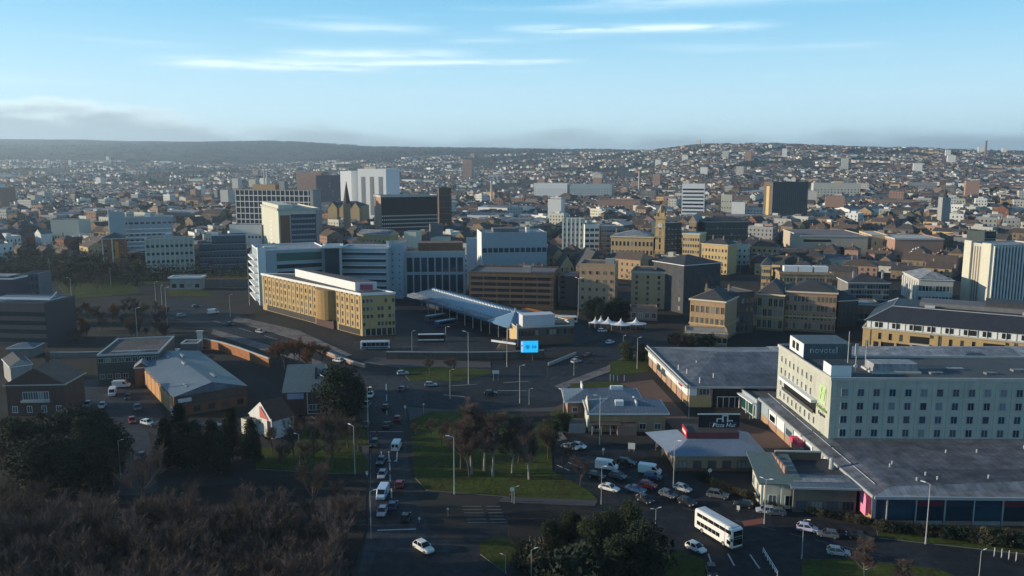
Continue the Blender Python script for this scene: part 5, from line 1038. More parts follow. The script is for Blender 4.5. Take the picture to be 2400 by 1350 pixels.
for pix in ([(935, 862), (1040, 860), (1160, 868), (1150, 876), (1080, 893), (960, 893)], [(960, 990), (1010, 965), (1180, 965), (1290, 1000), (1295, 1105), (1380, 1150), (1400, 1172), (1190, 1165), (1000, 1150), (972, 1120)],
            [(1125, 1272), (1160, 1262), (1200, 1265), (1215, 1300), (1180, 1340), (1125, 1300)], [(1555, 1300), (1590, 1292), (1650, 1312), (1655, 1360), (1560, 1360)], [(1880, 1312), (2000, 1312), (2200, 1335), (2260, 1360), (1880, 1360)],
            [(600, 1050), (835, 1045), (862, 1080), (860, 1110), (760, 1110), (600, 1100)], [(1335, 900), (1440, 895), (1490, 915), (1480, 935), (1350, 925)], [(1290, 965), (1345, 958), (1345, 1015), (1300, 1012)], [(700, 1000), (860, 990), (862, 1045), (700, 1050)],
            [(1430, 850), (1520, 830), (1520, 872), (1430, 880)], [(125, 655), (300, 650), (330, 690), (160, 700)], [(1600, 800), (1690, 800), (1700, 812), (1590, 812)], [(330, 648), (585, 632), (585, 652), (340, 668)], [(395, 668), (470, 675), (500, 695), (400, 695)], [(2050, 1232), (2500, 1275), (2500, 1310), (2060, 1262)]):
    sheet('verge', GRASS, pix, .14, True)
sheet('wood_floor', SOIL, [(-200, 1040), (250, 1040), (280, 1165), (700, 1115), (858, 1112), (858, 1230), (815, 1420), (-300, 1420)], .10, True)
sheet('shrub_bed', SOIL, [(1190, 1210), (1300, 1185), (1520, 1215), (1545, 1290), (1545, 1420), (1200, 1420)], .12, True)
sheet('shrub_bed', SOIL, [(175, 770), (390, 770), (470, 800), (470, 830), (190, 808)], .10, True)
sheet('shrub_bed', SOIL, [(620, 850), (780, 860), (840, 900), (850, 980), (760, 1000), (600, 870)], .10, True)
for pix in ([(955, 955), (1120, 964), (1300, 955), (1420, 905), (1440, 912), (1310, 965), (1180, 965), (1010, 965), (960, 985)], [(830, 905), (866, 960), (864, 1110), (850, 1110), (848, 985), (790, 870)], [(1400, 1174), (1180, 1166), (1170, 1176), (1290, 1182), (1395, 1186)], [(880, 838), (1150, 849), (1150, 862), (935, 862), (850, 848)]):
    sheet('footway', PAVE, pix, .12, True)
for pix in ([(555, 742), (700, 775), (825, 832), (806, 838), (680, 792), (545, 752)], [(500, 772), (640, 812), (760, 850), (745, 856), (620, 822), (495, 782)], [(1300, 905), (1420, 860), (1500, 815), (1512, 822), (1440, 868), (1320, 912)], [(1260, 1010), (1310, 1006), (1330, 1030), (1290, 1040)]):
    sheet('footway', mat('pale_footway', (.12, .105, .098), .9, .18, .2, streak=False, patch=.3), pix, .13, True)
# markings
WORN = mat('worn_road_paint', (.11, .115, .12), .85, .4, 1.5, streak=False)
def line(u0, v0, u1, v1, w, name='road_marking', pm=None):
    a, b = G(u0, v0), G(u1, v1); d = (b - a).normalized(); n = Vector((-d.y, d.x)) * w / 2; mb = MB()
    mb.poly([(a - n).to_tuple() + (.022,), (b - n).to_tuple() + (.022,), (b + n).to_tuple() + (.022,), (a + n).to_tuple() + (.022,)]); o = mb.build(name, pm or PAINT); o['kind'] = 'structure'
line(868, 1012, 944, 1012, .35); line(884, 1243, 975, 1240, .5)
for u0, v0, u1, v1 in ((893, 1058, 896, 1078), (911, 1058, 912, 1078), (931, 1058, 930, 1078), (913, 1085, 914, 1103), (914, 1112, 915, 1128), (917, 1145, 918, 1168), (905, 900, 905, 915), (906, 925, 906, 940), (906, 955, 907, 972), (1660, 1298, 1668, 1322), (1706, 1298, 1721, 1326), (1758, 1300, 1780, 1332),
                       (1305, 1090, 1335, 1103), (1332, 1084, 1368, 1098), (1180, 897, 1240, 893), (1165, 915, 1235, 916), (1050, 905, 1120, 900), (1040, 925, 1090, 930), (500, 752, 530, 760), (560, 769, 590, 778), (620, 787, 650, 796), (690, 808, 720, 816)):
    line(u0, v0, u1, v1, .28)
for k in range(9): line(1296 + k * 30, 1062 + k * 7.5, 1322 + k * 30, 1052 + k * 7.5, .14, 'road_marking', WORN)
for k in range(8): line(1420 + k * 26, 1098 + k * 9, 1448 + k * 26, 1112 + k * 9, .14, 'road_marking', WORN)
for k in range(10): line(868 + k * .2, 1020 + k * 22, 867.5 + k * .1, 1034 + k * 22, .16, 'road_marking', WORN)
for k in range(9): line(1600 + k * 62, 1190 + k * 15, 1632 + k * 62, 1198 + k * 15, .2, 'road_marking', WORN)
for k in range(9): line(840 + k * 34, 893 + (k % 3), 858 + k * 34, 893 + (k % 3), .2, 'road_marking', WORN)
for k in range(7): line(1290 + k * 26, 890 - k * 13, 1303 + k * 26, 883.5 - k * 13, .2, 'road_marking', WORN)
for k in range(6): line(930 + k * 45, 868, 950 + k * 45, 868, .2, 'road_marking', WORN) if False else line(900 + k * 60, 857, 925 + k * 60, 857.5, .2, 'road_marking', WORN)
for k, u in enumerate((897, 912, 927)):
    a = G(u, 1082); mb = MB(); mb.poly([(a.x - .5, a.y, .024), (a.x, a.y + 1.6, .024), (a.x + .5, a.y, .024)][::-1] if False else [(a.x - .5, a.y, .024), (a.x + .5, a.y, .024), (a.x, a.y + 1.6, .024)]); o = mb.build('road_arrow', PAINT); o['kind'] = 'structure'
for k in range(6): line(1082 + k * 3, 1187 + k * 7.5, 1128 + k * 3, 1187 + k * 7.5, .3, 'road_marking', WORN); line(1140 + k * 2, 1187 + k * 7.5, 1172 + k * 3, 1187 + k * 7.5, .3, 'road_marking', WORN)
sheet('tactile_paving', mat('red_tactile', (.22, .07, .05), .9, .1), [(1738, 1222), (1788, 1214), (1795, 1226), (1745, 1234)], .03)

# retaining walls along the lowered road
def wall_line(name, label, pts, h, m, capm, cat='wall', w=.6):
    p = [G(u, v) for u, v in pts]; t = thing(name, label, cat, (p[0].x, p[0].y, 0)); o = p[0]
    for i in range(len(p) - 1):
        a, b = p[i] - o, p[i + 1] - o; d = (b - a).normalized(); n = Vector((-d.y, d.x)) * w / 2; e = d * .004
        mb = MB(); mb.prism([a - n, b - n - e, b + n - e, a + n], 0, h); mb.build('wall_bay', m, t)
        mb = MB(); n = n * 1.25; mb.prism([a - n, b - n - e, b + n - e, a + n], h + .002, h + .3); mb.build('coping', capm, t)
    return t
wall_line('parapet_wall', 'sunlit orange brick parapet along the sunken road left of the ochre hotel', [(474, 812), (520, 822), (560, 835), (600, 850), (632, 862)], 3.2, mat('orange_parapet_brick', (.30, .12, .05), .9, .2, .6), PALE)
wall_line('parapet_wall', 'pale stone parapet sloping down to the junction right of the russet trees', [(720, 812), (780, 838), (830, 856), (855, 862)], 1.1, PINKB, PALE)
wall_line('retaining_wall', 'long dark retaining wall below the bus station apron', [(905, 842), (1000, 843), (1100, 843), (1180, 842), (1275, 838)], 2.6, SOOT, CONC)
wall_line('retaining_wall', 'long grey wall crossing behind the green workshop block', [(118, 838), (180, 838), (260, 836), (340, 834)], 1.8, DCONC, CONC)
t = wall_line('guard_rail', 'pale guard rail curving along the slip road right of the cyan billboard', [(1285, 858), (1310, 848), (1350, 832)], .9, CONC, METAL, 'guard rail', .25)
t = thing('bridge_pier', 'pale concrete pier at the start of the brick parapet', 'pier', tuple(G(470, 815)) + (0,)); mb = MB(); mb.box(-.9, .9, -.6, .6, 0, 6.2); mb.build('shaft', CREAM, t); mb = MB(); mb.box(-1.2, 1.2, -.9, .9, 6.2, 6.7); mb.build('cap', PALE, t)

# ================================================================== vegetation
def limb(mb, p, d, L, r, n, rr, mi=0, wob=.18, steps=3):
    pts = [p]; q = p; dd = d.normalized()
    for k in range(steps):
        dd = (dd + Vector((rr.uniform(-wob, wob), rr.uniform(-wob, wob), rr.uniform(-wob * .3, wob)))).normalized()
        q2 = q + dd * L / steps; mb.tube(q, q2, r * (1 - k / steps * .6), r * (1 - (k + 1) / steps * .6), n, mi, cap=False); q = q2; pts.append(q)
    return pts, dd
def ribbon(mb, p, d, L, w, rr, mi=0):
    s = d.orthogonal().normalized(); s = (s * math.cos(rr.uniform(0, 6.28)) + d.cross(s) * math.sin(rr.uniform(0, 6.28))).normalized() * w
    mb.poly([p - s, p + s, p + d * L], mi)
def bare_tree(seed, h, spread=.34, dens=1.0, birch=False, w=.03):
    rr = random.Random(seed); tr = MB(); tw = MB()
    up = Vector((0, 0, 1)); r0 = h * .016 + .05
    pts, d = limb(tr, Vector((0, 0, -.2)), Vector((rr.uniform(-.06, .06), rr.uniform(-.06, .06), 1)), h * (.78 if birch else .55), r0, 7, rr, 0, .08, 5)
    nl = int((22 if birch else 13) * (.7 + .3 * dens))
    for k in range(nl):
        f = rr.uniform(.30 if not birch else .25, 1.0) ** .8; i = min(int(f * 5), 4); p = pts[i].lerp(pts[i + 1], f * 5 - i if f < 1 else 1)
        a = rr.uniform(0, 6.28); el = rr.uniform(.55, 1.2) if not birch else rr.uniform(.5, 1.2); dv = Vector((math.cos(a) * math.cos(el), math.sin(a) * math.cos(el), math.sin(el)))
        LL = h * spread * (1.25 - f * .55) * rr.uniform(.75, 1.15)
        lp, ld = limb(tr, p, dv, LL, r0 * .45 * (1.2 - f * .6), 5, rr, 0, .22)
        for b in range(int(7 * dens)):
            g = rr.uniform(.3, 1.0); j = min(int(g * 3), 2); q = lp[j].lerp(lp[j + 1], g * 3 - j)
            bd = (ld + Vector((rr.uniform(-1, 1), rr.uniform(-1, 1), rr.uniform(-.2, .9))) * .9).normalized(); BL = LL * rr.uniform(.3, .6)
            bp, bdd = limb(tw, q, bd, BL, .035, 3, rr, 0, .25, 2)
            for c in range(int(11 * dens)):
                s = rr.uniform(.15, 1.0) * 2; m = min(int(s), 1); e = bp[m].lerp(bp[m + 1], s - m)
                td = (bdd + Vector((rr.uniform(-1, 1), rr.uniform(-1, 1), rr.uniform(-.5 if birch else -.2, .8))) * 1.0).normalized()
                TL = rr.uniform(.5, 1.3) * h / 12; ribbon(tw, e, td, TL, w, rr)
                for z in range(4): ribbon(tw, e + td * TL * rr.uniform(.2, .8), (td + Vector((rr.uniform(-1, 1), rr.uniform(-1, 1), rr.uniform(-.4, .7)))).normalized(), TL * .65, w * .7, rr)
    return tr, tw
def leafy(seed, h, rw, n_cl, n_lf, ls, shape='cone', low=.12):
    rr = random.Random(seed); tr = MB(); lf = MB(); limb(tr, Vector((0, 0, -.2)), Vector((0, 0, 1)), h * .9, h * .018 + .06, 6, rr, 0, .04, 4)
    for k in range(n_cl):
        f = rr.uniform(low, 1.0)
        prof = (1 - f) ** .75 * 1.05 + .05 if shape == 'cone' else math.sqrt(max(0, 1 - ((f - .55) / .5) ** 2)) + .05
        prof *= rr.uniform(.55, 1.12); a = rr.uniform(0, 6.28); rad = rw * prof * math.sqrt(rr.uniform(.15, 1))
        c = Vector((math.cos(a) * rad, math.sin(a) * rad, h * f)); cr = rw * rr.uniform(.16, .34) + .15
        if rad > rw * .3 and k % 3 == 0: tr.tube((0, 0, max(.3, h * f - rad * .5)), c, .07, .03, 4, 0, False)
        for j in range(n_lf):
            v = Vector((rr.gauss(0, 1), rr.gauss(0, 1), rr.gauss(0, .7))).normalized() * cr * rr.uniform(.4, 1.1)
            q = c + v; x = Vector((rr.gauss(0, 1), rr.gauss(0, 1), rr.gauss(0, .6))).normalized(); y = x.orthogonal().normalized(); s = ls * rr.uniform(.6, 1.4)
            lf.poly([q - x * s, q + y * s * .5, q + x * s, q - y * s * .5], 0)
    return tr, lf
def proto(name, label, parts, cat='tree'):
    t = thing(name, label, cat, (0, -500, 0)); (tr, tm), (cr, cm) = parts
    tr.build('trunk', tm, t); cr.build('crown', cm, t); return t
PROT = {}
for k in range(4): a, b = bare_tree(100 + k, 12 + k, .36 + .02 * k, 1.1, w=.028); PROT['bare%d' % k] = proto('bare_tree', '', ((a, BARK), (b, TWIG if k % 2 else TWIGP)))
for k in range(3): a, b = bare_tree(200 + k, 13, .25, 1.15, True, .034); PROT['birch%d' % k] = proto('birch_tree', '', ((a, BIRCH), (b, TWIGP)))
for k in range(2): a, b = bare_tree(300 + k, 9, .40, 1.0, w=.05); PROT['russet%d' % k] = proto('russet_tree', '', ((a, BARK), (b, RUSSET)))
for k in range(3): a, b = leafy(400 + k, 13, 3.4, 220, 40, .22, 'cone'); PROT['fir%d' % k] = proto('conifer_tree', '', ((a, BARK), (b, LEAFD)))
for k in range(3): a, b = leafy(500 + k, 8, 3.4, 190, 44, .19, 'round', .1); PROT['ever%d' % k] = proto('evergreen_tree', '', ((a, BARK), (b, LEAFD)))
for k in range(2): a, b = leafy(600 + k, 7, 2.6, 170, 40, .16, 'round', .08); PROT['green%d' % k] = proto('leafy_tree', '', ((a, BARK), (b, LEAFG)))
for k in range(2): a, b = leafy(700 + k, 3.0, 2.4, 60, 20, .22, 'round', .05); PROT['bush%d' % k] = proto('bush', '', ((a, BARK), (b, LEAFD if k else LEAFB)), 'bush')
for k in range(2): a, b = leafy(800 + k, 9, 4.2, 55, 9, .75, 'round', .15); PROT['city%d' % k] = proto('city_tree', '', ((a, BARK), (b, LEAFB if k else LEAFG)))
a, b = bare_tree(900, 10, .38, .62, w=.10); PROT['citybare0'] = proto('city_tree', '', ((a, BARK), (b, TWIGP)))
a, b = bare_tree(901, 11, .36, .62, w=.10); PROT['citybare1'] = proto('city_tree', '', ((a, BARK), (b, TWIG)))
PROTH = dict(bare0=12, bare1=13, bare2=14, bare3=15, birch0=13, birch1=13, birch2=13, russet0=9, russet1=9, fir0=13, fir1=13, fir2=13, ever0=8, ever1=8, ever2=8, green0=7, green1=7, bush0=3, bush1=3, city0=9, city1=9, citybare0=10, citybare1=11)
def plant(kind, x, y, h, label, group=None, z=0.0):
    k = kind if kind in PROT else kind + str(rnd.randrange(sum(1 for q in PROT if q.rstrip('0123456789') == kind)))
    s = h / PROTH[k]; return dup(PROT[k], (x, y, z), rnd.uniform(0, 6.28), label, group, (s * rnd.uniform(.9, 1.1), s * rnd.uniform(.9, 1.1), s))
def plant_px(kind, u, vb, vt, label, group=None):
    p = G(u, vb); plant(kind, p.x, p.y, max(.8, TOP(p.y, vt)), label, group)
ORD = ['leftmost', 'second from left', 'third from left', 'fourth from left', 'fifth from left', 'sixth from left', 'seventh from left', 'eighth from left', 'ninth from left', 'tenth from left', 'eleventh from left', 'twelfth from left', 'thirteenth from left', 'fourteenth from left', 'fifteenth from left']
def ords(n): return [ORD[k] if k < (n + 1) // 2 else (ORD[n - 1 - k].replace('left', 'right') if k < n - 1 else 'rightmost') for k in range(n)]
def row(kind, spots, noun, place, group):
    spots = sorted(spots)
    for (u, vb, vt), w in zip(spots, ords(len(spots))): plant_px(kind, u, vb, vt, w + ' ' + noun + ' ' + place, group)
row('bare', [(180 + k * 24, 668 - (k * 5) % 14, 632 + (k * 7) % 16) for k in range(8)], 'bare tree', 'along the far side of the green behind the dark office', 'bare trees on the far side of the green')
# the dark wood in the lower left corner
gl = 'bare trees of the wood at lower left'
n = 0
for tries in range(4000):
    if n >= 128: break
    u = rnd.uniform(-260, 850); v = rnd.uniform(1185, 1600); p = G(u, v)
    if any((p.x - q[0]) ** 2 + (p.y - q[1]) ** 2 < 6.5 for q in KEEP[-160:] if q[2] == 0): continue
    uu = 1200 + FPX * p.x / (p.y * cT + H * sT)
    if uu > 840 - max(0, v - 1300) * .12: continue
    crest = 1058 + 26 * math.sin(u / 70) + (u > 720) * (u - 720) * .75
    h = min(17.0, max(6.5, TOP(p.y, crest + rnd.choice((0, 0, 40, 110, 160)) + rnd.uniform(0, 60)))); KEEP.append((p.x, p.y, 0)); n += 1
    plant('bare', p.x, p.y, h, 'brown leafless tree in the dense dark wood filling the lower left corner', gl)
for k in range(46):
    u = rnd.uniform(-60, 800); v = rnd.uniform(1190, 1480); p = G(u, v); plant('bush', p.x, p.y, rnd.uniform(1.8, 3.6), 'dark undergrowth bush beneath the trees of the lower left wood', 'undergrowth bushes of the lower left wood')
row('ever', ((20, 1075, 985), (70, 1105, 992), (135, 1110, 985), (175, 1105, 968), (222, 1100, 972), (252, 1112, 1000), (160, 1150, 1030), (95, 1160, 1035)), 'dark evergreen', 'in the clump around the brick pub', 'dark evergreens around the brick pub')
row('fir', ((45, 1120, 985), (110, 1100, 975), (200, 1130, 985), (240, 1150, 1020)), 'dark pointed conifer', 'in the clump around the brick pub', 'dark conifers around the brick pub')
row('bare', ((5, 1120, 1010), (85, 1140, 1020), (268, 1140, 1040), (150, 1080, 985)), 'bare tree', 'mixed into the evergreen clump by the brick pub', 'bare trees in the evergreen clump')
for u, vb, vt, lab in ((392, 1100, 985, 'dark conifer beside the side street, left of a pair'), (428, 1105, 955, 'tall dark conifer below the brick warehouse'), (462, 1105, 990, 'dark conifer right of the tall one below the brick warehouse'), (500, 1085, 985, 'conifer left of the white gabled house'), (545, 1080, 960, 'conifer standing before the white gabled house wall'), (590, 1088, 985, 'small dark conifer at the foot of the white gabled house'), (518, 1110, 1010, 'low dark conifer in front of the pair by the white house')):
    plant_px('fir', u, vb, vt, lab)
for u, vb, vt, lab in ((800, 985, 868, 'big dark ivy-clad tree right of the grey-green roofed shed'), (828, 965, 890, 'dark round evergreen at the roadside by the junction'), (780, 920, 860, 'dark evergreen behind the grey-green roofed shed')):
    plant_px('ever', u, vb, vt, lab)
row('russet', ((640, 858, 800), (668, 866, 790), (700, 866, 786), (730, 860, 792), (755, 858, 800), (690, 842, 790), (655, 845, 796), (720, 876, 812)), 'russet tree', 'in the clump between parapet and ochre hotel', 'russet trees beside the parapet')
row('bare', ((640, 1065, 985), (690, 1080, 970), (735, 1075, 965), (775, 1070, 945), (815, 1050, 960), (660, 1110, 1020), (720, 1112, 1010), (780, 1095, 1000), (840, 1060, 985), (700, 1040, 960), (760, 1030, 950)), 'purple-brown bare tree', 'on the grass left of the main road', 'bare trees left of the main road')
for u, vb, vt, lab in ((1105, 1112, 945, 'tall white-trunked birch, leftmost of the birch stand'), (1135, 1105, 950, 'birch with pale stem second in the birch stand'), (1155, 1118, 960, 'slim birch in the middle of the birch stand'), (1240, 1125, 985, 'birch with forked white trunk right of the birch stand'), (1200, 1110, 975, 'thin birch between the stand and the forked one')):
    plant_px('birch', u, vb, vt, lab)
row('bare', ((975, 1020, 985), (1035, 1050, 985), (1080, 1100, 965), (1215, 1085, 975), (1100, 1118, 985), (1285, 1075, 985), (1320, 1110, 1020), (1060, 1060, 965), (1360, 1140, 1060)), 'mauve-brown bare tree', 'on the grass island with the birches', 'bare trees on the island with the birches')
plant_px('bare', 1012, 1032, 975, 'small dark bare tree alone on the sunlit grass by the main road'); plant_px('bare', 1008, 880, 828, 'leafless tree on the traffic island left of the billboard'); plant_px('bare', 1060, 882, 826, 'second leafless tree on the traffic island nearer the billboard')
plant_px('green', 1290, 1045, 985, 'dark green bush at the edge of the birches by the parked cars'); plant_px('ever', 1320, 1010, 970, 'small evergreen beside the twin-roofed restaurant')
for u, vb, vt, kind, lab in ((1335, 1300, 1195, 'ever', 'dark evergreen, tallest on the left of the lower island'), (1290, 1310, 1215, 'ever', 'dark evergreen at the left of the lower island'), (1225, 1340, 1262, 'ever', 'low dark evergreen beside the mown grass'), (1260, 1350, 1270, 'bush', 'dark bush at the foot of the lower island'), (1380, 1320, 1205, 'green', 'brownish green tree in the middle of the lower island'),
                             (1425, 1300, 1190, 'green', 'green tree left of the tall yellow-green one'), (1475, 1300, 1168, 'green', 'tall yellow-green tree at the top of the lower island'), (1500, 1380, 1220, 'ever', 'broad dark evergreen at the right of the lower island'), (1450, 1420, 1250, 'ever', 'dark evergreen at the bottom of the lower island'), (1350, 1420, 1280, 'bush', 'bush at the bottom of the lower island'), (1400, 1390, 1260, 'bare', 'leaning grey leafless tree on the lower island'), (1520, 1330, 1230, 'bush', 'dark bush beside the lamp post on the lower island'), (1300, 1400, 1290, 'bush', 'second dark bush at the bottom left of the lower island')):
    p = G(u, vb); hh = TOP(p.y, vt); q = plant(kind, p.x, p.y, hh * .9, lab); q.scale.x *= .72; q.scale.y *= .72
for u, vb, vt, lab in ((2025, 1370, 1262, 'small purplish bare tree left of the pair at lower right'), (2112, 1385, 1305, 'small purplish bare tree right of the pair at lower right')): plant_px('birch', u, vb, vt, lab)
for k in range(52):
    u = rnd.uniform(172, 400); v = rnd.uniform(725, 803); p = G(u, v); plant('russet' if k % 7 == 0 else 'bare', p.x, p.y, rnd.uniform(5, 8.5), 'brown leafless shrub tree in the thicket right of the dark office', 'bare thicket right of the dark office')
row('bare', [(162 + k * 13, 690 - (k * 7) % 32, 640 + (k * 11) % 22) for k in range(9)], 'bare tree', 'on the green behind the dark office', 'bare trees on the green behind the dark office')
row('ever', ((1385, 752, 705), (1410, 755, 712), (1435, 752, 708), (1460, 750, 706), (1400, 742, 700), (1445, 740, 700)), 'dark evergreen', 'in the clump below the buff flats', 'dark evergreens below the buff flats')
row('bush', [(1580 + k * 16, 806 + (k % 2) * 5, 784) for k in range(7)], 'dark bush', 'in the hedge below the stone podium', 'hedge bushes below the stone podium')
for u, vb, vt, lab in ((1468, 845, 800, 'grey-green round bush left of the grey leisure hall'), (1502, 848, 808, 'second grey-green bush nearer the grey leisure hall')): plant_px('green', u, vb, vt, lab)
row('bush', [(2060 + k * 14, 1236 + k * 1.6 + rnd.uniform(0, 10), 1222 + k * 1.2) for k in range(30)], 'low hedge bush', 'along the leisure centre wall', 'hedge along the leisure centre')
row('bush', [(1640 + k * 17, 1125 + k * 7, 1108 + k * 7) for k in range(12)], 'low bush', 'in the bed between car park and restaurants', 'bushes along the restaurants')
row('bush', [(1900 + k * 22, 1205 + k * 4, 1190 + k * 4) for k in range(7)], 'low bush', 'beside the path to the arch sign', 'bushes beside the arch sign path')

# ================================================================== street furniture
def lamp_proto(arms):
    t = thing('street_lamp', '', 'street lamp', (0, -500, 0)); mb = MB(); mb.tube((0, 0, 0), (0, 0, 1.2), .13, .13, 8); mb.tube((0, 0, 1.2), (0, 0, 10), .095, .055, 8); mb.build('pole', METAL, t)
    for s in arms:
        mb = MB(); mb.tube((0, 0, 9.9), (s * .8, 0, 10.2), .05, .045, 6); mb.build('arm', METAL, t)
        mb = MB(); mb.hexa([(s * .7, -.13, 10.12), (s * 1.4, -.10, 10.22), (s * 1.4, .10, 10.22), (s * .7, .13, 10.12)] if s > 0 else [(s * 1.4, -.10, 10.22), (s * .7, -.13, 10.12), (s * .7, .13, 10.12), (s * 1.4, .10, 10.22)], [(s * .7, -.1, 10.26), (s * 1.4, -.08, 10.31), (s * 1.4, .08, 10.31), (s * .7, .1, 10.26)] if s > 0 else [(s * 1.4, -.08, 10.31), (s * .7, -.1, 10.26), (s * .7, .1, 10.26), (s * 1.4, .08, 10.31)]); mb.build('lamp_head', LAMPG, t)
    return t
LP1 = lamp_proto((1,)); LP2 = lamp_proto((1, -1)); used = set()
LAMPS = [(323, 806, 720, 1, 'behind the green workshop block'), (392, 762, 672, 1, 'at the corner of the brown thicket'), (870, 1262, 1148, 0, 'left of the stop line on the main road'), (832, 1112, 995, 1, 'on the grass left of the main road'), (703, 1095, 1015, 1, 'before the purple-brown bare trees'), (108, 1095, 990, 1, 'among the dark evergreens by the pub'), (283, 1120, 1030, 0, 'on the side street beside the wood'), (863, 1000, 905, 1, 'at the kerb where the main road meets the junction'),
         (763, 970, 880, 2, 'at the corner of the grey-green roofed shed'), (966, 830, 775, 1, 'at the apron edge in front of the coaches'), (1098, 900, 775, 1, 'on the traffic island right of its trees'), (1188, 860, 770, 1, 'below the concourse building ramp'), (1218, 945, 855, 1, 'left of the billboard pole at the junction'), (1240, 948, 910, 1, 'short one at the junction kerb'), (1055, 935, 865, 1, 'short one on the footway by the birches'), (1065, 1158, 1020, 1, 'on the grass left of the birches'),
         (1355, 742, 650, 2, 'tall one before the buff flats'), (1320, 1003, 912, 1, 'pale one left of the twin-roofed restaurant'), (1405, 1042, 925, 1, 'before the twin-roofed restaurant'), (1493, 865, 790, 1, 'left of the grey leisure hall, nearer one'), (1460, 832, 785, 1, 'left of the grey leisure hall, farther one'), (1578, 1142, 1030, 1, 'before the pizza restaurant'), (1614, 982, 900, 1, 'at the corner of the grey leisure hall'), (1535, 1280, 1190, 2, 'at the right of the lower island'),
         (1409, 1182, 1090, 1, 'at the car park entrance near the white saloon'), (1791, 1228, 1120, 2, 'in front of the small pale unit'), (1879, 1310, 1215, 1, 'beside the lilac white car'), (2169, 1275, 1130, 1, 'before the blue glazed front of the leisure centre'), (1245, 1400, 1285, 1, 'at the bottom edge left of the lower island'), (2290, 1400, 1288, 1, 'at the lower right corner'), (585, 716, 605, 1, 'before the end fin of the white office'), (540, 742, 690, 1, 'on the ring road left of the white fin'), (1205, 1180, 1140, 1, 'short one on the footway below the birches'), (1345, 880, 835, 1, 'short one by the guard rail'), (1185, 1345, 1300, 1, 'low one beside the mown grass')]
for u, vb, vt, k, ph in LAMPS:
    p = G(u, vb); s = TOP(p.y, vt) / 10.3; src = LP2 if k == 2 else LP1
    lab = ('double-armed' if k == 2 else 'slender grey') + ' street lamp ' + ph
    dup(src, (p.x, p.y, 0), R(rnd.choice((0, 20, -30, 180, 150))) if k != 0 else R(15), lab, 'street lamps', (max(.8, min(s, 1.3)), max(.8, min(s, 1.3)), s))
for u, vb, vt in ((118, 655, 605), (168, 632, 590), (260, 668, 630), (168, 700, 650), (1210, 610, 575), (1735, 640, 605), (1875, 600, 560), (1360, 700, 655), (205, 640, 600), (380, 720, 668), (365, 705, 660), (1045, 800, 770)):
    p = G(u, vb); s = TOP(p.y, vt) / 10.3; dup(LP1, (p.x, p.y, 0), R(rnd.uniform(0, 360)), 'thin distant street lamp standing in the town behind', 'thin distant street lamps', (1.3, 1.3, max(.6, s)))
for o in (LP1, LP2):
    for c in list(o.children): bpy.data.objects.remove(c)
    bpy.data.objects.remove(o)
def sign(u, vb, vt, w, h, label, m=WHITE, rz=0, shape='rect', name='road_sign', posts=1):
    p = G(u, vb); t = thing(name, label, 'sign', (p.x, p.y, 0), R(rz)); H_ = max(h + .3, TOP(p.y, vt))
    for k in range(posts):
        mb = MB(); x = 0 if posts == 1 else (k - .5) * w * .7; mb.tube((x, .08, 0), (x, .08, H_ - .1), .06, .05, 6); mb.build('post', METAL, t)
    mb = MB()
    if shape == 'disc': mb.tube((0, 0, H_ - h / 2), (0, -.05, H_ - h / 2), h / 2, None, 16)
    else: mb.box(-w / 2, w / 2, -.06, 0, H_ - h, H_)
    mb.build('panel', m, t); return t
sign(1480, 1058, 1038, 1.7, 1.6, 'white square sign board on legs in the restaurant car park', WHITE, -12, posts=2); sign(1162, 892, 868, 2.2, 1.1, 'white direction sign on two legs at the traffic island', WHITE, 0, posts=2)
sign(1414, 1068, 1050, .5, .7, 'small white sign above the white van in the car park', WHITE, 20, 'disc'); sign(1663, 1122, 1098, .7, .9, 'round white sign at the foot of the pizza restaurant', WHITE, 0, 'disc'); sign(1200, 1178, 1142, .8, .9, 'pale round traffic sign on the footway below the birches', WHITEP, 10, 'disc'); sign(860, 1118, 1104, .5, .9, 'small white framed sign at the left kerb of the main road', WHITE, 0)
sign(950, 980, 950, .6, .8, 'white keep-left sign at the junction island', WHITE, 0); sign(993, 968, 945, .5, .6, 'small pale sign on the footway right of the junction', WHITE, 0, 'disc'); sign(1730, 1200, 1185, .6, .9, 'white curved-arrow sign beside the double-decker bus', WHITE, -20); sign(983, 1226, 1212, .4, .5, 'little white marker right of the stop line', WHITE, 0); sign(1050, 1210, 1190, .5, .5, 'little pale marker by the crossing', WHITE, 0, 'disc')
for k, (u, v, vt) in enumerate(((1430, 897, 877), (1438, 897, 879), (1447, 897, 880), (1463, 894, 882))): sign(u, v, vt, .25, 1.8, 'thin white banner post on the green behind the twin-roofed restaurant', WHITE, 0, name='banner_post')['group'] = 'thin white banner posts'
for k, (u, v) in enumerate(((2330, 1305), (2347, 1308), (2364, 1312), (2381, 1316))): t = sign(u, v, v - 20, .12, 1.5, 'white marker bollard on the verge at lower right', WHITE, 0, name='bollard'); t['category'] = 'bollard'; t['group'] = 'white bollards at lower right'
for u, v, a in ((1537, 1055, 12), (1551, 1072, 8)):
    p = G(u, v); t = thing('feather_banner', 'white feather banner at the ' + ('upper' if u == 1537 else 'lower') + ' left corner of the pizza restaurant', 'banner', (p.x, p.y, 0), R(30)); mb = MB(); mb.tube((0, 0, 0), (0, 0, 3.6), .04, .03, 6); mb.build('pole', METAL, t); mb = MB(); mb.hexa([(.05, -.02, .6), (.75, -.02, 1.0), (.75, .02, 1.0), (.05, .02, .6)], [(.05, -.02, 3.5), (.35, -.02, 3.3), (.35, .02, 3.3), (.05, .02, 3.5)]); mb.build('flag', WHITE, t)
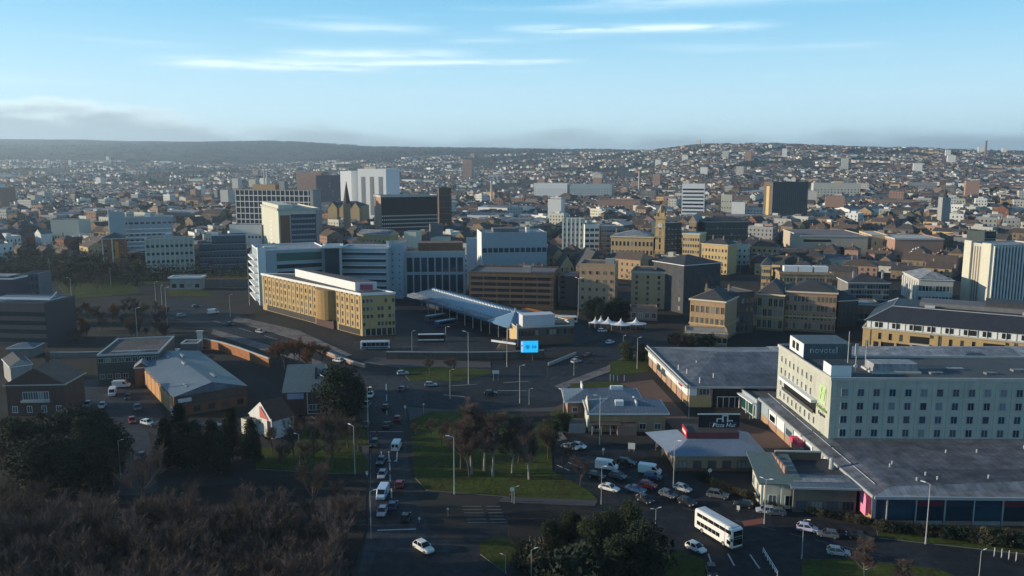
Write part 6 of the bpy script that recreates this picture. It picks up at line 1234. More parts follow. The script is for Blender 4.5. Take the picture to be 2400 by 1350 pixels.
def billboard():
    p = G(1241, 845); t = thing('billboard', 'glowing cyan billboard screen on a pole above the junction', 'billboard', (p.x, p.y, 0), R(4)); z1 = TOP(p.y, 799); z0 = TOP(p.y, 826)
    mb = MB(); mb.tube((1.2, .3, 0), (1.2, .3, z0), .28, .25, 8); mb.build('pole', DMETAL, t)
    mb = MB(); w = 3.1; mb.box(-w - .2, w + .25, .05, .55, z0 - .2, z1 + .2); mb.build('case', NAVY, t)
    m = mat('cyan_screen', (.02, .50, .88), .4, .25, .5, streak=False, emit=.62); mb = MB(); mb.box(-w, w, -.02, .045, z0, z1); mb.build('screen', m, t)
    zc = (z0 + z1) / 2
    mb = MB(); mb.box(-w + .05, -w + .7, -.05, -.025, z0 + .3, z1 - .3); mb.build('screen_graphic', mat('pale_screen', (.55, .70, .90), .4, .05, 1, emit=.5), t)
    for x, w_, h_ in ((-.7, 1.3, 1.3), (1.2, .55, 1.2), (2.1, .8, .9)):
        mb = MB(); k = 12; mb.poly([(x + math.cos(6.283 * i / k) * w_ * .6, -.03, zc - .1 + math.sin(6.283 * i / k) * h_ * .6) for i in range(k)]); mb.build('screen_graphic', mat('blue_screen', (.01, .25, .62), .4, .1, 1, emit=.5), t)
    mb = MB(); mb.box(-w - .1, -w + .75, -.055, -.03, zc + .2, zc + .55); mb.build('screen_graphic', mat('pink_screen', (.6, .05, .2), .4, .05, 1, emit=.4), t)
billboard()
def traffic_light(u, v, label):
    p = G(u, v); t = thing('traffic_light', label, 'traffic light', (p.x, p.y, 0)); mb = MB(); mb.tube((0, 0, 0), (0, 0, 2.6), .06, None, 6); mb.build('post', DMETAL, t); mb = MB(); mb.box(-.2, .2, -.15, .15, 2.4, 3.4); mb.build('signal_head', BLACK, t)
    for k, c in enumerate((TAILR, ORANGE, GREENS)):
        mb = MB(); mb.tube((0, -.151, 3.2 - k * .3), (0, -.2, 3.2 - k * .3), .1, None, 8); mb.build('lens', c, t)
for u, v, l in ((884, 1042, 'traffic light at the left kerb behind the white van'), (946, 1060, 'traffic light at the right kerb near the grass'), (948, 962, 'traffic light on the island at the junction'), (1153, 968, 'traffic light near the birch tops at the junction'), (1284, 880, 'traffic light beside the slip road rail')): traffic_light(u, v, l)
# tent peaks on the concourse forecourt
for k, (u, v) in enumerate(((1395, 770), (1408, 768), (1425, 770), (1455, 774), (1490, 772))):
    p = G(u, v); t = thing('tensile_canopy', ['leftmost', 'second from left', 'middle', 'second from right', 'rightmost'][k] + ' white peaked tent canopy right of the concourse building', 'canopy', (p.x, p.y, 0), 0, 'white peaked canopies'); r = 3.4 if k > 1 else 2.2
    mb = MB(); N_ = 12; prev = None
    prof = [(r, 2.6), (r * .6, 2.8), (r * .3, 3.3), (r * .1, 4.2), (.05, 5.2)]
    mb.loft([[(math.cos(6.283 * i / N_) * q * 1.4, math.sin(6.283 * i / N_) * q, z) for i in range(N_)] for q, z in prof], 0, False); mb.build('membrane', WHITEP, t)
    mb = MB(); mb.tube((0, 0, 0), (0, 0, 5.4), .12, None, 6); mb.build('mast', METAL, t)
    for sx in (-1, 1):
        mb = MB(); mb.tube((sx * r * 1.2, 0, 0), (sx * r * 1.2, 0, 3.0), .08, None, 5); mb.build('leg', METAL, t)
def rail():
    a, b = G(1788, 1296), G(1822, 1352); t = thing('guard_rail', 'white metal guard rail at the bottom right of the car park road', 'guard rail', (a.x, a.y, 0)); d = b - a
    for z in (.55, 1.0):
        mb = MB(); mb.tube((0, 0, z), (d.x, d.y, z), .06, None, 6); mb.build('bar', WHITE, t)
    for k in range(7):
        q = d * k / 6; mb = MB(); mb.tube((q.x, q.y, 0), (q.x, q.y, 1.05), .05, None, 6); mb.build('post', WHITE, t)
rail()
# ================================================================== vehicles
def paint(name, col): return mat('paint_' + name, col, .28, .03, .5, streak=False, spec=.5)
PW, PS, PB, PR_, PM, PG, PL = paint('white', (.66, .66, .64)), paint('silver', (.34, .35, .37)), paint('black', (.015, .016, .018)), paint('red', (.25, .02, .02)), paint('maroon', (.16, .015, .04)), paint('grey', (.09, .10, .115)), paint('lilac', (.55, .52, .62))
PBL = paint('blue', (.03, .06, .14)); PPB = paint('pale_blue', (.42, .55, .66))
WHEEL = {}
def wheel(root, x, y, r, w=.2):
    k = (r, w)
    if k not in WHEEL:
        a = MB(); a.tube((0, -w / 2, 0), (0, w / 2, 0), r, None, 14); b = MB(); b.tube((0, -w / 2 - .015, 0), (0, w / 2 + .015, 0), r * .6, None, 10); WHEEL[k] = (a.mesh('wheel', TYRE), b.mesh('rim', RIM))
    o = link('wheel', WHEEL[k][0], root, (x, y, r)); link('rim', WHEEL[k][1], o)
def ringr(x, hw, z0, z1, ch=.1):
    c = min(ch, (z1 - z0) * .4); return [(x, -hw + c, z0), (x, hw - c, z0), (x, hw, z0 + c), (x, hw, z1 - c), (x, hw - c, z1), (x, -hw + c, z1), (x, -hw, z1 - c), (x, -hw, z0 + c)]
def lights(t, xf, xr, hw, zf, zr):
    for s in (1, -1):
        mb = MB(); mb.box(xf - .06, xf + .02, s * hw - .2, s * hw + .16, zf - .09, zf + .09) ; mb.build('headlight', LAMPG, t)
        mb = MB(); mb.box(xr - .02, xr + .06, s * hw - .12, s * hw + .12, zr - .14, zr + .14); mb.build('tail_light', TAILR, t)
def car(u, v, heading, label, pm, kind='hatch'):
    """heading: degrees, 0 = nose to the right of the picture, 90 = away from the camera"""
    p = G(u, v); t = thing('parked_van' if kind == 'van' else 'car', label, 'van' if kind == 'van' else 'car', (p.x, p.y, .03), R(heading), None)
    if kind == 'van':
        L_, hw = 5.2, .96; mb = MB(); mb.loft([ringr(-2.6, hw, .45, 2.2, .12), ringr(-2.5, hw, .35, 2.28), ringr(.7, hw, .32, 2.28), ringr(1.25, hw, .32, 2.2), ringr(1.95, hw * .98, .32, 1.28), ringr(2.5, hw * .93, .36, 1.05), ringr(2.6, hw * .86, .45, .85)]); mb.build('body', pm, t)
        mb = MB(); mb.hexa([(1.32, -.78, 2.08), (1.93, -.78, 1.30), (1.93, .78, 1.30), (1.32, .78, 2.08)], [(1.36, -.74, 2.12), (1.99, -.76, 1.33), (1.99, .76, 1.33), (1.36, .74, 2.12)]); mb.build('windscreen', CARG, t)
        for s in (1, -1):
            mb = MB(); mb.hexa([(.55, s * (hw + .005), 1.3), (1.75, s * (hw - .0), 1.3), (1.75, s * (hw - .05), 1.3), (.55, s * (hw - .05), 1.3)], [(.55, s * (hw + .005), 1.95), (1.25, s * (hw + .003), 1.95), (1.25, s * (hw - .05), 1.95), (.55, s * (hw - .05), 1.95)]); mb.build('side_window', CARG, t)
            mb = MB(); mb.box(1.5, 1.62, s * (hw + .12) - .1, s * (hw + .12) + .1, 1.25, 1.55); mb.build('mirror', BLACK, t)
            for x in (-1.6, 1.65): wheel(t, x, s * (hw - .12), .34, .22)
        for s in (1, -1):
            mb = MB(); mb.box(-2.63, -2.59, s * .45 - .32, s * .45 + .32, 1.3, 1.95); mb.build('rear_window', CARG, t)
        lights(t, 2.52, -2.6, .7, .82, 1.1); return t
    Ls = dict(hatch=(4.0, .88, 1.48, -1.62, -1.9), saloon=(4.6, .9, 1.43, -1.0, -1.75), suv=(4.6, .95, 1.68, -1.85, -2.15))[kind]
    Lc, hw, ht, rx, rbx = Ls; f = Lc / 2; bz = .92 if kind != 'suv' else 1.05
    mb = MB(); mb.loft([ringr(-f, hw * .86, .40, bz - .22, .1), ringr(-f + .12, hw * .96, .27, bz - .03, .12), ringr(-f + .6, hw, .22, bz, .1), ringr(.35, hw, .22, bz, .1), ringr(.9, hw, .22, bz - .03, .1), ringr(f - .5, hw * .97, .22, bz - .14, .12), ringr(f - .1, hw * .88, .27, bz - .26, .12), ringr(f, hw * .72, .38, bz - .36, .1)]); mb.build('body', pm, t)
    b0, b1 = (rbx if kind != 'saloon' else -1.75), .98; a0, a1 = rx + .25, .18; zb = bz - .02
    mb = MB(); mb.hexa([(b0, -hw * .93, zb), (b1, -hw * .93, zb), (b1, hw * .93, zb), (b0, hw * .93, zb)], [(a0, -hw * .74, ht - .05), (a1, -hw * .74, ht - .05), (a1, hw * .74, ht - .05), (a0, hw * .74, ht - .05)]); mb.build('glasshouse', CARG, t)
    mb = MB(); mb.hexa([(a0 - .06, -hw * .76, ht - .06), (a1 + .08, -hw * .76, ht - .06), (a1 + .08, hw * .76, ht - .06), (a0 - .06, hw * .76, ht - .06)], [(a0 + .1, -hw * .66, ht + .01), (a1 - .1, -hw * .66, ht + .01), (a1 - .1, hw * .66, ht + .01), (a0 + .1, hw * .66, ht + .01)]); mb.build('roof', pm, t)
    mb = MB()
    for s in (1, -1):
        for (xb, xa) in ((b0, a0), ((b0 + b1) / 2 - .1, (a0 + a1) / 2 - .1), (b1, a1)):
            mb.tube((xb, s * hw * .935, zb), (xa, s * hw * .75, ht - .04), .045, .04, 4)
    mb.build('window_pillar', pm, t)
    for s in (1, -1):
        mb = MB(); mb.box(.62, .78, s * (hw + .07) - .09, s * (hw + .07) + .09, bz - .02, bz + .14); mb.build('mirror', pm, t)
        for x in (-f + .78, f - .82): wheel(t, x, s * (hw - .1), .32 if kind != 'suv' else .36)
    lights(t, f - .10, -f + .03, hw * .66, bz - .30, bz - .22); return t
car(897, 1164, -93, 'pale blue-white van coming down the main road, second in the left lane', PPB, 'van')
car(930, 1052, 88, 'white van driving away at the arrow markings on the main road', PW, 'van')
car(896, 1118, -91, 'dark silver car ahead of the pale van in the left lane', PS, 'hatch')
car(937, 1140, 89, 'maroon car in the right lane of the main road', PM, 'hatch')
car(951, 1218, 89, 'black car at the stop line of the main road', PB, 'hatch')
car(993, 1290, -48, 'white estate car with dark roof rounding the corner below the stop line', PW, 'suv')
car(904, 958, 90, 'dark car driving up to the junction', PB, 'hatch')
car(945, 915, 70, 'blue-grey car turning at the junction', PG, 'hatch'); car(944, 878, 20, 'silver car passing the traffic island', PS, 'hatch'); car(858, 955, -90, 'dark car with pale roof at the left kerb of the junction', PG, 'suv'); car(856, 1000, -90, 'black car behind the lamp at the left kerb', PB, 'saloon')
car(1631, 1290, -52, 'white hatchback alongside the double-decker bus', PW, 'hatch')
car(1892, 1244, -20, 'lilac-white hatchback on the road before the leisure centre', PL, 'hatch')
car(1795, 1202, 168, 'silver car parked behind the lamp in front of the small pale unit', PS, 'hatch'); car(1818, 1206, 170, 'grey car parked bumper to bumper with the silver one', PG, 'hatch')
car(1682, 1166, -24, 'dark grey people carrier below the pizza restaurant', PG, 'suv')
car(1356, 1050, -28, 'white car, right one of the two parked by the birches', PW, 'hatch'); car(1336, 1052, -30, 'white saloon, left one of the two parked by the birches', PW, 'saloon')
car(1428, 1149, -33, 'white low saloon beside the lamp at the car park entrance', PW, 'saloon'); car(1490, 1152, -33, 'dark violet-blue saloon in the car park', PBL, 'saloon')
car(1422, 1100, -20, 'white van with open-looking dark load bed left in the car park', PW, 'van'); car(1523, 1110, -20, 'white-roofed van right of the middle car park lane', PW, 'van'); car(1530, 1122, -20, 'dark blue car in front of the white-roofed van', PBL, 'hatch'); car(1566, 1164, -45, 'dark car with bright bonnet below the pizza restaurant lamp', PG, 'hatch'); car(1512, 1176, -50, 'black car with shining lamps at the top of the lower island', PB, 'hatch'); car(1518, 1142, -30, 'dark red car between the violet saloon and the blue car', PR_, 'hatch')
car(264, 926, -70, 'white van, nearer one in the warehouse yard', PW, 'van'); car(285, 908, 10, 'long white van, farther one in the warehouse yard', PW, 'van'); car(346, 995, -25, 'white car parked by the yard hedge', PW, 'hatch'); car(368, 1000, 160, 'dark car beside the white one at the yard hedge', PB, 'hatch')
car(205, 952, -80, 'dark car parked on the side street beside the pub', PG, 'hatch'); car(125, 957, -85, 'silver car parked before the brick pub, left one', PS, 'hatch'); car(152, 957, -85, 'dark grey car parked before the brick pub, right one', PG, 'hatch')
car(425, 742, 35, 'silver car on the slip road by the thicket', PS, 'hatch'); car(792, 848, 150, 'white car on the slope by the stone parapet', PW, 'hatch'); car(1668, 1345, -95, 'black car with lit headlamps at the bottom edge', PB, 'hatch'); car(2012, 1262, 160, 'black car waiting on the road below the leisure centre', PB, 'saloon'); car(1312, 800, 30, 'white car on the bus station apron', PW, 'hatch'); car(1412, 778, 10, 'white car by the peaked canopies', PW, 'hatch'); car(742, 958, 4, 'pale van-like car by the grey-green roofed shed', PS, 'suv')
for u, v, hd, col, kd, lb in ((878, 1045, -90, PB, 'suv', 'black car in the left lane beside the stop line ahead of the arrows'), (893, 1085, -92, PG, 'hatch', 'grey car between the arrows and the dark silver car'), (921, 1190, 89, PBL, 'hatch', 'dark blue car following the maroon car'), (896, 1205, -92, PS, 'hatch', 'silver hatchback behind the pale blue-white van'), (868, 930, -90, PW, 'hatch', 'white car at the left side of the junction mouth'), (932, 985, 90, PR_, 'hatch', 'dark red car in the right lane above the junction stop line'), (906, 1000, 90, PB, 'saloon', 'black saloon before the junction stop line'),
        (1448, 1120, -33, PG, 'hatch', 'grey hatchback in the car park aisle left of the violet saloon'), (1398, 1120, -33, PB, 'hatch', 'black hatchback left of the grey one in the car park aisle'), (1600, 1150, -40, PS, 'hatch', 'silver hatchback below the pizza restaurant flags'), (1468, 1090, -24, PB, 'suv', 'black off-roader between the two white vans'), (1610, 1182, -45, PB, 'hatch', 'black hatchback nose down toward the double-decker'), (1742, 1188, 160, PB, 'hatch', 'black car right of the dark people carrier'), (1940, 1258, 160, PG, 'hatch', 'grey car following the lilac-white hatchback'), (1965, 1300, -15, PS, 'hatch', 'silver car on the lower lane below the leisure centre'),
        (300, 935, -70, PB, 'hatch', 'black car beside the yard vans'), (322, 960, -60, PG, 'hatch', 'grey car at the yard gate below the vans'), (240, 955, -75, PS, 'hatch', 'silver car on the side street left of the yard'), (310, 990, -60, PR_, 'hatch', 'dark red car on the side street below the yard'), (700, 985, 5, PB, 'hatch', 'black car in front of the grey-green roofed shed'), (460, 1000, 0, PB, 'hatch', 'black car before the warehouse front'), (500, 1000, 2, PS, 'hatch', 'silver car before the warehouse front'), (330, 1075, -85, PB, 'hatch', 'black car low on the side street by the wood'),
        (540, 762, -30, PB, 'hatch', 'black car on the ring road above the brick parapet'), (610, 780, -28, PS, 'hatch', 'silver car on the ring road before the ochre hotel'), (700, 815, -25, PG, 'hatch', 'grey car on the ring road at the ochre hotel corner'), (1010, 905, 5, PS, 'hatch', 'silver car crossing the junction'), (1150, 925, 8, PB, 'hatch', 'black car crossing below the billboard'), (1350, 850, 40, PS, 'hatch', 'silver car on the slip road beside the guard rail'), (1380, 835, 42, PB, 'hatch', 'black car ahead on the slip road'), (1430, 805, 45, PW, 'hatch', 'white car far up the slip road'), (460, 720, 40, PG, 'hatch', 'grey car at the far end of the ring road'), (500, 735, 38, PW, 'van', 'white van on the ring road near the far end')):
    car(u, v, hd, lb, col, kd)
def bus(u, v, heading, label, L_=10.6, ht=4.25, decks=2, pm=PW, name='double_decker_bus', cat='bus', route=True, band=None):
    p = G(u, v); t = thing(name, label, cat, (p.x, p.y, .03), R(heading)); f = L_ / 2; hw = 1.26; roofm = mat('bus_roof', (.42, .47, .50), .45, .08)
    mb = MB(); mb.loft([ringr(-f, hw * .95, .5, ht - .25, .25), ringr(-f + .15, hw, .34, ht - .08, .16), ringr(f - .5, hw, .32, ht - .08, .16), ringr(f - .12, hw * .98, .34, ht - .16, .2), ringr(f, hw * .9, .45, ht - .5, .3)]); mb.build('body', pm, t)
    mb = MB(); mb.hexa([(-f + .2, -hw * .86, ht - .09), (f - .5, -hw * .86, ht - .09), (f - .5, hw * .86, ht - .09), (-f + .2, hw * .86, ht - .09)], [(-f + .4, -hw * .7, ht + .02), (f - .7, -hw * .7, ht + .02), (f - .7, hw * .7, ht + .02), (-f + .4, hw * .7, ht + .02)]); mb.build('roof', roofm, t)
    lv = [(1.25, 2.0)] if decks == 1 else [(1.25, 2.05), (2.95, 3.65)]
    if decks == 1: lv = [(1.35, ht - .55)]
    for s in (1, -1):
        for d, (za, zb) in enumerate(lv):
            n = 6; x0, x1 = -f + .7, (f - .4 if d or decks == 1 else f - 3.4)
            for k in range(n):
                a, b = x0 + (x1 - x0) * k / n + .04, x0 + (x1 - x0) * (k + 1) / n - .04
                mb = MB(); mb.box(a, b, s * hw - .02, s * hw + .015, za, zb); mb.build('side_window', CARG, t)
        for x in (-f + 2.2, f - 2.4): wheel(t, x, s * (hw - .13), .48, .28)
        if decks == 2:
            mb = MB(); mb.box(f - 1.5, f - .45, s * hw - .02, s * hw + .018, .95, 1.75); mb.build('cab_window', CARG, t)
        if band: mb = MB(); mb.box(-f + .2, f - .6, s * hw - .01, s * hw + .02, .6, 1.15); mb.build('livery_band', band, t)
        mb = MB(); mb.box(f - .1, f + .15, s * (hw + .18) - .08, s * (hw + .18) + .08, 1.7 if decks == 1 else 1.9, 2.2 if decks == 1 else 2.4); mb.build('mirror', BLACK, t)
    mb = MB(); mb.box(f - .06, f + .045, -hw * .84, hw * .84, .95, 2.15); mb.build('windscreen', CARG, t)
    if decks == 2:
        mb = MB(); mb.box(f - .06, f + .03, -hw * .84, hw * .84, 2.7, 3.75); mb.build('upper_windscreen', CARG, t)
        mb = MB(); mb.box(f - .05, f + .04, -hw * .8, hw * .8, 2.2, 2.62); mb.build('destination_blind', BLACK, t)
        mb = MB(); mb.box(f + .045, f + .06, hw * .3, hw * .7, 3.0, 3.3); mb.build('reflection_panel', LAMPG, t) if False else None
    mb = MB(); mb.box(f - .1, f + .06, -hw * .88, hw * .88, .36, .62); mb.build('bumper', DMETAL, t)
    lights(t, f - .02, -f + .0, hw * .7, .78, 1.0); return t
bus(1682, 1262, -63, 'white double-decker bus driving towards the camera at lower right')
bus(880, 818, 6, 'blue and white striped coach parked left on the bus station apron', 11, 3.3, 1, PW, 'coach', 'coach', band=PBL); bus(1012, 800, 4, 'white-roofed dark single-deck bus at the bus station stands', 11, 3.0, 1, PB, 'single_deck_bus', 'bus', band=PW)
bus(1045, 765, 42, 'blue-grey bus standing nose-out at the canopy, nearer one', 11, 3.0, 1, PBL, 'single_deck_bus', 'bus'); bus(1022, 752, 42, 'grey bus standing nose-out at the canopy, farther one', 11, 3.0, 1, PG, 'single_deck_bus', 'bus'); bus(1068, 688, -20, 'white bus parked behind the glazed office by the canopy start', 11, 3.0, 1, PW, 'single_deck_bus', 'bus'); bus(1328, 756, -10, 'white coach beside the sunlit ramp wall', 10, 3.2, 1, PW, 'coach', 'coach'); bus(420, 630, 4, 'white bus on the far road below the ribbed flats', 11, 3.0, 1, PW, 'single_deck_bus', 'bus')

# people, small figures by the entrances
def person(u, v, rz, label, coat):
    p = G(u, v); t = thing('person', label, 'person', (p.x, p.y, .04), R(rz))
    me = bpy.data.meshes.new('body')
    J = [(0, 0, .95), (0, 0, 1.2), (0, .0, 1.42), (0, .01, 1.52), (0, .02, 1.66), (.1, 0, .9), (.12, .08, .5), (.13, .02, .06), (.13, .14, .03), (-.1, 0, .9), (-.12, -.10, .5), (-.13, -.22, .06), (-.13, -.11, .03), (.19, 0, 1.40), (.25, -.05, 1.12), (.26, .03, .86), (-.19, 0, 1.40), (-.25, .06, 1.12), (-.26, .12, .87)]
    E_ = [(0, 1), (1, 2), (2, 3), (3, 4), (0, 5), (5, 6), (6, 7), (7, 8), (0, 9), (9, 10), (10, 11), (11, 12), (2, 13), (13, 14), (14, 15), (2, 16), (16, 17), (17, 18)]
    rad = [.15, .15, .15, .06, .105, .09, .062, .045, .04, .09, .062, .045, .04, .065, .045, .035, .065, .045, .035]
    me.from_pydata(J, E_, []); o = link('body', me, t); me.materials.append(coat)
    md = o.modifiers.new('skin', 'SKIN'); sk = me.skin_vertices[0].data
    for q, r in zip(sk, rad): q.radius = (r, r * .85)
    sk[0].use_root = True; o.modifiers.new('smooth', 'SUBSURF').levels = 1
    mb = MB(); mb.loft([[(math.cos(6.283 * i / 10) * r, .03 + math.sin(6.283 * i / 10) * r * 1.1, z) for i in range(10)] for r, z in ((.05, 1.53), (.085, 1.58), (.1, 1.66), (.085, 1.74), (.03, 1.78))]); mb.build('head', SKIN, t, True)
    mb = MB(); mb.loft([[(math.cos(6.283 * i / 10) * r, .005 + math.sin(6.283 * i / 10) * r, z) for i in range(10)] for r, z in ((.105, 1.68), (.1, 1.75), (.04, 1.80))]); mb.build('hair', BLACK, t, True)
person(1752, 985, 20, 'person in dark clothes walking by the kiosk doors', CLOTH); person(1757, 988, 160, 'person in grey walking right of the one in dark clothes', DCONC); person(1196, 1176, 90, 'person in dark coat standing on the footway below the birches', CLOTH)

# ================================================================== the rest of the town
MARKS = [(677, 530, 'cream end tower'), (645, 480, 'white grid slab'), (885, 425, 'white towers'), (945, 485, 'dark library block'), (330, 525, 'blue-white stepped flats'), (390, 590, 'ribbed flats'), (255, 590, 'brick flats'), (530, 590, 'blue-grey offices'), (850, 615, 'white offices'), (1020, 620, 'glazed office'), (1195, 570, 'blue-shaded civic building'), (1345, 545, 'white finned tower'), (1540, 530, 'town hall clock tower'), (1480, 580, 'town hall range'), (1620, 450, 'striped white slab'), (1845, 455, 'dark ribbed tower'), (1615, 580, 'cream flatiron'), (1670, 600, 'honey shop terrace'), (1950, 555, 'beige market hall'), (2150, 580, 'second market wall'), (2330, 630, 'pale striped tower'), (2170, 670, 'classical hall'), (2035, 685, 'grey Victorian offices'), (1885, 650, 'bank with roof pavilions'), (2304, 370, 'skyline mill chimney'), (2260, 430, 'dark chimney'), (1290, 435, 'long white shed'), (150, 540, 'pale columned hall'), (805, 465, 'gothic church gables'), (1095, 385, 'pink flats on the slope'), (1430, 610, 'dark gothic roof'), (60, 440, 'far left town edge'), (450, 440, 'centre left suburbs'), (2200, 480, 'pinnacled church tower'), (1700, 380, 'right ridge houses')]
def whereis(u, v):
    b = min(MARKS, key=lambda q: (q[0] - u) ** 2 + ((q[1] - v) * 2.0) ** 2); du, dv = u - b[0], v - b[1]
    far = math.hypot(du, dv * 2)
    s = ('far ' if far > 150 else '') + ('right of' if du > 0 else 'left of') if abs(du) > abs(dv) * 1.6 else ('in front of' if dv > 0 else 'beyond')
    return s + ' the ' + b[2]
WCOL = [('cream', CREAM), ('pale concrete', PALE), ('tan stone', TAN), ('brown stone', TAND), ('sooty stone', SOOT), ('red brick', BRICK), ('dark brick', DBRICK), ('white', WHITE), ('honey stone', GOLD), ('grey', CONC), ('pinkish', PINKB), ('dark grey', DCONC)]
RCOL = [('slate', SLATE), ('brown slate', SLATE2), ('grey', GREYR), ('light grey', LGREYR), ('felt', FELT)]
LAB = {}
def uniq(o, base, group):
    LAB.setdefault(base, []).append(o); o['label'] = base; o['group'] = group
def blocked(us, vs, y, mg=3):
    u0, u1, v0, v1 = min(us), max(us), min(vs), max(vs)
    for a, b, c, d, yy in SEEN:
        if yy < y - 12 or u1 < a - mg or u0 > c + mg: continue
        if v0 < d - (d - b) * (.28 if yy < 560 else .52) and v1 > b: return True       # would stand before a building already placed
    return False
def district(x, y):
    q = noise.noise(Vector((x / 210, y / 210, 21))) ; return (-52, -42, -34, -26, -18, 52)[int(min(5, max(0, (q + .55) / 1.1 * 6)))]
def town():
    n = 0; tries = 0; grid = {}
    def free(x, y, r):
        gx, gy = int(x // 40), int(y // 40)
        for i in (-2, -1, 0, 1, 2):
            for j in (-2, -1, 0, 1, 2):
                for (a, b, c) in grid.get((gx + i, gy + j), ()):
                    if (a - x) ** 2 + (b - y) ** 2 < ((c + r) * .80) ** 2: return False
        return True
    for a, b, c in KEEP: grid.setdefault((int(a // 40), int(b // 40)), []).append((a, b, c))
    cnt = {}
    while n < 900 and tries < 26000:
        tries += 1
        y = 415 + (420 * rnd.random() if tries < 9000 else 1150 * rnd.random() ** .9); u = rnd.uniform(-60, 2460); D_ = y * cT + H * sT; x = (u - 1200) / FPX * D_
        z = ground_z(x, y); pv_ = PR(x, y, z)
        if pv_[1] > 655 or (pv_[0] < 420 and pv_[1] > 612): continue
        right = u > 1080
        if not right and y < 900 and rnd.random() < .45: continue
        k = rnd.random()
        if k < .36: kind, w, d, h = 'stone_building', rnd.uniform(14, 30), rnd.uniform(11, 18), rnd.uniform(8, 15)
        elif k < .64: kind, w, d, h = 'terrace_row', rnd.uniform(22, 46), 9, rnd.uniform(5.5, 7.5)
        elif k < .82: kind, w, d, h = 'office_block', rnd.uniform(16, 34), rnd.uniform(12, 18), rnd.uniform(9, 19)
        else: kind, w, d, h = 'warehouse', rnd.uniform(28, 55), rnd.uniform(18, 30), rnd.uniform(5, 8)
        if tries < 9000: w *= .72; d *= .8; h *= .85
        if cnt.get(kind, 0) >= 285: continue
        ang = district(x, y) + rnd.choice((0, 0, 90)) + rnd.uniform(-3, 3); ang = ang - 90 if ang > 90 else ang
        if tries >= 9000: w *= .8; d *= .85
        a = R(ang); r = math.hypot(w, d) / 2
        cx, cy = x + math.cos(a) * w / 2 - math.sin(a) * d / 2, y + math.sin(a) * w / 2 + math.cos(a) * d / 2
        if not free(cx, cy, r): continue
        q = [PR(cx + i * r, cy, z + zz) for i in (-1, 1) for zz in (0, h + 4)]
        if blocked([p[0] for p in q], [p[1] for p in q], cy): continue
        grid.setdefault((int(cx // 40), int(cy // 40)), []).append((cx, cy, r)); n += 1; cnt[kind] = cnt.get(kind, 0) + 1
        if kind == 'stone_building': wc = rnd.choice((2, 3, 3, 3, 4, 4, 2, 8, 5, 3, 10))
        elif kind == 'terrace_row': wc = rnd.choice((3, 4, 5, 6, 7, 0, 3, 10))
        elif kind == 'office_block': wc = rnd.choice((0, 1, 7, 9, 11, 1, 10))
        else: wc = rnd.choice((1, 3, 9, 10, 6, 0, 5))
        rc = rnd.choice((0, 1, 1)) if kind in ('stone_building', 'terrace_row') else rnd.choice((2, 3, 4))
        sz = 'tall ' if h > 14 else ('long ' if w > 34 else ('small ' if w < 18 else ''))
        lab = '%s%s %s, %s roof, %s' % (sz, WCOL[wc][0].replace(' stone', '') if kind == 'stone_building' else WCOL[wc][0], kind.replace('_', ' '), RCOL[rc][0], whereis(*PR(cx, cy, z + h)))
        B = Bld(kind, lab, kind.replace('_', ' '), P=[(0, 0), (w, 0), (w, d), (0, d)], h=h, at=(x, y), rz=a, z=z, wall=WCOL[wc][1]); SEEN.pop(); KEEP.pop()
        uniq(B.root, lab, 'buildings of the town behind the centre')
        if kind in ('stone_building', 'terrace_row'):
            B.hip(RCOL[rc][1], 3.2 if kind == 'terrace_row' else rnd.uniform(3, 5), .3, 0 if kind == 'terrace_row' or rnd.random() < .5 else None, None, None)
            if kind == 'terrace_row':
                mb = MB(); m_ = max(3, int(w // 9))
                for i in range(m_): mb.box(w * (i + .5) / m_ - .5, w * (i + .5) / m_ + .5, d / 2 - .35, d / 2 + .35, h + 2, h + 4.4)
                o = mb.build('chimney_row', WCOL[wc][1], B.root); o['kind'] = 'stuff'
            else: B.chimney([(w * .25, d * .5, h + 3)], WCOL[wc][1])
        elif kind == 'office_block':
            B.flat(RCOL[rc][1], .7); B.box('roof_plant', WCOL[rnd.choice((1, 7, 11))][1], w * .3, w * .6, d * .3, d * .7, h + .03, h + 2.6)
        else: B.gable(RCOL[rc][1], 2.2, .4, None, None)
        if cy < 1250 or kind == 'office_block':
            rows = max(1, int(h // 3.4)); dz = (h - 1) / rows
            for i in (0, 3, 1): B.panes(i, 1 if kind == 'warehouse' else rows, max(2, int(B.L(i) / (3.2 if kind != 'warehouse' else 7))), 1.25, min(1.7, dz * .6), 1.0, dz)
    print('town', n, tries, cnt)
    return grid
GRID = town()

# city trees that can be told apart, then houses, then what reads as one mass
def city_trees():
    n = 0
    for t_ in range(20000):
        if n >= 290: break
        y = 400 + 1000 * rnd.random() ** .9; u = rnd.uniform(-40, 2440) if rnd.random() < .5 else rnd.uniform(-40, 620); x = (u - 1200) / FPX * (y * cT + H * sT); z = ground_z(x, y); uu, vv = PR(x, y, z)
        if vv > 660 or (uu > 560 and vv > 632): continue
        h = rnd.uniform(6, 12)
        if any((a - x) ** 2 + (b - y) ** 2 < (c * .75 + 2) ** 2 for i in (-1, 0, 1) for j in (-1, 0, 1) for a, b, c in GRID.get((int(x // 40) + i, int(y // 40) + j), ())): continue
        p = PR(x, y, z + h)
        if blocked([uu - 4, uu + 4], [p[1], vv], y, 0) and rnd.random() < .9: continue
        plant(rnd.choice(('city0', 'city1', 'citybare0', 'citybare1', 'citybare1', 'citybare0')), x, y, h, 'street tree ' + whereis(uu, vv), 'trees among the town buildings', z - .1); n += 1
city_trees()
HW = [WHITE, CREAM, PALE, TAN, TAND, SOOT, BRICK, DBRICK, PINKB]
HWT = [10, 9, 5, 6, 8, 6, 4, 4, 3]
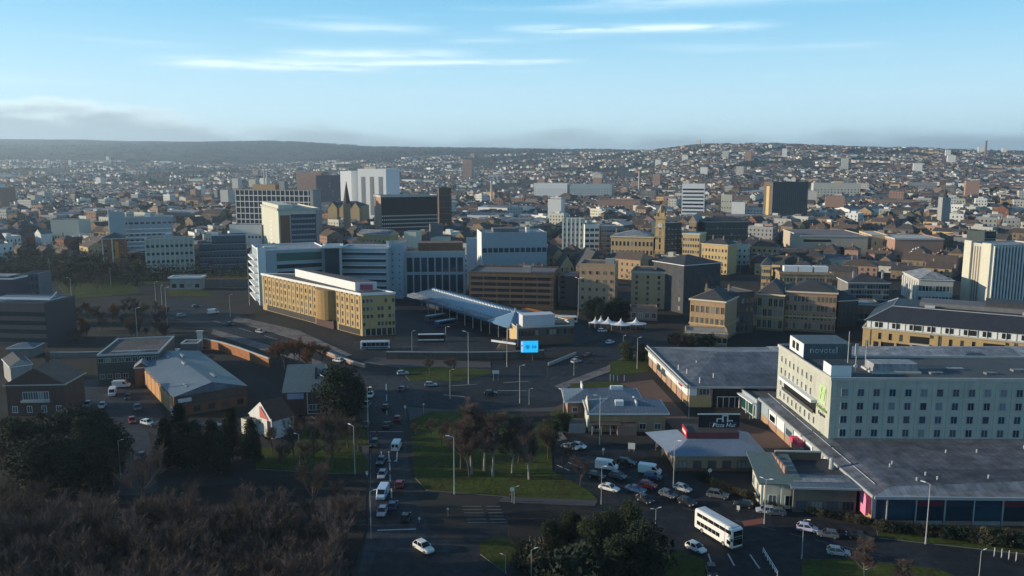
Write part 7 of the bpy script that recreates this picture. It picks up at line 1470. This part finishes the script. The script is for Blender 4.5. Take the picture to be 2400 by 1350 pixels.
def house_into(mb, x, y, z, w, d, h, a, wi, ri, roof=2.8):
    c, s = math.cos(a), math.sin(a)
    def q(px, py, pz): return (x + px * c - py * s, y + px * s + py * c, z + pz)
    b = [q(-w / 2, -d / 2, -1), q(w / 2, -d / 2, -1), q(w / 2, d / 2, -1), q(-w / 2, d / 2, -1)]; t = [q(-w / 2, -d / 2, h), q(w / 2, -d / 2, h), q(w / 2, d / 2, h), q(-w / 2, d / 2, h)]; e, f = q(-w / 2, 0, h + roof), q(w / 2, 0, h + roof)
    k = len(mb.v); mb.v += b + t + [e, f]
    for F, m in (((0, 1, 5, 4), wi), ((2, 3, 7, 6), wi), ((1, 2, 6, 9, 5), wi), ((3, 0, 4, 8, 7), wi), ((4, 5, 9, 8), ri), ((6, 7, 8, 9), ri)): mb.f.append(tuple(k + i for i in F)); mb.m.append(m)
def houses():
    protos = []
    for i, m in enumerate(HW):
        mb = MB(); house_into(mb, 0, 0, 0, 12 if i % 2 else 9, 8, 5.6, 0, 0, 1, 3.0); mb.box(-2.5, -1.6, -.4, .4, 7.5, 9.6, 0); protos.append((mb.mesh('terrace_house', [m, SLATE if i % 3 else SLATE2]), m))
    names = ['white', 'cream', 'pale', 'tan stone', 'brown stone', 'sooty stone', 'red brick', 'dark brick', 'pinkish']
    mats = HW + [SLATE, SLATE2, GREYR, LGREYR]; far = MB(); n = 0; clump = MB(); tot = 0
    rr = random.Random(31)
    while tot < 23000:
        y = 800 + 3800 * rr.random() ** 1.05; u = rr.uniform(-120, 2520)
        right = u > 1050
        if y > (4300 if right else 4500) : continue
        dens = noise.noise(Vector((u / 260, y / 520, 5))) 
        if dens < (-.18 if right else -.02) and rr.random() < .85: continue
        D_ = y * cT + 60 * sT; x0 = (u - 1200) / FPX * D_; a = R(district(x0, y) + rr.choice((0, 0, 0, 90))) + rr.uniform(-.05, .05); m = rr.randint(4, 10); step = rr.uniform(7, 11); wi0 = rr.choices(range(9), HWT)[0]
        rows_ = rr.choice((1, 2, 2, 3))
        for k in range(m * rows_):
            rw = k // m; kk = k % m; x, yy = x0 + math.cos(a) * step * kk * 1.02 - math.sin(a) * rw * 30, y + math.sin(a) * step * kk * 1.02 + math.cos(a) * rw * 30
            if any((q - x) ** 2 + (b - yy) ** 2 < (c * .8 + 6) ** 2 for i in (-1, 0, 1) for j in (-1, 0, 1) for q, b, c in GRID.get((int(x // 40) + i, int(yy // 40) + j), ())): continue
            if rr.random() < .14: continue
            z = ground_z(x, yy); wi = wi0 if rr.random() < .4 else rr.choices(range(9), HWT)[0]; uu, vv = PR(x, yy, z)
            if yy < 1500 and blocked([uu - 5, uu + 5], [vv - 12, vv], yy, 0): continue
            tot += 1
            if n < 285 and yy < 1420:
                o = link('terrace_house', protos[wi][0], None, (x, yy, z), a); o['category'] = 'house'; uniq(o, names[wi] + ' gabled house ' + whereis(uu, vv), 'small houses among the town buildings'); n += 1
            else: house_into(far, x, yy, z, step * rr.choice((.8, 1.0, 1.0)), 8.5, rr.uniform(4.5, 7.5), a + rr.choice((0, 0, 0, 1.571)), wi, 9 + rr.choices((0, 1, 2, 3), (5, 4, 2, 1))[0], 3.0)
        if rr.random() < .05:
            x, yy = x0 + 40, y + 30; z = ground_z(x, yy); house_into(far, x, yy, z, rr.uniform(35, 80), rr.uniform(20, 35), rr.uniform(7, 11), R(rr.choice((-30, -15, 20))), rr.choice((0, 1, 2, 8)), rr.choice((11, 12)), 2.5)
        if rr.random() < .02:
            x, yy = x0 - 40, y; z = ground_z(x, yy); house_into(far, x, yy, z, rr.uniform(14, 22), 14, rr.uniform(18, 34), R(-20), rr.choice((0, 2, 8)), 11, .4)
    o = far.build('distant_houses', mats); o['kind'] = 'stuff'; o['label'] = 'countless small houses spread over the far slopes'
    # wooded clumps between them and on the ridges
    wood = MB(); rr = random.Random(77)
    def blob(x, y, z, r, mi):
        if y < 1500:
            for i in range(46):
                t = rr.uniform(0, 6.283); q = r * math.sqrt(rr.random()) * 1.05; zz = rr.random(); q *= math.sqrt(max(.05, 1 - (2 * zz - .9) ** 2)); c = Vector((x + math.cos(t) * q, y + math.sin(t) * q, z + 1 + zz * r * 1.9)); a = Vector((rr.gauss(0, 1), rr.gauss(0, 1), rr.gauss(0, 1))).normalized(); b = a.orthogonal().normalized(); e = rr.uniform(.35, .85)
                wood.poly([c - a * e, c + b * e * .45, c + a * e, c - b * e * .45], mi)
            return
        k = len(wood.v); ph = rr.uniform(0, 6.28)
        for lv, (f, zz) in enumerate(((.75, 0.1), (1.0, .55), (.6, 1.05))):
            for i in range(6):
                t = ph + 6.283 * i / 6 + lv * .5; q = r * f * rr.uniform(.7, 1.25); wood.v.append((x + math.cos(t) * q, y + math.sin(t) * q, z + r * zz * rr.uniform(.8, 1.2)))
        wood.v.append((x + rr.uniform(-.3, .3) * r, y, z + r * 1.35))
        for lv in (0, 1):
            for i in range(6): j = (i + 1) % 6; wood.f.append((k + lv * 6 + i, k + lv * 6 + j, k + lv * 6 + 6 + j, k + lv * 6 + 6 + i)); wood.m.append(mi)
        for i in range(6): wood.f.append((k + 12 + i, k + 12 + (i + 1) % 6, k + 18)); wood.m.append(mi)
    c = 0
    while c < 14000:
        y = (480 + 700 * rr.random()) if c < 1500 else 700 + 7000 * rr.random() ** 1.5; u = rr.uniform(-120, 2520) if c > 900 else rr.uniform(-80, 620); x = (u - 1200) / FPX * (y * cT + 60 * sT)
        if noise.noise(Vector((x / 160, y / 160, 9))) < (.0 if y < 4200 else -.25): continue
        if any((q - x) ** 2 + (b - y) ** 2 < (cc * .8 + 5) ** 2 for i in (-1, 0, 1) for j in (-1, 0, 1) for q, b, cc in GRID.get((int(x // 40) + i, int(y // 40) + j), ())): continue
        z = ground_z(x, y)
        if PR(x, y, z)[1] > 660: continue
        for k in range(rr.randint(1, 3) if y < 2000 else rr.randint(3, 8)):
            xx, yy = x + rr.gauss(0, 12 + y * .006), y + rr.gauss(0, 14); r = rr.uniform(2.6, 5.0) * (1 if y < 2500 else 1.5)
            if yy < 1500 and blocked([PR(xx, yy, z)[0]] * 2, [PR(xx, yy, z + 8)[1], PR(xx, yy, z)[1]], yy, 0): continue
            blob(xx, yy, ground_z(xx, yy) - .5, r, rr.choice((0, 1, 1, 2))); c += 1
    wm = [mat('far_wood_green', (.030, .040, .018), .95, .3, .2, streak=False), mat('far_wood_brown', (.055, .045, .036), .95, .3, .2, streak=False), mat('far_wood_dark', (.022, .026, .018), .95, .3, .2, streak=False)]
    o = wood.build('woodland', wm); o['kind'] = 'stuff'; o['label'] = 'leafless woods and hedges between the far houses'
houses()
for t in list(PROT.values()):
    for c in list(t.children): bpy.data.objects.remove(c)
    bpy.data.objects.remove(t)
